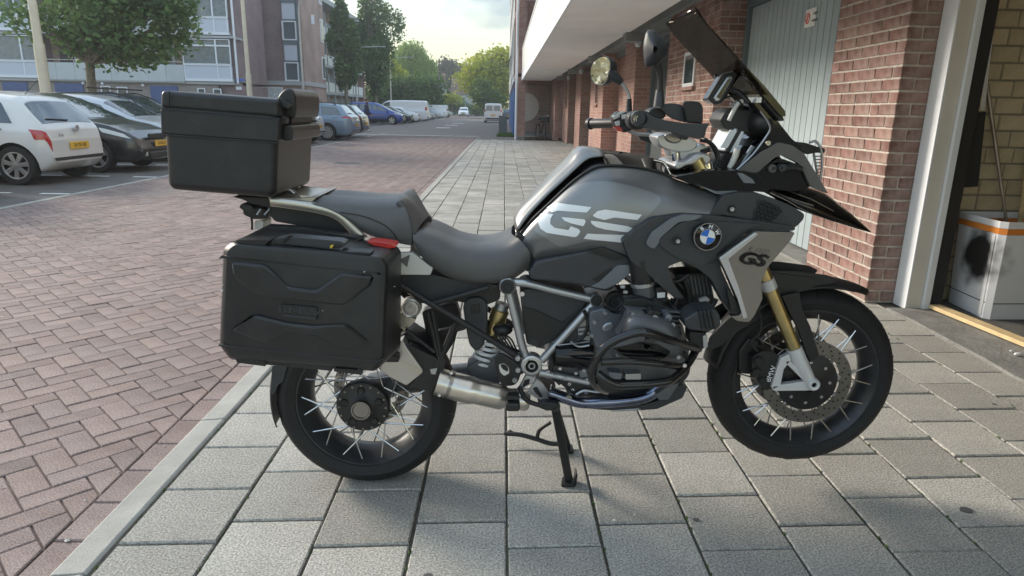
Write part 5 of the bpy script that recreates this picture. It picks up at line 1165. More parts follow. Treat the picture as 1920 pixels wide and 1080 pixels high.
def pan(name, pts, d, th, mat, bevel=.004, rnd=0., par=mc, seg=3, mirror=False, d2=None, smooth=35):
    """solid panel: outline in the side view at lateral offset d (towards the near side), thickness th inwards"""
    p = [Vector((x, y)) for x, y in pts]
    if rnd: p = roundpoly(p, rnd, 3)
    w_ = [bp_(q.x, q.y, d) for q in p]
    if rnd and bevel:
        bv = min(bevel, rnd/560*.85); o = K(name, solid_panel(w_, th, bv, 1), mat, par, smooth=50)
        if mirror: K(name, solid_panel([Vector((q.x, 2*YM-q.y, q.z)) for q in w_], th, bv, -1), mat, par, smooth=50)
        return o
    o = K(name, MB().prism(w_, (0, th, 0)), mat, par, bevel=bevel, seg=seg, smooth=smooth)
    if mirror: K(name, MB().prism([Vector((q.x, 2*YM-q.y, q.z)) for q in w_], (0, -th, 0)), mat, par, bevel=bevel, seg=seg, smooth=smooth)
    return o
def patch(name, curves, mat, par=mc, n=28, sub=4, mirror=True, smooth=60, solid=0., closed_ends=False):
    """smooth surface through curves traced in the side view, each with its lateral offset"""
    rows = []
    for pts, d in curves:
        ds_ = d if isinstance(d, (list, tuple)) else [d]*len(pts)
        rows.append(resample(catmull([bp_(x, y, dd) for (x, y), dd in zip(pts, ds_)], 6), n))
    if sub > 1: 
        cols = [catmull([r_[i] for r_ in rows], sub) for i in range(n)]; rows = [[c[j] for c in cols] for j in range(len(cols[0]))]
    m = MB(); full = rows
    if mirror:
        mir = [[Vector((p.x, 2*YM-p.y, p.z)) for p in r_] for r_ in rows]; full = list(reversed(mir))+(rows[1:] if (rows[0][0]-mir[0][0]).length < 1e-4 else rows)
    m.loft(full, closed=False)
    if closed_ends: m.f.append(tuple(k*n for k in range(len(full)))); m.f.append(tuple(k*n+n-1 for k in range(len(full)))); m.m += [0, 0]
    o = K(name, m, mat, par, smooth=smooth, fix=True)
    if solid: s_ = o.modifiers.new('solid', 'SOLIDIFY'); s_.thickness = solid; s_.offset = 0
    return o
def pipe(name, pts, d, r, mat, par=mc, n=10, smooth_path=True, mirror=False, per=5):
    ds_ = d if isinstance(d, (list, tuple)) else [d]*len(pts); w_ = [bp_(x, y, q) for (x, y), q in zip(pts, ds_)]
    if smooth_path and len(w_) > 2: w_ = catmull(w_, per)
    o = K(name, MB().tube(w_, r, n), mat, par, smooth=50)
    if mirror: K(name, MB().tube([Vector((p.x, 2*YM-p.y, p.z)) for p in w_], r, n), mat, par, smooth=50)
    return o
def disc(name, c, d, r, mat, th=.012, par=mc, prof=None, n=28):
    p = bp_(*c, d); m = MB().lathe(p, (0, -1, 0), prof or [(0, 0), (r*.88, 0), (r, -.003), (r, -th)], n); return K(name, m, mat, par, smooth=40)
def bolt(c, d, r=.006, mat='chrome', par=mc):
    p = bp_(*c, d); return K('bolt', MB().lathe(p, (0, -1, 0), [(0, -.002), (r*.45, -.002), (r*.5, .001), (r*.9, .001), (r, -.002), (r, -.012)], 12), mat, par, smooth=40)
from mathutils.bvhtree import BVHTree
def bvh(o):
    dg = bpy.context.evaluated_depsgraph_get(); dg.update(); e = o.evaluated_get(dg); me = e.to_mesh(); t = BVHTree.FromPolygons([o.matrix_world @ v.co for v in me.vertices], [tuple(p.vertices) for p in me.polygons]); e.to_mesh_clear(); return t
def decal(name, polys, tgt, mat, par, off=.0014, cuts=3, rnd=0.):
    """thin foil lying on the surface of a part"""
    bpy.context.view_layer.update(); tr = bvh(tgt); bm = bmesh.new()
    for pts in polys:
        p = [Vector(q) for q in pts]; p = roundpoly(p, rnd, 2) if rnd else p
        bm.faces.new([bm.verts.new((q.x, q.y, 0)) for q in p])
    bmesh.ops.triangulate(bm, faces=bm.faces)
    for _ in range(cuts):
        ed = [e for e in bm.edges if e.calc_length() > 9]
        if not ed: break
        bmesh.ops.subdivide_edges(bm, edges=ed, cuts=1); bmesh.ops.triangulate(bm, faces=bm.faces)
    last = None
    for v in bm.verts:
        d_ = ray(v.co.x, v.co.y).normalized(); h, n_, _, _ = tr.ray_cast(CP, d_)
        if h is None: h = last or bp_(v.co.x, v.co.y, .15)
        else:
            if n_.dot(d_) > 0: n_ = -n_
            h = h+n_*off; last = h
        v.co = h-Vector(MO)
    me = D.meshes.new(name); bm.to_mesh(me); bm.free(); me.materials.append(MT[mat]); me.polygons.foreach_set('use_smooth', [True]*len(me.polygons))
    return link(name, me, par)
# ---------------------------------------------------------------- wheels
def wheel(name, c, rt, wt_, rr_, nsp, seed, hubr, hubw):
    c = Vector(c); ax = (0, -1, 0); w = K(name, MB().lathe(c, ax, [(rr_+.004, wt_*.36), (rr_+.012, wt_*.44), (rr_+(rt-rr_)*.45, wt_*.50), (rt-.035, wt_*.47), (rt-.014, wt_*.34), (rt-.003, wt_*.16), (rt, 0), (rt-.003, -wt_*.16), (rt-.014, -wt_*.34), (rt-.035, -wt_*.47), (rr_+(rt-rr_)*.45, -wt_*.50), (rr_+.012, -wt_*.44), (rr_+.004, -wt_*.36)], 96), 'tyre_black', smooth=30)
    hw = wt_*.40; ri = rr_-.022
    rim = K('rim', MB().lathe(c, ax, [(rr_+.010, hw+.004), (rr_+.010, hw-.003), (rr_-.004, hw-.006), (rr_-.012, hw*.55), (ri, hw*.3), (ri, -hw*.3), (rr_-.012, -hw*.55), (rr_-.004, -hw+.006), (rr_+.010, -hw+.003), (rr_+.010, -hw-.004), (rr_+.004, -hw-.004), (ri-.006, -hw*.5), (ri-.012, 0), (ri-.006, hw*.5), (rr_+.004, hw+.004), (rr_+.010, hw+.004)], 96), 'rim_black', w, smooth=40)
    rng = random.Random(seed)
    for k in range(nsp):
        a = 2*pi*(k+.5*(k % 2))/nsp; sd = 1 if k % 2 else -1; tw = .95*(1 if (k//2) % 2 else -1)
        p0 = c+Vector((math.cos(a+tw*.85)*hubr, -sd*hubw, math.sin(a+tw*.85)*hubr)); p1 = c+Vector((math.cos(a)*(rr_-.006), -sd*hw*.82, math.sin(a)*(rr_-.006)))
        K('spoke', MB().tube([p0, p1], .0027, 6), 'spoke_steel', w)
    # tread grooves and side text bands
    m = MB()
    for k in range(30):
        a = 2*pi*k/30
        for sd in (1, -1):
            q = [c+Vector((math.cos(a+da)*r_, -sd*wt_*y_, math.sin(a+da)*r_)) for da, r_, y_ in ((0, rt-.0030, .10), (.05, rt-.0065, .22), (.09, rt-.0165, .345), (.10, rt-.027, .41))]; m.tube(q, .0030, 4)
    K('tread_grooves', m, 'wire_black', w, kind='stuff'); return w
Cf = Vector((1.066, YM, .418)); Cr = Vector((-.470, YM, .316))
wf = wheel('front_wheel', Cf, .326, .125, .246, 40, 1, .055, .048); wr_ = wheel('rear_wheel', Cr, .318, .175, .226, 40, 2, .085, .055)
for sd in (1, -1):
    c = Cf+Vector((0, -sd*.068, 0)); dsk = K('brake_disc', MB().lathe(c, (0, -1, 0), [(.152, -.0025), (.152, .0025), (.112, .0025), (.112, -.0025), (.152, -.0025)], 64), 'disc_steel', wf, smooth=30)
    m = MB()
    for k in range(60):
        a = 2*pi*k/60; r_ = (.121, .132, .143)[k % 3]; m.lathe(c+Vector((math.cos(a)*r_, 0, math.sin(a)*r_)), (0, -1, 0), [(0, .0031), (.0036, .0031), (.0036, 0)], 7)
    K('disc_drilling', m, 'wire_black', wf, smooth=None, kind='stuff')
    K('disc_carrier', MB().lathe(c, (0, -1, 0), [(0, .012), (.035, .012), (.05, .006), (.098, .003), (.104, .0), (.098, -.006), (.03, -.006)], 40), 'matte_black', wf, smooth=35)
    for k in range(10):
        a = 2*pi*k/10+.2; K('disc_bobbin', MB().lathe(c+Vector((math.cos(a)*.107, 0, math.sin(a)*.107)), (0, -1, 0), [(0, .006), (.006, .006), (.0075, .003), (.0075, -.003)], 10), 'disc_steel' if k % 3 else 'chrome', wf)
    for k in range(8): a = 2*pi*k/8; K('carrier_bolt', MB().lathe(c+Vector((math.cos(a)*.075, 0, math.sin(a)*.075)), (0, -1, 0), [(0, .008), (.006, .008), (.006, 0)], 8), 'chrome', wf)
K('front_hub', MB().lathe(Cf, (0, -1, 0), [(.03, .09), (.035, .07), (.055, .05), (.04, .03), (.04, -.03), (.055, -.05), (.035, -.07), (.03, -.09)], 28), 'matte_black', wf)
c = Cr+Vector((0, -.085, 0)); hub = K('rear_hub', MB().lathe(c, (0, -1, 0), [(0, .03), (.036, .03), (.046, .022), (.06, .016), (.088, .012), (.092, .004), (.092, -.02), (.07, -.05), (.06, -.12)], 40), 'matte_black', wr_)
K('hub_cap', MB().lathe(c, (0, -1, 0), [(0, .038), (.026, .038), (.029, .043), (.033, .043), (.035, .030)], 32), 'satin_silver', wr_)
for k in range(16): a = 2*pi*k/16; K('hub_bolt', MB().lathe(c+Vector((math.cos(a)*.080, 0, math.sin(a)*.080)), (0, -1, 0), [(0, .017), (.004, .017), (.0045, .012), (.0045, 0)], 8), 'disc_steel', wr_)
for k in range(5): a = 2*pi*k/5+.35; K('hub_hole', MB().lathe(c+Vector((math.cos(a)*.062, 0, math.sin(a)*.062)), (0, -1, 0), [(.0, .017), (.011, .0185), (.013, .021), (.014, .016)], 14), 'wire_black', wr_)
K('rear_disc', MB().lathe(Cr+Vector((0, .07, 0)), (0, -1, 0), [(.138, -.003), (.138, .003), (.10, .003), (.10, -.003), (.138, -.003)], 56), 'disc_steel', wr_, smooth=30)
m = MB()
for k in range(40): a = 2*pi*k/40; r_ = (.111, .126)[k % 2]; m.lathe(Cr+Vector((math.cos(a)*r_, .067, math.sin(a)*r_)), (0, -1, 0), [(0, .0005), (.004, .0005), (.004, -.003)], 7)
K('rear_disc_drilling', m, 'wire_black', wr_, smooth=None, kind='stuff')
# ---------------------------------------------------------------- fork, front fender, caliper
for sd, tagm in ((1, True), (-1, False)):
    def sp_(pts, d): return [Vector((p.x, p.y if sd > 0 else 2*YM-p.y, p.z)) for p in P2(pts, d)]
    a, b, e = sp_(H_((346, 190)), .105)[0], sp_(H_((498, 562)), .105)[0], sp_([(1305, 300)], .105)[0]
    K('fork_tube', MB().tube([e, a, b], .0215, 24), 'gold', smooth=50); K('fork_collar', MB().tube([a.lerp(b, .14), a.lerp(b, .25)], .0245, 20), 'fork_white', smooth=50)
    ax_ = sp_(H_((571, 702)), .125)[0]
    K('fork_lower', MB().tube([sp_(H_((488, 545)), .105)[0], sp_(H_((505, 590)), .108)[0], sp_(H_((532, 640)), .112)[0], sp_(H_((560, 690)), .118)[0]], [.0265, .028, .024, .020], 20), 'fork_white', smooth=50)
    q = [roundpoly([Vector((p.x, p.y, p.z)) for p in sp_(H_(*z), .125)], .004, 2) for z in (((430, 592), (470, 572), (480, 600), (446, 640), (432, 712), (396, 732), (392, 716)), ((392, 714), (560, 690), (592, 706), (575, 734), (400, 736)), ((448, 606), (470, 600), (540, 668), (530, 688)))]
    for z in q: K('fork_brace', MB().prism(z, (0, sd*.022, 0)), 'fork_white', bevel=.005, seg=3)
    K('axle_boss', MB().lathe(ax_+Vector((0, -sd*.012, 0)), (0, -sd, 0), [(.008, -.002), (.009, .004), (.016, .006), (.021, .002), (.022, -.035)], 24), 'fork_white', smooth=50); K('axle', MB().lathe(ax_, (0, -sd, 0), [(0, .004), (.008, .004), (.009, .012), (.013, .012), (.014, 0)], 8), 'matte_black')
    cq = [(308, 585), (352, 560), (405, 565), (430, 588), (420, 640), (398, 728), (352, 732), (338, 690), (306, 660)]
    K('brake_caliper', MB().prism(roundpoly(sp_(H_(*cq), .112), .004, 2), (0, sd*.07, 0)), 'matte_black', bevel=.008, seg=3)
    for z in ((330, 600), (325, 650), (350, 690)): K('caliper_piston', MB().lathe(sp_(H_(z), .114)[0], (0, -sd, 0), [(0, .008), (.012, .008), (.015, .004), (.015, -.01)], 16), 'matte_black')
    K('caliper_block', MB().prism(sp_(H_((245, 560), (290, 500), (340, 520), (320, 600), (300, 665), (250, 660)), .07), (0, sd*.05, 0)), 'matte_black', bevel=.008)
    K('brake_hose', MB().tube(catmull(sp_(H_((330, 560), (300, 520), (340, 480), (345, 420), (335, 370), (350, 300)), .10), 5), .005, 8), 'wire_black', smooth=60)
pc = bp_(*H_((389, 660))[0], .1165); text('caliper_lettering', 'BMW', .025, 'roundel_white', mc, MO, pc, (pi/2, R(-76), 0), sx=1.)
# fender: curved shell over the tyre, with stays
def arc(name, c, r_, a0, a1, hw, mat, th=.004, n=26, tip=None, rise=0.):
    m = MB(); rows = []
    for k in range(n+1):
        f_ = k/n; a = R(a0+(a1-a0)*f_); w_ = hw*(1 if tip is None else min(1, .25+min(f_, 1-f_ if tip == 2 else 9)*6)); rad = r_+rise*(1-f_)**2
        rows.append([c+Vector((math.cos(a)*(rad-.022*abs(u)**2.5), w_*u, math.sin(a)*(rad-.022*abs(u)**2.5))) for u in (-1, -.85, -.5, 0, .5, .85, 1)])
    m.loft(rows, closed=False); o = K(name, m, mat, smooth=60); s_ = o.modifiers.new('s', 'SOLIDIFY'); s_.thickness = th; return o
arc('front_fender', Cf, .345, 58, 172, .075, 'matte_black', tip=1, rise=.03)
pan('fender_stay', H_((436, 318), (515, 300), (528, 380), (562, 450), (602, 580), (566, 612), (540, 560), (512, 470), (470, 390)), .098, .012, 'matte_black', rnd=3, mirror=True)
pan('fender_side', H_((350, 205), (500, 207), (640, 226), (682, 246), (672, 262), (590, 275), (520, 300), (430, 322), (395, 270)), .074, .004, 'matte_black', rnd=4, mirror=True)
pan('fender_rear_side', H_((118, 500), (200, 420), (300, 360), (345, 330), (335, 420), (250, 470), (160, 540), (105, 560)), .074, .004, 'matte_black', rnd=4, mirror=True)
arc('rear_hugger', Cr, .338, 148, 196, .085, 'charcoal', tip=None)
pan('hugger_flap', A5((238, 575), (300, 572), (283, 640), (262, 652), (246, 692), (231, 684)), .085, .17, 'charcoal', rnd=2, bevel=.006)
# ---------------------------------------------------------------- engine
ec = pan('crankcase', E_c((440, 560), (760, 300), (1000, 280), (1440, 420), (1500, 640), (1420, 860), (1200, 930), (600, 900), (430, 800)), .12, .24, 'engine_grey', rnd=8, bevel=.015)
pan('engine_casting', E_c((745, 340), (850, 312), (930, 360), (1000, 355), (1012, 420), (955, 520), (880, 565), (805, 640), (775, 560), (742, 450)), .20, .10, 'engine_blue', rnd=5, bevel=.012)
pan('casting_boss', E_c((835, 455), (870, 425), (910, 420), (925, 435), (915, 465), (880, 485), (845, 485)), .206, .02, 'frame_silver', rnd=3, bevel=.004)
pan('cylinder_block', E_c((1000, 250), (1150, 240), (1400, 330), (1440, 520), (1000, 560)), .27, .18, 'matte_black', rnd=5, bevel=.01)
for k in range(7): y = 300+k*32; pan('cooling_fin', E_c((1000, y), (1420, y+40), (1420, y+52), (1000, y+12)), .285, .15, 'engine_grey', bevel=.001, seg=1)
patch('valve_cover', [(E_c((985, 490), (1010, 380), (1090, 345), (1250, 360), (1375, 410), (1425, 520), (1448, 620), (1400, 700), (1250, 715), (1080, 715), (930, 690), (905, 600), (985, 490)), .29), (E_c((990, 500), (1020, 395), (1090, 362), (1245, 376), (1362, 420), (1412, 525), (1433, 618), (1390, 690), (1250, 705), (1085, 705), (945, 680), (920, 605), (990, 500)), .355), (E_c((1030, 520), (1060, 440), (1110, 410), (1230, 420), (1320, 460), (1370, 540), (1385, 610), (1350, 660), (1240, 670), (1110, 670), (1000, 650), (975, 605), (1030, 520)), .385), (E_c((1150, 560), (1160, 530), (1180, 515), (1210, 520), (1240, 540), (1250, 560), (1245, 590), (1230, 600), (1210, 605), (1180, 605), (1160, 595), (1150, 580), (1150, 560)), .392)], 'engine_grey', n=60, sub=5, mirror=False)
vc = D.objects['valve_cover']
decal('valve_cover_insert', [E_c((925, 612), (1110, 565), (1195, 548), (1342, 628), (1338, 650), (1255, 703), (1115, 700), (1000, 660))], vc, 'gloss_black', mc, .004)
pan('valve_cover_strap', E_c((1040, 335), (1155, 340), (1150, 375), (1000, 500), (950, 525), (1010, 420)), .335, .05, 'engine_grey', rnd=3, bevel=.008); pan('ignition_cover', E_c((1090, 480), (1210, 330), (1290, 340), (1130, 485)), .345, .05, 'matte_black', rnd=2)
bolt(E_c((1110, 366))[0], .342, .008)
K('starter_motor', MB().lathe(bp_(*E_c((480, 665))[0], .15), (1, 0, -.02), [(0, 0), (.034, 0), (.037, .004), (.037, .03), (.039, .03), (.039, .125), (.0, .125)], 28), 'gloss_black', smooth=40)
for y0 in (585, 740): pipe('starter_edge', E_c((500, y0+5), (740, y0-22)), .155, .0022, 'frame_silver')
for y in (620, 690): pan('side_case_rib', E_c((560, y+200), (740, y+215), (740, y+235), (560, y+222)), .14, .05, 'engine_blue', bevel=.003)
for x, y in ((462, 905), (590, 880), (615, 925), (715, 945), (520, 765)): bolt(E_c((x, y))[0], .15, .006)
K('intake_boot', MB().tube(catmull(P2([*E_c((1120, -60), (1130, 20), (1142, 110))], .20), 5), .036, 24), 'matte_black', smooth=50); K('throttle_body', MB().tube(P2(E_c((1142, 120), (1150, 225)), .20), .034, 24), 'engine_grey', smooth=50)
K('hose_clamp', MB().tube(P2(E_c((1138, 112), (1141, 138)), .20), .0385, 24), 'frame_silver', smooth=50)
for x in range(6): pan('clamp_slot', E_c((1075+x*24, 126), (1085+x*24, 126), (1082+x*24, 136), (1072+x*24, 136)), .2395, .003, 'wire_black', bevel=0)
pan('throttle_actuator', E_c((1232, 160), (1300, 145), (1330, 170), (1325, 290), (1280, 320), (1235, 300)), .21, .05, 'matte_black', rnd=4, bevel=.006); pan('actuator_label', E_c((1248, 196), (1310, 192), (1308, 232), (1250, 236)), .2125, .003, 'roundel_white', bevel=.001)
bolt(E_c((1262, 272))[0], .213, .006)
K('injector', MB().tube(P2(E_c((1190, 200), (1185, 330)), .22), .009, 10), 'engine_grey'); pan('fuel_rail', E_c((1000, 262), (1080, 255), (1090, 310), (1010, 318)), .24, .05, 'matte_black', rnd=4)
pipe('wiring_loom', E_c((990, 230), (1060, 225), (1150, 255), (1240, 250)), .235, .006, 'wire_black'); pipe('wiring_loom', E_c((880, 300), (960, 330), (1000, 300), (1120, 330)), .22, .005, 'wire_black'); pipe('spark_cable', E_c((1310, 340), (1400, 345), (1480, 370)), .28, .004, 'wire_black')
disc('frame_cap', E_c((936, 258))[0], .17, .030, 'matte_black', prof=[(0, .003), (.018, .004), (.022, .008), (.029, .008), (.030, -.02)]); disc('oil_filler_cap', E_c((1398, 302))[0], .2, .021, 'matte_black', prof=[(0, .003), (.014, .004), (.017, .008), (.020, .008), (.021, -.02)])
disc('coil_cap', E_c((1325, 372))[0], .33, .013, 'engine_blue', prof=[(0, .02), (.010, .018), (.013, .008), (.014, -.03)])
pan('lower_engine', E_c((500, 860), (760, 850), (1300, 880), (1420, 840), (1380, 930), (1200, 980), (620, 960)), .15, .28, 'matte_black', rnd=6, bevel=.012)
pan('radiator_core', E_c((1380, 60), (1640, 40), (1690, 300), (1600, 400), (1440, 330), (1390, 200)), .13, .10, 'matte_black', rnd=5)
for k in range(7): pan('radiator_fin', E_c((1470+k*28, 70), (1476+k*28, 70), (1500+k*28, 210), (1494+k*28, 210)), .134, .01, 'engine_blue', bevel=0)
pan('reservoir', E_c((1560, 250), (1620, 225), (1650, 250), (1590, 285)), .145, .02, 'off_white', rnd=3); pan('reservoir_bracket', E_c((1500, 265), (1515, 260), (1535, 300), (1520, 315)), .145, .02, 'off_white', rnd=2)
for i, (a, b) in enumerate((((1400, 120), (1520, 260)), ((1450, 90), (1480, 300)), ((1600, 300), (1690, 240)), ((1350, 250), (1500, 300)))): pipe('coolant_hose', E_c(a, ((a[0]+b[0])/2+20, (a[1]+b[1])/2+15), b), .16+.01*i, .008, 'wire_black')
pan('rear_casting', E_c((655, 430), (740, 360), (745, 560), (660, 540)), .13, .1, 'off_white', rnd=3, bevel=.006)
for k in range(3): pan('casting_rib', E_c((660, 455+k*32), (740, 445+k*32), (740, 455+k*32), (660, 465+k*32)), .135, .02, 'engine_grey', bevel=.001)
# small mechanical detail
for z, dd in (((1000, 520), .36), ((1075, 365), .345), ((1240, 385), .36), ((1370, 440), .36), ((1425, 560), .36), ((1410, 680), .36), ((1260, 700), .37), ((1090, 700), .37), ((955, 660), .37), ((780, 420), .206), ((860, 350), .206), ((760, 520), .206), ((990, 370), .207), ((640, 800), .15), ((700, 780), .15), ((560, 840), .15), ((480, 820), .15)): bolt(E_c(z)[0], dd+.003, .0065, 'frame_silver')
for q, dd, rr2, mt in ((((700, 330), (730, 420), (700, 520), (640, 560)), .16, .006, 'wire_black'), (((980, 240), (960, 300), (900, 330), (850, 300)), .19, .0055, 'wire_black'), (((1340, 160), (1400, 220), (1380, 320), (1430, 380)), .22, .006, 'wire_black'), (((1220, 140), (1300, 100), (1400, 110), (1480, 60)), .19, .007, 'wire_black'), (((440, 640), (470, 720), (450, 800), (520, 880)), .145, .006, 'wire_black'), (((640, 960), (700, 930), (800, 940), (880, 930)), .16, .005, 'frame_silver'), (((1010, 300), (1090, 290), (1180, 300), (1260, 330)), .25, .0045, 'frame_silver'), (((1440, 640), (1480, 700), (1470, 800), (1420, 860)), .22, .008, 'wire_black'), (((600, 560), (660, 600), (740, 590)), .17, .004, 'frame_silver')): pipe('engine_hose' if mt == 'wire_black' else 'metal_line', E_c(*q), dd, rr2, mt, n=8)
for k in range(6): pan('crankcase_rib', E_c((660+k*14, 740), (666+k*14, 740), (690+k*14, 820), (684+k*14, 820)), .145, .03, 'engine_blue', bevel=.001, seg=1)
for x, y in ((990, 150), (1010, 190), (1005, 240)): K('injector_clip', MB().cbox(bp_(*E_c((x, y))[0], .225), (.014, .012, .010)), 'frame_silver', bevel=.002)
pan('sensor_plug', E_c((660, 780), (720, 770), (730, 830), (670, 835)), .15, .03, 'engine_blue', rnd=2); pan('clutch_cylinder', E_c((1010, 805), (1130, 800), (1130, 850), (1010, 850)), .16, .05, 'cast_silver', rnd=3, bevel=.004); pan('drain_cover', E_c((880, 790), (990, 800), (980, 850), (900, 840)), .16, .04, 'engine_blue', rnd=4)
# exhaust
def mpipe(*a, **k): return pipe(*a, **k)
K('header_pipe', MB().tube(catmull(P2(E_c((440, 945), (560, 985), (680, 1018), (850, 1015), (1000, 1005), (1130, 985), (1220, 945), (1280, 880)), .17), 6), .0195, 20), 'header_chrome', smooth=60)
disc('header_clamp', E_c((585, 990))[0], .188, .012, 'satin_silver')
K('collector', MB().tube(catmull(P2(S_((560, 860), (700, 900), (850, 935), (1080, 985), (1250, 1010)), .15), 6), [.046]*6+[.047]*6+[.043]*6+[.034]*6+[.026], 28), 'brushed', smooth=60)
for z in ((665, 797), (575, 965), (1005, 1020), (935, 1000)): bolt(S_(z)[0], .19, .006)
K('collector_band', MB().tube(P2(S_((640, 882), (665, 890)), .15), .0485, 28), 'satin_silver', smooth=60)
pan('silencer_body', S_((110, 760), (200, 560), (330, 480), (560, 640), (600, 780), (520, 940), (330, 930)), .10, .12, 'matte_black', rnd=10, bevel=.02)
pan('silencer_shield', S_((130, 775), (185, 615), (300, 548), (325, 600), (455, 782), (430, 815), (330, 895), (200, 830)), .165, .05, 'shield_silver', rnd=4, bevel=.012)
pan('shield_edge', S_((232, 685), (260, 684), (450, 785), (436, 808)), .1665, .01, 'gold_rail', rnd=1, bevel=.002); pan('silencer_cap', S_((325, 600), (350, 590), (560, 690), (610, 780), (520, 940), (340, 905), (452, 785)), .155, .06, 'matte_black', rnd=4, bevel=.01)
pan('silencer_end', S_((505, 770), (560, 762), (545, 810), (515, 805)), .158, .01, 'frame_silver', rnd=1)
# skid plate
pan('skid_plate', E_c((580, 1030), (750, 1055), (950, 1060), (1130, 1040), (1250, 1010), (1430, 880), (1475, 905), (1440, 985), (1250, 1068), (1100, 1080), (900, 1078), (650, 1060)), .14, .28, 'charcoal', rnd=4, bevel=.008); pan('skid_plate_edge', E_c((900, 1078), (1110, 1062), (1130, 1072), (1110, 1082), (910, 1088)), .145, .02, 'frame_silver', bevel=.002)
# crash bars
cb = ((1560, 615), (1470, 590), (1330, 545), (1200, 503), (1130, 492), (1040, 510), (920, 560), (840, 620), (795, 690), (765, 770), (762, 840), (800, 900), (870, 930))
pipe('crash_bar', E_c(*cb), [.28, .33, .40, .43, .43, .43, .43, .43, .43, .42, .40, .36, .30], .0128, 'bar_black', n=14, mirror=True)
pipe('crash_bar', E_c((830, 716), (1000, 712), (1130, 716), (1300, 735), (1450, 752)), [.42, .42, .42, .41, .33], .0110, 'bar_black', n=12, mirror=True)
pipe('crash_bar', E_c((800, 800), (870, 850), (950, 885), (1050, 885), (1200, 878), (1330, 858), (1400, 815), (1460, 755), (1510, 680), (1540, 620)), [.41, .42, .42, .42, .42, .41, .38, .34, .30, .27], .0125, 'bar_black', n=14, mirror=True)
pan('crash_bar_plate', E_c((790, 830), (960, 920), (905, 955), (830, 925)), .40, .01, 'matte_black', rnd=3); pan('crash_bar_bracket', E_c((1240, 960), (1340, 890), (1420, 870), (1330, 1000), (1260, 1000)), .22, .05, 'engine_grey', rnd=3)
for z in ((1455, 742), (1350, 835)): bolt(E_c(z)[0], .36, .007)
# fog lamp
pan('fog_lamp', E_c((1448, 395), (1500, 370), (1545, 340), (1690, 320), (1725, 370), (1722, 450), (1640, 490), (1490, 480), (1450, 440)), .33, .09, 'charcoal', rnd=4, bevel=.012)
for k in range(4): pan('fog_lamp_fin', E_c((1560+k*30, 332), (1572+k*30, 330), (1600+k*30, 470), (1588+k*30, 472)), .337, .02, 'matte_black', bevel=.001)
pan('fog_lamp_bracket', E_c((1490, 485), (1620, 500), (1630, 600), (1540, 640), (1490, 560)), .30, .05, 'matte_black', rnd=4); pan('fog_lamp_lens', E_c((1720, 400), (1732, 405), (1730, 432), (1720, 430)), .325, .06, 'head_clear', bevel=.003)
pan('bar_clamp', E_c((1590, 520), (1625, 510), (1630, 605), (1598, 610)), .31, .03, 'frame_silver', rnd=2)
# ---------------------------------------------------------------- frame
FR = .0135
pipe('frame_tube', S_((1095, 118), (1180, 118), (1280, 135), (1450, 180), (1700, 238)), .14, FR, 'frame_silver', n=16, mirror=True); pipe('frame_tube', S_((1095, 190), (1150, 400), (1195, 590), (1235, 700)), .14, FR, 'frame_silver', n=16, mirror=True)
pipe('frame_tube', S_((1725, 285), (1540, 490), (1340, 705)), .14, FR, 'frame_silver', n=16, smooth_path=False, mirror=True); pipe('frame_tube', S_((1330, 795), (1500, 828), (1700, 868)), .14, FR*.95, 'frame_silver', n=16, smooth_path=False, mirror=True)
for x in (1392, 1690): a = S_((x, 808 if x < 1500 else 866))[0]; disc('tube_collar', a, .15, .015, 'frame_silver')
disc('frame_node', S_((1087, 150))[0], .158, .0275, 'frame_silver', .03); disc('frame_node_cap', S_((1087, 150))[0], .161, .0235, 'matte_black', prof=[(0, .002), (.012, .002), (.014, .004), (.023, .003), (.0235, -.01)])
disc('frame_node', S_((1755, 258))[0], .158, .022, 'frame_silver', .03); disc('frame_node_cap', S_((1755, 258))[0], .161, .0185, 'matte_black')
disc('swingarm_pivot', S_((1268, 745))[0], .165, .036, 'cast_silver', prof=[(.022, -.006), (.023, .002), (.030, .003), (.035, 0), (.036, -.04)]); disc('pivot_nut', S_((1268, 745))[0], .158, .021, 'matte_black', prof=[(0, 0), (.005, 0), (.006, .004), (.010, .004), (.011, 0), (.016, 0), (.018, .003), (.021, 0)]); disc('pivot_nut_ring', S_((1268, 745))[0], .1635, .012, 'frame_silver', prof=[(.007, 0), (.008, .002), (.011, .002), (.012, 0)])
pan('footrest_hanger', S_((1225, 815), (1295, 830), (1290, 868), (1215, 905), (1190, 970), (1200, 1000), (1165, 1000), (1130, 965), (1180, 900)), .15, .018, 'frame_silver', rnd=3, bevel=.004); pan('footrest_hanger', S_((1300, 850), (1345, 870), (1385, 930), (1425, 1022), (1395, 1020), (1300, 985), (1240, 945), (1265, 900)), .148, .014, 'frame_silver', rnd=3, bevel=.004)
for q in (((1215, 850), (1255, 842), (1250, 880), (1195, 908)), ((1275, 910), (1310, 905), (1350, 975), (1335, 985), (1290, 940))): pan('hanger_slot', S_(*q), .1515, .004, 'wire_black', rnd=2, bevel=0)
pan('heel_guard', S_((990, 690), (1005, 655), (1050, 655), (1180, 740), (1190, 800), (1165, 870), (1130, 895), (1050, 900), (1010, 830)), .165, .012, 'matte_black', rnd=5, bevel=.004); pan('guard_opening', S_((1020, 735), (1060, 725), (1095, 755), (1100, 800), (1060, 820), (1030, 790)), .167, .003, 'off_white', rnd=3, bevel=0); pan('guard_opening_shadow', S_((1030, 735), (1062, 730), (1092, 757), (1090, 790), (1050, 770)), .1685, .003, 'wire_black', rnd=3, bevel=0)
for z in ((1165, 778), (1140, 855), (1163, 690)): bolt(S_(z)[0], .172, .009, 'frame_silver')
K('rider_footpeg', MB().cbox(bp_(*S_((1125, 1005))[0], .20), (.045, .11, .030)), 'matte_black', bevel=.008)
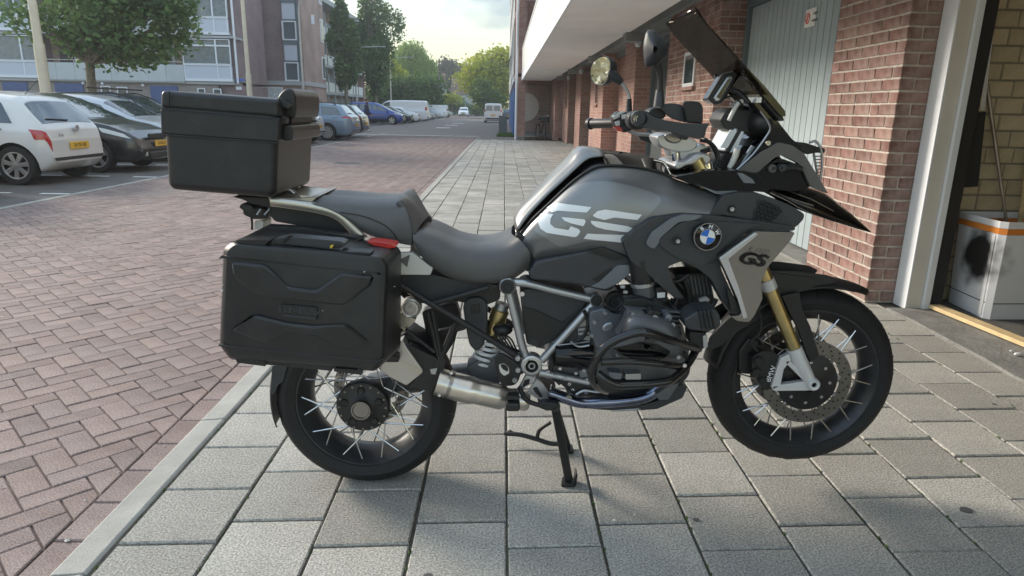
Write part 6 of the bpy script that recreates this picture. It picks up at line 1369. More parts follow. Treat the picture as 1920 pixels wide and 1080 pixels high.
for k in range(6): K('peg_ridge', MB().cbox(bp_(*S_((1125, 985))[0], .15+k*.02), (.044, .008, .012)), 'matte_black', bevel=.002)
pan('footpeg_link', S_((1130, 930), (1165, 935), (1190, 985), (1150, 1000), (1110, 970)), .158, .02, 'frame_silver', rnd=3); pipe('brake_pedal', S_((1175, 905), (1230, 1000), (1330, 1040), (1420, 1060), (1470, 1030)), .19, .008, 'matte_black'); pan('brake_pedal_pad', S_((1320, 1035), (1360, 1015), (1470, 1030), (1468, 1052), (1390, 1075), (1335, 1068)), .21, .03, 'matte_black', rnd=4)
# shock, boxes and tubes of the rear
sa, sb = bp_(*S_((1050, 275))[0], .04), bp_(*S_((905, 715))[0], .04)
K('shock_top', MB().tube([sa, sa.lerp(sb, .10)], .024, 20), 'frame_silver', smooth=50); K('shock_body', MB().tube([sa.lerp(sb, p) for p in (.10, .11, .28, .285, .30, .305, .44, .45, .60)], [.028, .030, .030, .0275, .0275, .030, .030, .022, .022], 24), 'gold', smooth=40)
n = 90; ax = (sb-sa).normalized(); u = ax.orthogonal().normalized(); v_ = ax.cross(u); K('shock_spring', MB().tube([sa.lerp(sb, .48+.52*k/n)+(u*math.cos(k*.42)+v_*math.sin(k*.42))*.038 for k in range(n)], .0065, 8), 'spring_white', smooth=60)
K('shock_rod', MB().tube([sa.lerp(sb, .6), sb], .012, 12), 'matte_black'); K('preload_motor', MB().sphere(bp_(*S_((1050, 470))[0], .09), (.034, .03, .020), 16, 10), 'matte_black', smooth=60)
for i in range(5): pipe('shock_wiring', S_((990+i*8, 480), (1010+i*25, 540), (1060+i*22, 590+i*6), (1120+i*14, 640)), .09+.005*i, .0032, 'wire_black', n=6)
pan('side_tank', S_((750, 290), (790, 235), (880, 225), (935, 270), (935, 470), (905, 600), (850, 640), (800, 590), (770, 440)), .09, .06, 'charcoal', rnd=6, bevel=.012); pan('side_tank_label', S_((812, 285), (880, 280), (882, 350), (815, 355)), .092, .01, 'matte_black', rnd=3)
pan('airbox_side', S_((1180, 190), (1230, 165), (1700, 240), (1640, 340), (1330, 610), (1230, 580), (1200, 400)), .115, .20, 'charcoal', rnd=5, bevel=.010); pan('airbox_ridge', S_((1190, 300), (1280, 320), (1500, 420), (1620, 320), (1640, 345), (1500, 520), (1330, 605), (1300, 540), (1230, 560)), .121, .02, 'matte_black', rnd=4, bevel=.006); bolt(S_((1196, 205))[0], .128, .009)
pan('swingarm', S_((770, 765), (870, 705), (985, 672), (1200, 700), (1220, 800), (1000, 885), (900, 872), (830, 835)), .08, .10, 'engine_grey', rnd=6, bevel=.015); K('swingarm_leg', MB().tube(P2(S_((1000, 780), (600, 830), (250, 860), (90, 915)), -.11), [.04, .045, .05, .06], 20), 'engine_grey', smooth=60)
pan('inner_fender', S_((280, 70), (700, 100), (940, 130), (1040, 110), (1030, 250), (900, 300), (700, 260), (480, 280), (330, 260), (270, 200)), .08, .16, 'matte_black', rnd=6, bevel=.01); pan('rear_inner_guard', S_((440, 330), (700, 270), (740, 400), (690, 560), (600, 700), (480, 520)), .0, .05, 'matte_black', rnd=8)
pipe('subframe_tube', S_((275, 135), (500, 270), (720, 400), (950, 540), (1180, 685)), .155, .0105, 'matte_black', n=12, smooth_path=False, mirror=True); pipe('subframe_tube', S_((530, 272), (740, 215), (945, 155)), .15, .009, 'matte_black', n=12, smooth_path=False, mirror=True)
for a, b in (((490, 340), (575, 700)), ((520, 330), (590, 680)), ((700, 420), (590, 695)), ((680, 440), (560, 740)), ((320, 470), (540, 640))): pipe('pillion_hanger', S_(a, b), .15, .0065, 'matte_black', n=8)
pan('hanger_joint', S_((530, 700), (600, 690), (620, 730), (560, 790), (510, 800)), .155, .02, 'matte_black', rnd=3); pan('pillion_bracket', S_((560, 480), (760, 440), (780, 470), (600, 520)), .10, .02, 'matte_black', rnd=4)
disc('brake_reservoir', S_((360, 312))[0], .16, .032, 'shield_silver', prof=[(0, .004), (.006, .004), (.007, .0), (.016, .0), (.017, .004), (.024, .003), (.028, .006), (.032, .002), (.033, -.03)], n=36); pan('reservoir_body', S_((235, 380), (300, 335), (400, 400), (340, 475), (290, 470)), .14, .04, 'gold_rail', rnd=4, bevel=.006)
for k in range(5): pan('reservoir_ridge', S_((225+k*14, 385+k*16), (250+k*14, 375+k*16), (256+k*14, 384+k*16), (232+k*14, 396+k*16)), .146, .02, 'shield_silver', bevel=.001)
pan('final_drive_cover', S_((375, 500), (450, 480), (540, 560), (560, 640), (440, 600)), -.09, .06, 'shield_silver', rnd=6, bevel=.01)
pan('rear_side_cover', Q_((1115, 545), (1320, 560), (1500, 602), (1715, 622), (1640, 660), (1520, 690), (1330, 722), (1115, 618)), .115, .23, 'charcoal', rnd=5, bevel=.008)
pan('tail_side_panel', Q_((1110, 430), (1195, 428), (1285, 500), (1316, 520), (1300, 562), (1110, 560)), .15, .02, 'off_white', rnd=3, bevel=.004, mirror=True); pan('side_panel_facet', Q_((1112, 470), (1178, 440), (1160, 515)), .1515, .004, 'taupe', bevel=.001)
# ---------------------------------------------------------------- centre stand
a, b = bp_(1040, 758, .13), gnd(1066, 908); b = Vector((b.x, b.y, .018)); YS = b.y
K('stand_leg', MB().bar(a, b, .030, .022, (0, 1, 0)), 'matte_black', bevel=.006, seg=3); K('stand_foot', MB().prism(roundpoly([Vector((b.x-.03, b.y-.025, .002)), Vector((b.x+.022, b.y-.025, .002)), Vector((b.x+.018, b.y+.03, .002)), Vector((b.x-.02, b.y+.03, .002))], .008, 3), (0, 0, .014)), 'matte_black', bevel=.004); K('stand_foot_flange', MB().bar(b+Vector((.022, 0, -.01)), b+Vector((.026, 0, .035)), .05, .006, (1, 0, 0)), 'matte_black', bevel=.003)
a2, b2 = bp_(1040, 758, -.12), gnd(1064, 846); b2 = Vector((b2.x, b2.y, .018)); K('stand_leg', MB().bar(a2, b2, .028, .022, (0, 1, 0)), 'matte_black', bevel=.006, seg=3); K('stand_foot', MB().prism(roundpoly([Vector((b2.x-.03, b2.y-.025, .002)), Vector((b2.x+.022, b2.y-.025, .002)), Vector((b2.x+.022, b2.y+.03, .002)), Vector((b2.x-.02, b2.y+.03, .002))], .008, 3), (0, 0, .014)), 'matte_black', bevel=.004)
K('stand_crossbar', MB().tube([a.lerp(b, .30), a2.lerp(b2, .30)], .011, 12), 'matte_black'); K('stand_pivot', MB().tube([a+Vector((0, -.02, 0)), a2+Vector((0, .02, 0))], .018, 14), 'matte_black'); pan('stand_mount', A6((330, 640), (390, 660), (425, 668), (422, 690), (370, 700), (340, 680)), .14, .26, 'matte_black', rnd=4)
q = [atY(947, 813, b2.y+.06), atY(975, 815, b2.y+.04), atY(1005, 823, b2.y+.02), atY(1035, 832, b2.y), b2+Vector((0, 0, .02))]; K('stand_tang', MB().tube(catmull(q, 5), .0095, 10), 'matte_black', smooth=60); K('stand_tang_strut', MB().tube(catmull([atY(1007, 822, b2.y+.02), atY(1012, 806, b2.y+.01), atY(1032, 792, b2.y)], 4), .008, 10), 'matte_black', smooth=60); K('stand_tang_pad', MB().tube([q[0]+Vector((-.004, 0, -.002)), q[0]+Vector((.02, .0, .012)), q[0]+Vector((.035, 0, .002))], .006, 8), 'matte_black')
# ---------------------------------------------------------------- tank, fairings
tank = patch('fuel_tank', [(T_((45, 735), (150, 610), (280, 490), (450, 330), (580, 240), (690, 206), (900, 212), (1080, 245), (1200, 290), (1400, 372), (1590, 440)), [.10, .11, .12, .125, .13, .13, .13, .14, .15, .16, .17]), (T_((60, 760), (170, 660), (330, 520), (480, 410), (620, 330), (760, 300), (950, 330), (1080, 370), (1210, 410), (1400, 470), (1560, 520)), [.12, .14, .155, .165, .17, .172, .175, .18, .19, .195, .20]), (T_((90, 800), (220, 740), (400, 640), (560, 560), (700, 520), (840, 500), (980, 510), (1100, 530), (1220, 540), (1400, 560), (1520, 570)), [.135, .16, .18, .19, .195, .195, .195, .20, .205, .21, .215]), (T_((150, 870), (260, 830), (420, 770), (580, 720), (700, 700), (830, 690), (950, 690), (1060, 690), (1200, 680), (1400, 680), (1500, 680)), [.14, .16, .18, .19, .195, .195, .195, .20, .205, .205, .205]), (T_((180, 925), (300, 900), (460, 870), (600, 850), (700, 850), (850, 880), (950, 880), (1060, 860), (1200, 840), (1400, 820), (1500, 800)), [.13, .145, .16, .17, .175, .175, .175, .18, .18, .18, .18])], 'tank_grey', n=44, sub=5)
decal('tank_side_foil', [T_((165, 690), (240, 540), (340, 440), (440, 365), (540, 330), (660, 318), (760, 325), (900, 357), (1040, 400), (1100, 430), (1117, 455), (1110, 485), (1000, 600), (900, 690), (830, 762), (560, 768), (400, 806), (360, 810), (330, 795))], tank, 'tank_light', mc, .0012, 5, 3)
G1 = [T_(*q) for q in (((262, 522), (310, 489), (350, 484), (597, 514), (560, 554), (345, 541), (300, 556)), ((218, 565), (312, 566), (293, 598), (288, 638), (320, 668), (425, 685), (440, 655), (500, 676), (513, 694), (492, 728), (470, 737), (262, 706), (215, 675), (195, 622)), ((372, 588), (545, 605), (553, 622), (536, 656), (440, 633), (395, 616)), ((605, 577), (640, 543), (700, 531), (975, 570), (940, 609), (768, 590), (690, 609), (630, 592)), ((590, 614), (650, 620), (870, 656), (908, 672), (912, 688), (872, 702), (700, 680), (632, 662), (596, 636)), ((565, 710), (820, 720), (857, 716), (822, 777), (535, 748)))]
decal('tank_lettering', G1, tank, 'decal_pale', mc, .0026, 4, 1.5)
patch('tank_top_cover', [(T_((25, 650), (70, 560), (210, 405), (340, 280), (440, 175), (530, 84), (690, 90), (830, 100), (980, 128), (1120, 168), (1190, 270)), [.055, .05, .045, .04, .03, .02, .02, .02, .02, .03, .05]), (T_((25, 690), (110, 570), (240, 440), (370, 320), (480, 215), (570, 130), (700, 120), (830, 130), (980, 165), (1110, 205), (1195, 280)), [.08, .08, .08, .075, .07, .07, .07, .07, .07, .08, .09]), (T_((40, 725), (140, 600), (270, 478), (420, 340), (550, 240), (660, 195), (760, 190), (900, 198), (1030, 220), (1110, 240), (1200, 290)), [.10, .105, .11, .115, .12, .12, .12, .12, .125, .13, .14])], 'gloss_black', n=34, sub=4)
patch('tank_trim', [(T_((20, 640), (70, 545), (205, 405), (330, 280), (440, 175), (525, 84), (640, 86), (690, 95)), [.075]*8), (T_((35, 700), (130, 570), (260, 430), (390, 310), (480, 225), (570, 150), (650, 135), (695, 130)), [.105]*8)], 'tank_light', n=24, sub=3, solid=.006)
pipe('tank_trim_line', T_((45, 738), (150, 608), (280, 486), (450, 326), (580, 236), (690, 203), (900, 209), (1080, 242), (1200, 288)), [.104, .114, .124, .129, .134, .134, .134, .144, .154], .004, 'wire_black', mirror=True); pipe('tank_cover_frame', T_((1060, 160), (1130, 178), (1160, 220), (1195, 285)), .10, .005, 'chrome', mirror=True)
pan('seat_bracket', T_((30, 700), (100, 740), (200, 800), (215, 850), (185, 915), (120, 1010), (40, 930), (20, 780)), .13, .04, 'matte_black', rnd=8, bevel=.012, mirror=True)
lp = pan('lower_tank_panel', T_((175, 925), (300, 895), (480, 860), (690, 808), (865, 883), (920, 935), (912, 992), (800, 1080), (760, 1130), (720, 1150), (420, 1085), (150, 1060), (120, 1015)), .185, .06, 'charcoal', rnd=5, bevel=.008, mirror=True)
pan('panel_blade', T_((655, 1078), (790, 950), (905, 945), (915, 985), (800, 1085), (700, 1130), (590, 1110)), .192, .03, 'engine_blue', rnd=4, bevel=.006); pan('panel_recess', T_((600, 1060), (740, 970), (760, 985), (650, 1075)), .1875, .004, 'wire_black', rnd=2, bevel=.001)
pan('vent_plate', T_((545, 846), (680, 814), (855, 890), (790, 908), (650, 875)), .187, .004, 'matte_black', rnd=2, bevel=.001)
m = MB()
for r_ in range(4):
    for k in range(15-r_*2):
        x, y = 575+k*19+r_*12, 838+k*4.2*(.4 if k < 5 else 1.2)-max(0, 5-k)*3+r_*13; p = bp_(*T_((x, y))[0], .1875); m.lathe(p, (0, -1, 0), [(0, .0012), (.0016, .0012), (.0016, 0)], 6)
K('vent_holes', m, 'wire_black', smooth=None, kind='stuff')
CH = [(1167, 452), (1195, 428), (1225, 409), (1278, 401), (1330, 403), (1435, 416), (1492, 425), (1490, 433), (1415, 431), (1395, 440), (1360, 469), (1347, 482), (1353, 506), (1372, 548), (1386, 575), (1374, 592), (1356, 566), (1334, 525), (1312, 506), (1278, 490), (1252, 500), (1262, 530), (1284, 560), (1266, 560), (1240, 538), (1213, 512), (1182, 490)]
pan('radiator_shroud', CH, .235, .05, 'charcoal', rnd=5, bevel=.010, seg=4, mirror=True)
pan('shroud_raised_edge', [*T_((1010, 770), (1050, 700), (1190, 600), (1290, 568), (1440, 575), (1380, 610), (1250, 625), (1110, 745), (1100, 790), (1060, 830), (1010, 800))], .247, .02, 'engine_blue', rnd=5, bevel=.008); pan('shroud_face', T_((1100, 770), (1120, 735), (1260, 630), (1330, 612), (1900, 640), (1720, 690), (1540, 860), (1530, 900), (1420, 960), (1230, 890), (1110, 800)), .243, .02, 'charcoal', rnd=6, bevel=.006)
pan('upper_shroud', [*F_((435, 812), (470, 770), (540, 668), (650, 642), (790, 642), (930, 690), (1060, 745), (1155, 805), (1148, 845), (1090, 905), (1000, 908), (760, 850), (560, 815))], .215, .05, 'charcoal', rnd=5, bevel=.010, seg=4, mirror=True)
pan('shroud_grille', F_((770, 800), (850, 695), (980, 770), (985, 790), (900, 862), (780, 830)), .218, .01, 'wire_black', rnd=3, bevel=.001)
for r_ in range(5):
    for k in range(5):
        x, y = 815+k*34+(r_ % 2)*17-r_*8, 715+r_*30+k*12
        if 770 < x < 975 and y < 850 and y > 690+(x-850)*.55: p = bp_(*F_((x, y))[0], .219); K('grille_cell', MB().lathe(p, (0, -1, 0), [(.005, .001), (.0065, .003), (.008, .001)], 6), 'charcoal')
for z in ((612, 770), (205, 1010)): c = F_(z)[0]; disc('bolt_recess', c, .222 if z[0] > 400 else .2645, .0115, 'wire_black', .004); bolt(c, .2245 if z[0] > 400 else .267, .0075)
c = T_((1465, 735))[0]; d_ = .268
rn = disc('roundel', c, d_, .041, 'gloss_black', prof=[(0, .001), (.036, .002), (.041, -.001), (.041, -.02)], n=48); disc('roundel_ring', c, d_, .041, 'chrome', prof=[(.0385, .001), (.0390, .004), (.0408, .004), (.0415, -.005)], n=48); disc('roundel_inner_ring', c, d_, .02, 'chrome', prof=[(.0215, .001), (.0217, .0035), (.0233, .0035), (.0235, .001)], n=40)
pc = bp_(*c, d_)
for k in range(4):
    m = MB(); q = [pc+Vector((0, -.002, 0))]+[pc+Vector((math.cos(a)*.0216, -.002, math.sin(a)*.0216)) for a in [R(90*k-12+9*j) for j in range(11)]]; m.prism(q, (0, -.0012, 0)); K('roundel_quarter', m, 'roundel_white' if k % 2 == 0 else 'roundel_blue', smooth=None)
for ch, a in (('B', 128), ('M', 78), ('W', 27)): text('roundel_letter', ch, .0155, 'roundel_white', mc, MO, pc+Vector((math.cos(R(a))*.0302, -.0035, math.sin(R(a))*.0302)), (pi/2, R(90-a), 0), bold=.0004)
sv = [(1347, 484), (1416, 434), (1491, 436), (1480, 454), (1441, 499), (1427, 529), (1430, 560), (1415, 591), (1405, 604), (1382, 602), (1370, 593), (1386, 592), (1392, 584), (1382, 560), (1361, 510)]
pan('side_wing', sv, .272, .03, 'satin_silver', rnd=3, bevel=.007, seg=4, mirror=True); pan('wing_bevel', [(1349, 484), (1417, 436), (1422, 440), (1366, 486), (1386, 540), (1402, 595), (1394, 598), (1383, 560), (1362, 512)], .2755, .008, 'wing_edge', rnd=2, bevel=.003); pan('wing_gap', [(1362, 540), (1372, 548), (1388, 582), (1384, 590), (1372, 590)], .262, .01, 'wire_black', bevel=.001)
pc = bp_(1410, 487, .2785); text('wing_lettering', 'GS', .050, 'gloss_black', mc, MO, pc, (pi/2, R(8), 0), sx=1.35, shear=.25, bold=.0016); pc = bp_(1424, 471, .2778); text('wing_small_lettering', 'R 1250', .018, 'satin_silver', mc, MO, pc, (pi/2, R(8), 0), sx=1.2, shear=.25)
# gloss black parts, nose frame, headlight, beak
pan('tank_shroud_gloss', F_((165, 530), (300, 505), (420, 478), (660, 478), (800, 500), (900, 600), (880, 645), (780, 635), (660, 640), (560, 655), (480, 645), (330, 590)), .185, .37, 'gloss_black', rnd=6, bevel=.015, seg=4); pan('shroud_highlight_strip', F_((330, 575), (490, 635), (650, 630), (640, 650), (560, 662), (480, 652)), .19, .02, 'engine_blue', rnd=2, bevel=.003); pan('shroud_facet', F_((648, 496), (690, 500), (760, 540), (786, 576), (700, 572)), .188, .005, 'engine_blue', rnd=1, bevel=.001)
pan('nose_frame', F_((650, 482), (700, 440), (830, 340), (955, 268), (1060, 288), (1150, 350), (1190, 415), (1260, 530), (1335, 655), (1290, 635), (1200, 600), (1150, 490), (1110, 425), (985, 362), (940, 375), (800, 495), (740, 495)), .125, .025, 'taupe', rnd=4, bevel=.006, mirror=True)
pan('headlight_housing', F_((780, 500), (960, 380), (1100, 430), (1150, 500), (1200, 605), (1080, 640), (900, 620)), .11, .22, 'gloss_black', rnd=6, bevel=.012); disc('headlight_boss', F_((912, 465))[0], .118, .014, 'taupe', prof=[(0, .0), (.005, .0), (.006, .006), (.011, .006), (.014, .002), (.014, -.01)])
K('turn_signal_stalk', MB().tube(P2(F_((990, 460), (1060, 455), (1130, 470)), .13), [.014, .011, .010], 14), 'matte_black', smooth=60); disc('stalk_base', F_((990, 460))[0], .145, .012, 'charcoal', prof=[(0, .004), (.004, .004), (.005, 0), (.011, .0), (.012, -.02)])
pan('headlight_lens', F_((1120, 540), (1150, 500), (1180, 590), (1140, 590)), .08, .16, 'head_clear', bevel=.006)
patch('beak', [(F_((880, 600), (1000, 585), (1130, 590), (1290, 640), (1420, 735), (1560, 850), (1650, 935)), 0.0), (F_((885, 615), (1000, 610), (1130, 620), (1290, 675), (1420, 765), (1550, 865), (1650, 938)), [.05, .055, .06, .055, .045, .03, .006]), (F_((890, 632), (1000, 680), (1120, 735), (1290, 800), (1430, 855), (1560, 905), (1648, 941)), [.075, .085, .09, .08, .06, .035, .007]), (F_((900, 650), (1010, 700), (1130, 770), (1290, 835), (1430, 880), (1550, 918), (1645, 943)), [.06, .07, .075, .065, .05, .03, .006])], 'gloss_black', n=30, sub=4)
for q, mt in ((((935, 605), (1060, 640), (1200, 690), (1370, 780)), 'gold_rail'), (((900, 630), (1060, 690), (1220, 740)), 'gold_rail')): decal('beak_pinstripe', [F_(*(list(q)+[(x, y+7) for x, y in reversed(q)]))], D.objects['beak'], mt, mc, .0012, 2)
# screen guard in front of the light
pan('light_guard_mount', F_((1080, 262), (1160, 270), (1250, 300), (1310, 315), (1305, 350), (1240, 345), (1170, 360), (1120, 320)), .05, .10, 'matte_black', rnd=4); K('light_guard', MB().tube(catmull(P2(F_((1190, 270), (1240, 262), (1280, 330), (1285, 450), (1270, 560)), .08), 5), .004, 8), 'frame_silver', smooth=60); K('light_guard', MB().tube(catmull(P2(F_((1210, 290), (1225, 360), (1240, 450), (1260, 560)), .03), 5), .004, 8), 'frame_silver', smooth=60)
for k in range(7): K('guard_bar', MB().tube(P2(F_((1215+k*7, 372+k*24), (1280, 372+k*24)), .06), .0022, 6), 'frame_silver')
# ---------------------------------------------------------------- windscreen and cockpit
ws = [A7((462, 28), (490, 74), (570, 165), (668, 272), (730, 350)), ]
o = patch('windscreen', [(A7((462, 28), (490, 74), (570, 165), (668, 272), (740, 365)), .175), (A7((472, 36), (500, 82), (580, 172), (676, 280), (748, 372)), .12), (A7((478, 44), (506, 90), (586, 178), (682, 286), (754, 378)), 0.)], 'screen_tint', n=24, sub=4, solid=.004)
pipe('screen_edge', A7((462, 28), (490, 74), (570, 165), (668, 272)), .176, .0022, 'screen_tint', n=6)
pan('screen_rail', A7((652, 262), (672, 268), (740, 340), (815, 432), (818, 452), (800, 455), (720, 365), (660, 300)), .15, .02, 'gloss_black', rnd=2, bevel=.005, mirror=True); pan('screen_slider', A7((740, 372), (800, 440), (812, 470), (795, 472), (735, 400)), .14, .03, 'matte_black', rnd=2, mirror=True)
pan('cockpit_cowl', A7((690, 400), (730, 400), (840, 540), (880, 572), (850, 585), (760, 560), (700, 620), (640, 668), (600, 662), (660, 600), (745, 535), (758, 500), (720, 440)), .115, .23, 'gloss_black', rnd=3, bevel=.01); pipe('cowl_edge', A7((718, 432), (745, 470), (756, 500), (742, 530), (690, 600), (625, 662)), .12, .003, 'frame_silver', n=6)
K('instrument_pod', MB().sphere(bp_(*A7((708, 478))[0], .02), (.045, .10, .050), 20, 12), 'matte_black', smooth=70); pan('pod_housing', A7((560, 470), (580, 435), (610, 420), (700, 430), (740, 470), (700, 520), (640, 520), (585, 505)), .05, .12, 'matte_black', rnd=5, bevel=.012)
def plate(name, pts, d0, d1, th, mat, par=mc, bevel=.004):
    """plate seen edge on in the side view: two px points give its line, d0..d1 its width"""
    a, b = bp_(*pts[0], 0), bp_(*pts[1], 0); u = (b-a).normalized(); n_ = Vector((u.z, 0, -u.x)); vs = []
    for p in (a, b):
        for d in (d0, d1): vs += [p+Vector((0, -d, 0))+n_*th/2, p+Vector((0, -d, 0))-n_*th/2]
    q = [vs[0], vs[1], vs[5], vs[4]]; m = MB().prism(q, Vector((0, -(d1-d0), 0))); return K(name, m, mat, par, bevel=bevel)
plate('instrument_display', A7((560, 590), (610, 500)), -.11, .075, .016, 'matte_black'); plate('display_glass', A7((560, 588), (607, 502)), -.10, .065, .020, 'tft_sky_reflection')
pan('display_side', A7((562, 575), (602, 505), (655, 513), (628, 580)), .074, .006, 'tft_sky_reflection', rnd=2, bevel=.002)  # pale panel paints the sky reflected on the display
plate('navigation_device', A7((528, 398), (604, 282)), -.075, .065, .030, 'gloss_black', bevel=.008)
pan('device_side', A7((512, 382), (568, 290), (612, 278), (628, 292), (612, 330), (560, 405), (540, 408)), .068, .012, 'matte_black', rnd=3, bevel=.005); pan('device_bezel', A7((536, 382), (590, 300), (606, 296), (612, 305), (560, 392), (545, 395)), .071, .006, 'frame_silver', rnd=2, bevel=.003); pan('device_inlay', A7((548, 378), (592, 310), (604, 306), (562, 384)), .0745, .003, 'gloss_black', rnd=1, bevel=.001)
pipe('device_mount_arm', A7((610, 350), (640, 365), (670, 400), (690, 430)), .05, .009, 'charcoal', n=12); pipe('device_bracket', A7((595, 470), (615, 430), (635, 400), (650, 395)), .055, .007, 'off_white', n=10); pipe('device_bracket', A7((640, 400), (680, 410), (700, 385)), .055, .005, 'frame_silver', n=8)
pipe('device_cable', A7((575, 385), (600, 375), (625, 385), (650, 410)), .06, .003, 'wire_black', n=6)
pipe('cockpit_strut', A7((600, 655), (620, 610), (628, 580)), .10, .010, 'off_white', n=10); pipe('cockpit_strut', A7((640, 650), (670, 600), (690, 570)), .11, .008, 'engine_blue', n=10); bolt(A7((750, 558))[0], .13, .008, 'gold_rail')
pan('cockpit_inner', A7((556, 660), (575, 600), (640, 600), (700, 540), (660, 640), (610, 668)), .06, .12, 'matte_black', rnd=4, bevel=.01)
# fork crown and risers
pan('bar_riser', B1((362, 795), (380, 775), (440, 756), (560, 775), (650, 805), (680, 840), (640, 890), (560, 905), (480, 890), (400, 868)), .06, .12, 'cast_silver', rnd=8, bevel=.014, seg=4); pan('riser_clamp', B1((425, 765), (470, 755), (545, 780), (555, 815), (520, 840), (460, 830), (425, 800)), .068, .03, 'satin_silver', rnd=6, bevel=.010); pan('riser_stem', B1((470, 880), (560, 890), (640, 880), (700, 830), (755, 865), (740, 900), (690, 900), (600, 960), (500, 960), (475, 920)), .05, .10, 'cast_silver', rnd=6, bevel=.012)
pan('fork_crown', B1((488, 1005), (520, 975), (600, 965), (650, 920), (740, 905), (778, 940), (770, 985), (720, 1005), (600, 1000), (520, 1045)), .115, .23, 'cast_silver', rnd=8, bevel=.012, seg=4); K('fork_top', MB().tube(P2(B1((738, 1045), (728, 985)), .10), .024, 20), 'chrome', smooth=50); K('fork_top', MB().tube(P2(B1((738, 1045), (728, 985)), -.10), .024, 20), 'chrome', smooth=50)
K('fork_top_ring', MB().tube(P2(B1((720, 905), (712, 870)), .03), .026, 20), 'matte_black', smooth=50); K('steering_stem', MB().tube(P2(B1((515, 970), (505, 905)), .06), .014, 14), 'chrome', smooth=50)
for q, d in ((((720, 800), (790, 850), (825, 920), (810, 1000), (760, 1040)), .10), (((640, 990), (620, 1040), (600, 1075)), .09), (((560, 1030), (620, 1010), (700, 1030)), .08), (((690, 810), (760, 830), (800, 890), (830, 970)), .06)): pipe('control_cable', B1(*q), d, .0055, 'wire_black', n=8)
# handlebar: bar, grips, guards, mirrors
HBp = [bp_(1112, 232, -.44), bp_(1150, 231, -.36), bp_(1200, 231, -.24), bp_(1262, 250, -.06), bp_(1285, 255, .06), bp_(1250, 236, .24), bp_(1210, 226, .38), bp_(1197, 222, .45)]
K('handlebar', MB().tube(catmull(HBp, 5), .0125, 14), 'matte_black', smooth=60); K('grip', MB().tube([bp_(1106, 232, -.46), bp_(1110, 232, -.45), bp_(1152, 231, -.36)], [.017, .0185, .0175], 20), 'matte_black', smooth=50); K('grip_flange', MB().tube([bp_(1104.5, 232, -.463), bp_(1109, 232, -.452)], .022, 20), 'charcoal', smooth=50)
K('grip', MB().tube([HBp[6], HBp[7]], .018, 20), 'matte_black', smooth=50)
pan('switch_cluster', A7((140, 455), (165, 432), (190, 440), (212, 430), (225, 450), (222, 505), (190, 518), (150, 498)), -.30, .06, 'matte_black', rnd=4, bevel=.008)
for q in (((143, 452), (168, 440), (172, 455), (146, 468)), ((150, 475), (170, 468), (172, 490), (155, 492)), ((176, 446), (196, 444), (198, 462), (178, 466)), ((160, 440), (185, 432), (190, 440), (165, 450))): pan('switch_button', A7(*q), -.294, .02, 'frame_silver', rnd=2, bevel=.003)
pan('switch_red', A7((145, 495), (170, 492), (185, 510), (165, 512)), -.292, .02, 'reflector_red', rnd=2, bevel=.003)
pipe('clutch_lever', A7((185, 500), (230, 520), (290, 525)), -.36, .007, 'frame_silver')
pan('bar_end_weight', B1((150, 620), (200, 590), (300, 590), (320, 640), (290, 720), (200, 740), (150, 700)), .36, .05, 'matte_black', rnd=10, bevel=.012)
pan('hand_guard', B1((182, 625), (200, 600), (245, 585), (300, 605), (340, 635), (420, 660), (560, 682), (700, 690), (762, 690), (735, 720), (715, 780), (690, 808), (560, 772), (420, 742), (300, 722), (220, 712), (186, 680)), .435, .028, 'charcoal', rnd=6, bevel=.010, seg=4); disc('guard_bolt', B1((234, 652))[0], .447, .017, 'satin_silver', prof=[(0, -.002), (.006, -.002), (.007, .002), (.010, .002), (.011, 0), (.0145, 0), (.017, .002), (.018, -.015)])
pan('guard_deflector', B1((562, 518), (640, 516), (690, 524), (716, 560), (714, 690), (590, 682), (575, 600)), .40, .012, 'matte_black', rnd=6, bevel=.004); pan('guard_deflector_rear', B1((385, 545), (470, 533), (560, 545), (575, 610), (600, 684), (480, 650), (420, 600)), .38, .012, 'charcoal', rnd=6, bevel=.004); pan('throttle_housing', B1((300, 590), (360, 560), (430, 580), (440, 640), (380, 660), (310, 630)), .36, .06, 'matte_black', rnd=8, bevel=.012)
pan('guard_front_tip', B1((700, 690), (765, 685), (740, 725), (720, 800), (700, 780), (725, 735)), .42, .03, 'charcoal', rnd=2, bevel=.005)
pan('far_hand_guard', A7((240, 520), (300, 530), (330, 545), (300, 560), (250, 545)), -.40, .02, 'charcoal', rnd=3)
def mirror(name, cpx, d, pts, stem, r0, glass):
    hs = pan('mirror_housing', pts, d, .035, 'matte_black', rnd=5, bevel=.012, seg=4)
    pipe('mirror_stem', stem, [d]*len(stem), r0, 'matte_black', n=12); return hs
# far mirror: glass towards the rider
mp_ = [A7(*q) for q in (((62, 262), (68, 238), (85, 226), (105, 228), (125, 255), (132, 285), (118, 312), (85, 326), (72, 318)),)][0]
m = MB(); ctr = bp_(*A7((98, 276))[0], -.36); nrm = Vector((-.78, -.60, .10)).normalized(); u = nrm.cross(Vector((0, 0, 1))).normalized(); v_ = u.cross(nrm)
def mshape(k, off): return [ctr+u*(x*k)+v_*(z*k)+nrm*off for x, z in ((-.055, .005), (-.050, .035), (-.028, .052), (.005, .053), (.040, .038), (.055, .010), (.048, -.025), (.022, -.050), (-.022, -.054), (-.046, -.036))]
def tilt(pts): return pts
m.loft([roundpoly(mshape(.55, -.055), .01, 2), roundpoly(mshape(.9, -.03), .012, 2), roundpoly(mshape(1.0, 0), .012, 2), roundpoly(mshape(.97, .006), .012, 2), roundpoly(mshape(.90, .004), .012, 2)]); mh = K('mirror_housing', m, 'charcoal', smooth=50)
m = MB(); m.prism(roundpoly(mshape(.90, .0045), .012, 2), nrm*.002); K('mirror_glass', m, 'mirror_glass', smooth=None)
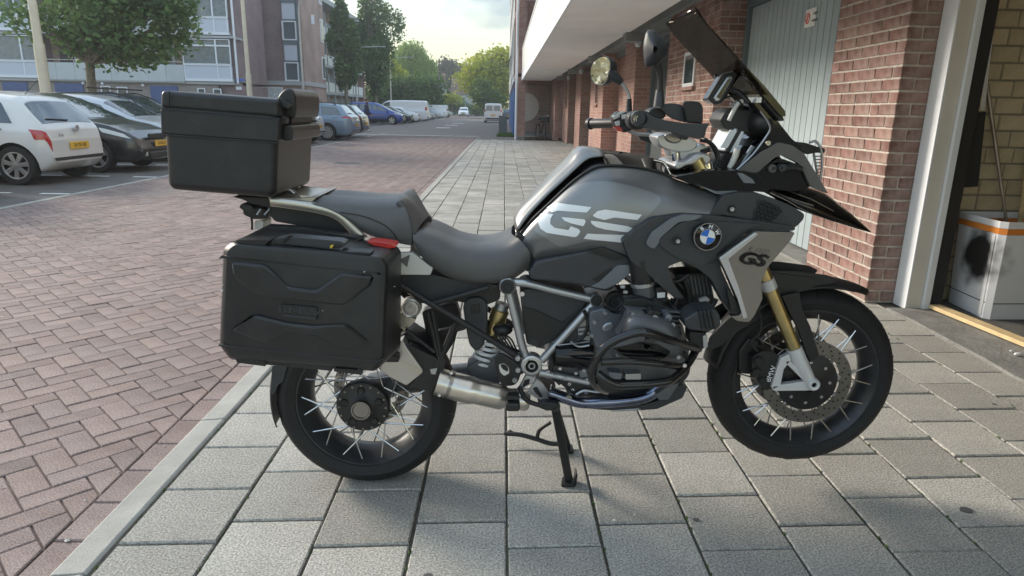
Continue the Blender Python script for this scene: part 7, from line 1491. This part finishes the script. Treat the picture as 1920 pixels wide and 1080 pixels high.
K('mirror_socket', MB().tube(P2(A7((128, 285), (148, 298), (178, 322)), -.335), [.020, .020, .012], 16), 'charcoal', smooth=50); K('mirror_stem', MB().tube(catmull(P2(A7((172, 318), (192, 342), (206, 372), (206, 400)), -.33), 5), .0062, 12), 'frame_silver', smooth=60); K('mirror_boot', MB().tube(P2(A7((207, 385), (206, 445)), -.33), [.009, .013], 14), 'matte_black', smooth=60)
# near mirror: seen from its dark back
patch('mirror_shell', [(A7((266, 235), (262, 180), (272, 130), (285, 117), (310, 122), (335, 145), (356, 180), (352, 215), (330, 240), (300, 256), (275, 262), (266, 235)), .40), (A7((268, 233), (265, 180), (275, 133), (287, 121), (309, 126), (332, 148), (352, 181), (348, 212), (328, 236), (300, 251), (276, 257), (268, 233)), .42), (A7((300, 200), (300, 190), (302, 180), (306, 178), (310, 180), (315, 184), (318, 190), (316, 196), (312, 202), (308, 205), (303, 205), (300, 200)), .445)], 'charcoal', n=40, sub=4, mirror=False); pan('mirror_back', A7((268, 233), (265, 180), (275, 133), (287, 121), (309, 126), (332, 148), (352, 181), (348, 212), (328, 236), (300, 251), (276, 257)), .402, .012, 'charcoal', rnd=3)
K('mirror_stem', MB().tube(catmull(P2(A7((316, 250), (326, 290), (328, 350)), .40), 5), [.012, .011, .010, .009, .008, .008, .007, .007, .007, .007, .007], 12), 'matte_black', smooth=60); K('mirror_boot', MB().tube(P2(A7((326, 350), (322, 415)), .39), [.010, .015], 16), 'charcoal', smooth=60)
# ---------------------------------------------------------------- seats, tail, rack
patch('rider_seat', [(Q_((1200, 275), (1255, 264), (1330, 290), (1450, 340), (1590, 362), (1700, 345), (1785, 308)), 0.), (Q_((1195, 285), (1255, 278), (1335, 306), (1455, 358), (1600, 380), (1715, 362), (1795, 322)), .085), (Q_((1192, 305), (1255, 312), (1350, 350), (1470, 405), (1620, 425), (1750, 400), (1830, 345)), .145), (Q_((1195, 340), (1260, 380), (1370, 440), (1500, 490), (1640, 500), (1780, 475), (1880, 400)), .165), (Q_((1200, 370), (1275, 460), (1390, 530), (1520, 575), (1640, 585), (1780, 560), (1900, 440)), .16), (Q_((1205, 395), (1290, 500), (1400, 570), (1520, 605), (1640, 612), (1770, 598), (1890, 520)), .14)], 'seat_leather', n=34, sub=4, closed_ends=True)
patch('pillion_seat', [(Q_((600, 92), (680, 80), (800, 86), (900, 92), (1020, 96), (1110, 94), (1140, 104)), 0.), (Q_((590, 100), (680, 88), (800, 94), (900, 102), (1020, 106), (1110, 103), (1140, 112)), .08), (Q_((578, 122), (680, 125), (800, 140), (900, 150), (1010, 156), (1100, 150), (1140, 140)), .145), (Q_((600, 135), (700, 160), (800, 195), (900, 230), (1010, 250), (1110, 240), (1170, 215)), .165), (Q_((640, 145), (740, 190), (840, 250), (930, 300), (1030, 330), (1120, 335), (1190, 320)), .165), (Q_((680, 155), (780, 215), (860, 280), (940, 325), (1040, 355), (1130, 375), (1185, 385)), .15)], 'seat_leather', n=30, sub=4, closed_ends=True)
sf = patch('pillion_seat_front', [(Q_((1120, 98), (1150, 104), (1200, 145), (1250, 200), (1270, 225)), 0.), (Q_((1115, 105), (1150, 120), (1185, 165), (1220, 225), (1240, 255)), .09), (Q_((1110, 120), (1135, 170), (1160, 225), (1180, 280), (1195, 320)), .15)], 'seat_leather', n=18, sub=4, solid=.02); pc = bp_(*Q_((1165, 185))[0], .125)
pan('seat_embossing', Q_((1140, 145), (1165, 150), (1162, 162), (1145, 158)), .128, .004, 'charcoal', bevel=.001); pan('seat_embossing', Q_((1146, 170), (1172, 176), (1170, 188), (1150, 184)), .128, .004, 'charcoal', bevel=.001); pan('seat_embossing', Q_((1152, 196), (1178, 204), (1176, 216), (1156, 210)), .126, .004, 'charcoal', bevel=.001)
pipe('seat_seam', Q_((760, 185), (900, 210), (1020, 260), (1085, 320), (1100, 350)), .169, .0016, 'wire_black', n=5)
disc('seat_end_knob', Q_((1268, 238))[0], -.06, .022, 'charcoal', .03)
pipe('grab_rail', Q_((345, 120), (460, 135), (560, 150), (650, 168), (720, 190), (775, 225), (835, 285), (900, 350)), .155, [.011]*100, 'gold_rail', n=14, mirror=True) if False else None
q = [bp_(x, y, .155) for x, y in Q_((345, 120), (460, 135), (560, 150), (650, 168), (720, 190), (775, 225), (835, 285), (905, 352))]
K('grab_rail', MB().tube(catmull(q, 5), .0155, 16, flat=.6), 'gold_rail', smooth=60); K('grab_rail', MB().tube([Vector((p.x, 2*YM-p.y, p.z)) for p in catmull(q, 5)], .0155, 16, flat=.6), 'gold_rail', smooth=60)
pan('tail_unit', Q_((325, 130), (640, 185), (740, 212), (850, 335), (650, 312), (540, 270), (370, 240), (325, 190)), .12, .24, 'matte_black', rnd=4, bevel=.01); pan('rack_plate', Q_((330, 95), (520, 105), (620, 95), (580, 130), (520, 140), (340, 122)), .14, .28, 'gold_rail', rnd=2, bevel=.006); pan('rack_wedge', Q_((515, 82), (600, 92), (575, 128), (540, 115)), .10, .20, 'gold_rail', rnd=1, bevel=.003)
pan('case_mount', Q_((110, 92), (330, 100), (350, 130), (320, 150), (230, 135), (180, 110)), .12, .24, 'matte_black', rnd=3, bevel=.006); pan('tail_lamp', Q_((175, 160), (240, 150), (320, 165), (325, 225), (240, 228), (178, 200)), .06, .12, 'matte_black', rnd=4, bevel=.008); pan('rear_turn_signal', Q_((150, 155), (170, 130), (230, 145), (240, 175), (190, 185)), .13, .07, 'matte_black', rnd=4, bevel=.008)
pipe('tail_cable', Q_((228, 215), (232, 250), (232, 290)), .06, .0035, 'wire_black', n=6); pan('number_plate_bracket', Q_((245, 235), (300, 238), (296, 285), (245, 290)), .04, .08, 'off_white', rnd=2)
for k in range(2): pipe('tail_strap', Q_((262+k*45, 200), (285+k*55, 165)), .125, .003, 'frame_silver', n=6)
for x, dd in ((450, .12), (560, -.10)):
    pan('case_latch', Q_((x-25, 60), (x+5, 50), (x+35, 75), (x+30, 85), (x, 75)), dd, .03, 'matte_black', rnd=2, bevel=.004); pan('case_latch_edge', Q_((x-22, 56), (x+5, 46), (x+36, 72), (x+32, 76), (x+5, 53)), dd+.003, .004, 'frame_silver', bevel=.001)
# ---------------------------------------------------------------- top case
tcx = root('x', (0, 0, 0)); D.objects.remove(tcx)
def quadbox(name, q, d0, d1, mat, bevel, par=mc, grow=0.):
    w_ = P2(q, d0); c0 = sum(w_, Vector())/4; w_ = [c0+(p-c0)*(1+grow) for p in w_]; m = MB(); far = [Vector((p.x, YM-d1, p.z)) for p in w_]; m.loft([w_, far]); return K(name, m, mat, par, bevel=bevel, seg=5, smooth=45)
tc = quadbox('top_case', [(301, 174), (521, 191), (515, 373), (312, 356)], .196, -.196, 'case_black', .024)
quadbox('top_case_band', [(300, 204), (523.5, 222.6), (522, 267), (301.5, 251)], .1985, -.1985, 'case_black', .005, tc); quadbox('top_case_lid', [(300, 169), (521, 186), (524.5, 222), (299, 203.4)], .1995, -.1995, 'case_black', .013, tc)
for q in (((297, 203.5), (526, 222.5)), ((299, 252.3), (524, 268.5))): pipe('case_seam', q, .2045, .002, 'wire_black', tc, n=6, smooth_path=False)
pipe('lid_crease', [(317, 171), (317, 200)], .2085, .0018, 'wire_black', tc, n=5)
def across(name, pts, d0, d1, mat, bevel, rnd=3, par=tc):
    p = roundpoly([Vector(z) for z in pts], rnd, 4); w_ = [bp_(z.x, z.y, d0) for z in p]; return K(name, MB().prism(w_, (0, d0-d1, 0)), mat, par, bevel=bevel, seg=4, smooth=45)
across('backrest_pad', [(519, 184), (526, 173), (537, 165), (548, 167), (554, 180), (555, 205), (552, 222), (530, 222)], .135, -.135, 'case_black', .016, 5); across('backrest_lower_pad', [(528, 241), (535, 233), (546, 235), (549, 246), (548, 263), (531, 264)], .155, -.155, 'case_black', .010, 4); across('backrest_bracket', [(524, 215), (548, 218), (546, 240), (530, 245)], .10, -.12, 'matte_black', .006, 2)
pan('case_hinge', [(519, 184), (530, 186), (545, 197), (540, 204), (527, 198)], .17, .05, 'case_black', rnd=2, par=tc); pan('case_catch', [(527, 214), (536, 220), (536, 232), (528, 226)], .175, .03, 'matte_black', rnd=1, par=tc); pan('case_pin', [(583, 224), (597, 225), (597, 229), (583, 228)], -.15, .02, 'frame_silver', par=tc)
# ---------------------------------------------------------------- pannier
Np = [(419, 466), (436, 452), (716, 478), (730, 494), (722, 676), (704, 696), (432, 674), (412, 648)]; Bk = [(484, 436), (502, 423), (742, 458), (753, 470), (752, 652), (736, 668), (504, 646), (481, 622)]
def grow(p, k): cx = sum(a for a, _ in p)/len(p); cy = sum(b for _, b in p)/len(p); return [(cx+(a-cx)*k, cy+(b-cy)*k) for a, b in p]
def rg(p, k, d): return [bp_(v.x, v.y, d) for v in roundpoly([Vector(z) for z in grow(p, k)], 7, 3)]
pn = K('pannier', MB().loft([rg(Np, .90, .462), rg(Np, .955, .459), rg(Np, .985, .450), rg(Np, 1., .435), rg(Np, 1., .42)] + [[a.lerp(b, t) for a, b in zip(rg(Np, 1., .42), rg(Bk, 1., .20))] for t in (.02, .5, .97)]+[rg(Bk, .97, .185)]), 'case_black', smooth=28)
def pq(name, pts, d, th, mat='case_black', **k): k.setdefault('bevel', .004); k.setdefault('seg', 2); return pan(name, Q_(*pts), d, th, mat, par=pn, **k)
pq('pannier_relief', ((100, 482), (300, 502), (440, 637), (615, 657), (760, 550), (962, 567), (935, 630), (775, 748), (250, 692), (112, 572)), .4755, .018, bevel=.012, seg=1); pq('pannier_relief', ((95, 892), (235, 802), (430, 852), (600, 872), (795, 862), (932, 972), (790, 1022), (610, 935), (430, 912), (300, 985)), .4755, .018, bevel=.012, seg=1)
pq('name_plate', ((415, 737), (620, 757), (618, 830), (415, 808)), .470, .01, rnd=2); pq('name_plate_lip', ((415, 797), (618, 818), (612, 828), (420, 808)), .474, .006, 'charcoal', rnd=1, bevel=.001); pc = bp_(*Q_((516, 778))[0], .4712); text('pannier_lettering', 'BMW', .026, 'charcoal', pn, MO, pc, (pi/2, R(5), 0), sx=1.9)
pq('pannier_rim', ((30, 470), (45, 445), (1000, 545), (1030, 560), (1025, 572), (985, 560), (45, 460)), .462, .01, rnd=2, bevel=.002)
for q in (((135, 365), (150, 352), (345, 350), (315, 375), (308, 432), (296, 432), (298, 385), (152, 385), (148, 415), (135, 412)), ((745, 432), (760, 420), (945, 428), (935, 452), (922, 505), (908, 503), (912, 460), (762, 450), (758, 482), (745, 480))): pq('pannier_hinge', q, .452, .05, 'matte_black', rnd=1)
pq('pannier_handle', ((358, 360), (378, 340), (460, 332), (760, 358), (795, 376), (760, 405), (700, 402), (370, 372)), .43, .05, 'charcoal', rnd=4, bevel=.006); pq('handle_slot', ((700, 388), (722, 378), (785, 384), (760, 402), (705, 400)), .432, .02, 'wire_black', rnd=2, bevel=.001); pq('lock_marker', ((700, 385), (722, 380), (710, 402), (698, 402)), .4345, .01, 'yellow_slot', bevel=.001)
for x in (405, 840): pq('handle_joint', ((x, 365), (x+45, 325), (x+50, 328), (x+8, 370)), .44, .03, 'wire_black', bevel=0)
pq('rear_reflector', ((915, 362), (1000, 366), (1075, 380), (1096, 396), (1060, 402), (960, 384)), .29, .07, 'reflector_red', rnd=3, bevel=.005); pq('pannier_back_shell', ((225, 312), (310, 270), (540, 282), (700, 310), (900, 345), (850, 360), (400, 330)), .22, .05, 'matte_black', rnd=4, bevel=.008)
for q in (((80, 508), (95, 508), (100, 535), (195, 545), (198, 520), (212, 522), (210, 577), (95, 562)), ((478, 550), (492, 552), (495, 585), (585, 592), (588, 562), (602, 564), (600, 612), (490, 598))): pan('pannier_lower_hinge', A5(*q), .452, .04, 'matte_black', par=pn, rnd=1, bevel=.004)
pan('pannier_lower_bar', A5((210, 528), (480, 556), (480, 596), (210, 570)), .445, .05, 'case_black', par=pn, rnd=2, bevel=.006); pan('pannier_lower_rim', A5((20, 488), (660, 555), (700, 540), (700, 548), (662, 563), (20, 496)), .464, .01, 'case_black', par=pn, bevel=.002)
for x, y, s_ in ((56, 622, 3), (54, 655, 6), (54, 815, 2.5), (655, 775, 2), (905, 542, 2.5), (1085, 630, 2)): c = bp_(*Q_((x, y))[0], .4455 if x < 100 else (.4725 if x > 600 and x < 1000 else .40)); K('paint_chip', MB().sphere(c, (s_*.0009, .001, s_*.0006), 6, 4), 'chip_white', pn)
K('pannier_mount', MB().box(MO[0]-.35, MO[0]+.15, YM-.20, YM-.15, .66, .69), 'matte_black', bevel=.006); K('pannier_mount', MB().box(MO[0]-.35, MO[0]+.15, YM-.20, YM-.15, .52, .545), 'matte_black', bevel=.006)
# ---------------------------------------------------------------- small litter on road and pavement
M('litter_pale', (.62, .58, .5), .8, rnd=.3); random.seed(12); lm_ = MB()
for k in range(150):
    if k < 60: x, y, z = -1.36+random.gauss(0, .05), random.uniform(1.2, 12), ZR+.003
    elif k < 110: x, y, z = random.uniform(-4.5, -1.5), random.uniform(1.6, 9), ZR+.003
    else: x, y, z = random.uniform(-1.1, 2.6), random.uniform(1.4, 7), .003
    s_ = random.uniform(.003, .010); a = random.uniform(0, 6.28); n = 5
    lm_.add([(x+s_*random.uniform(.6, 1.2)*math.cos(a+6.28*i/n), y+s_*random.uniform(.5, 1.)*math.sin(a+6.28*i/n), z) for i in range(n)]+[(x, y, z+s_*.5)], [(i, (i+1) % n, n) for i in range(n)])
tag(mk('ground_litter', lm_, 'litter_pale', smooth=None, fix=False), 'tiny pale grit and crumbs scattered over road and slabs', 'grit', kind='stuff')
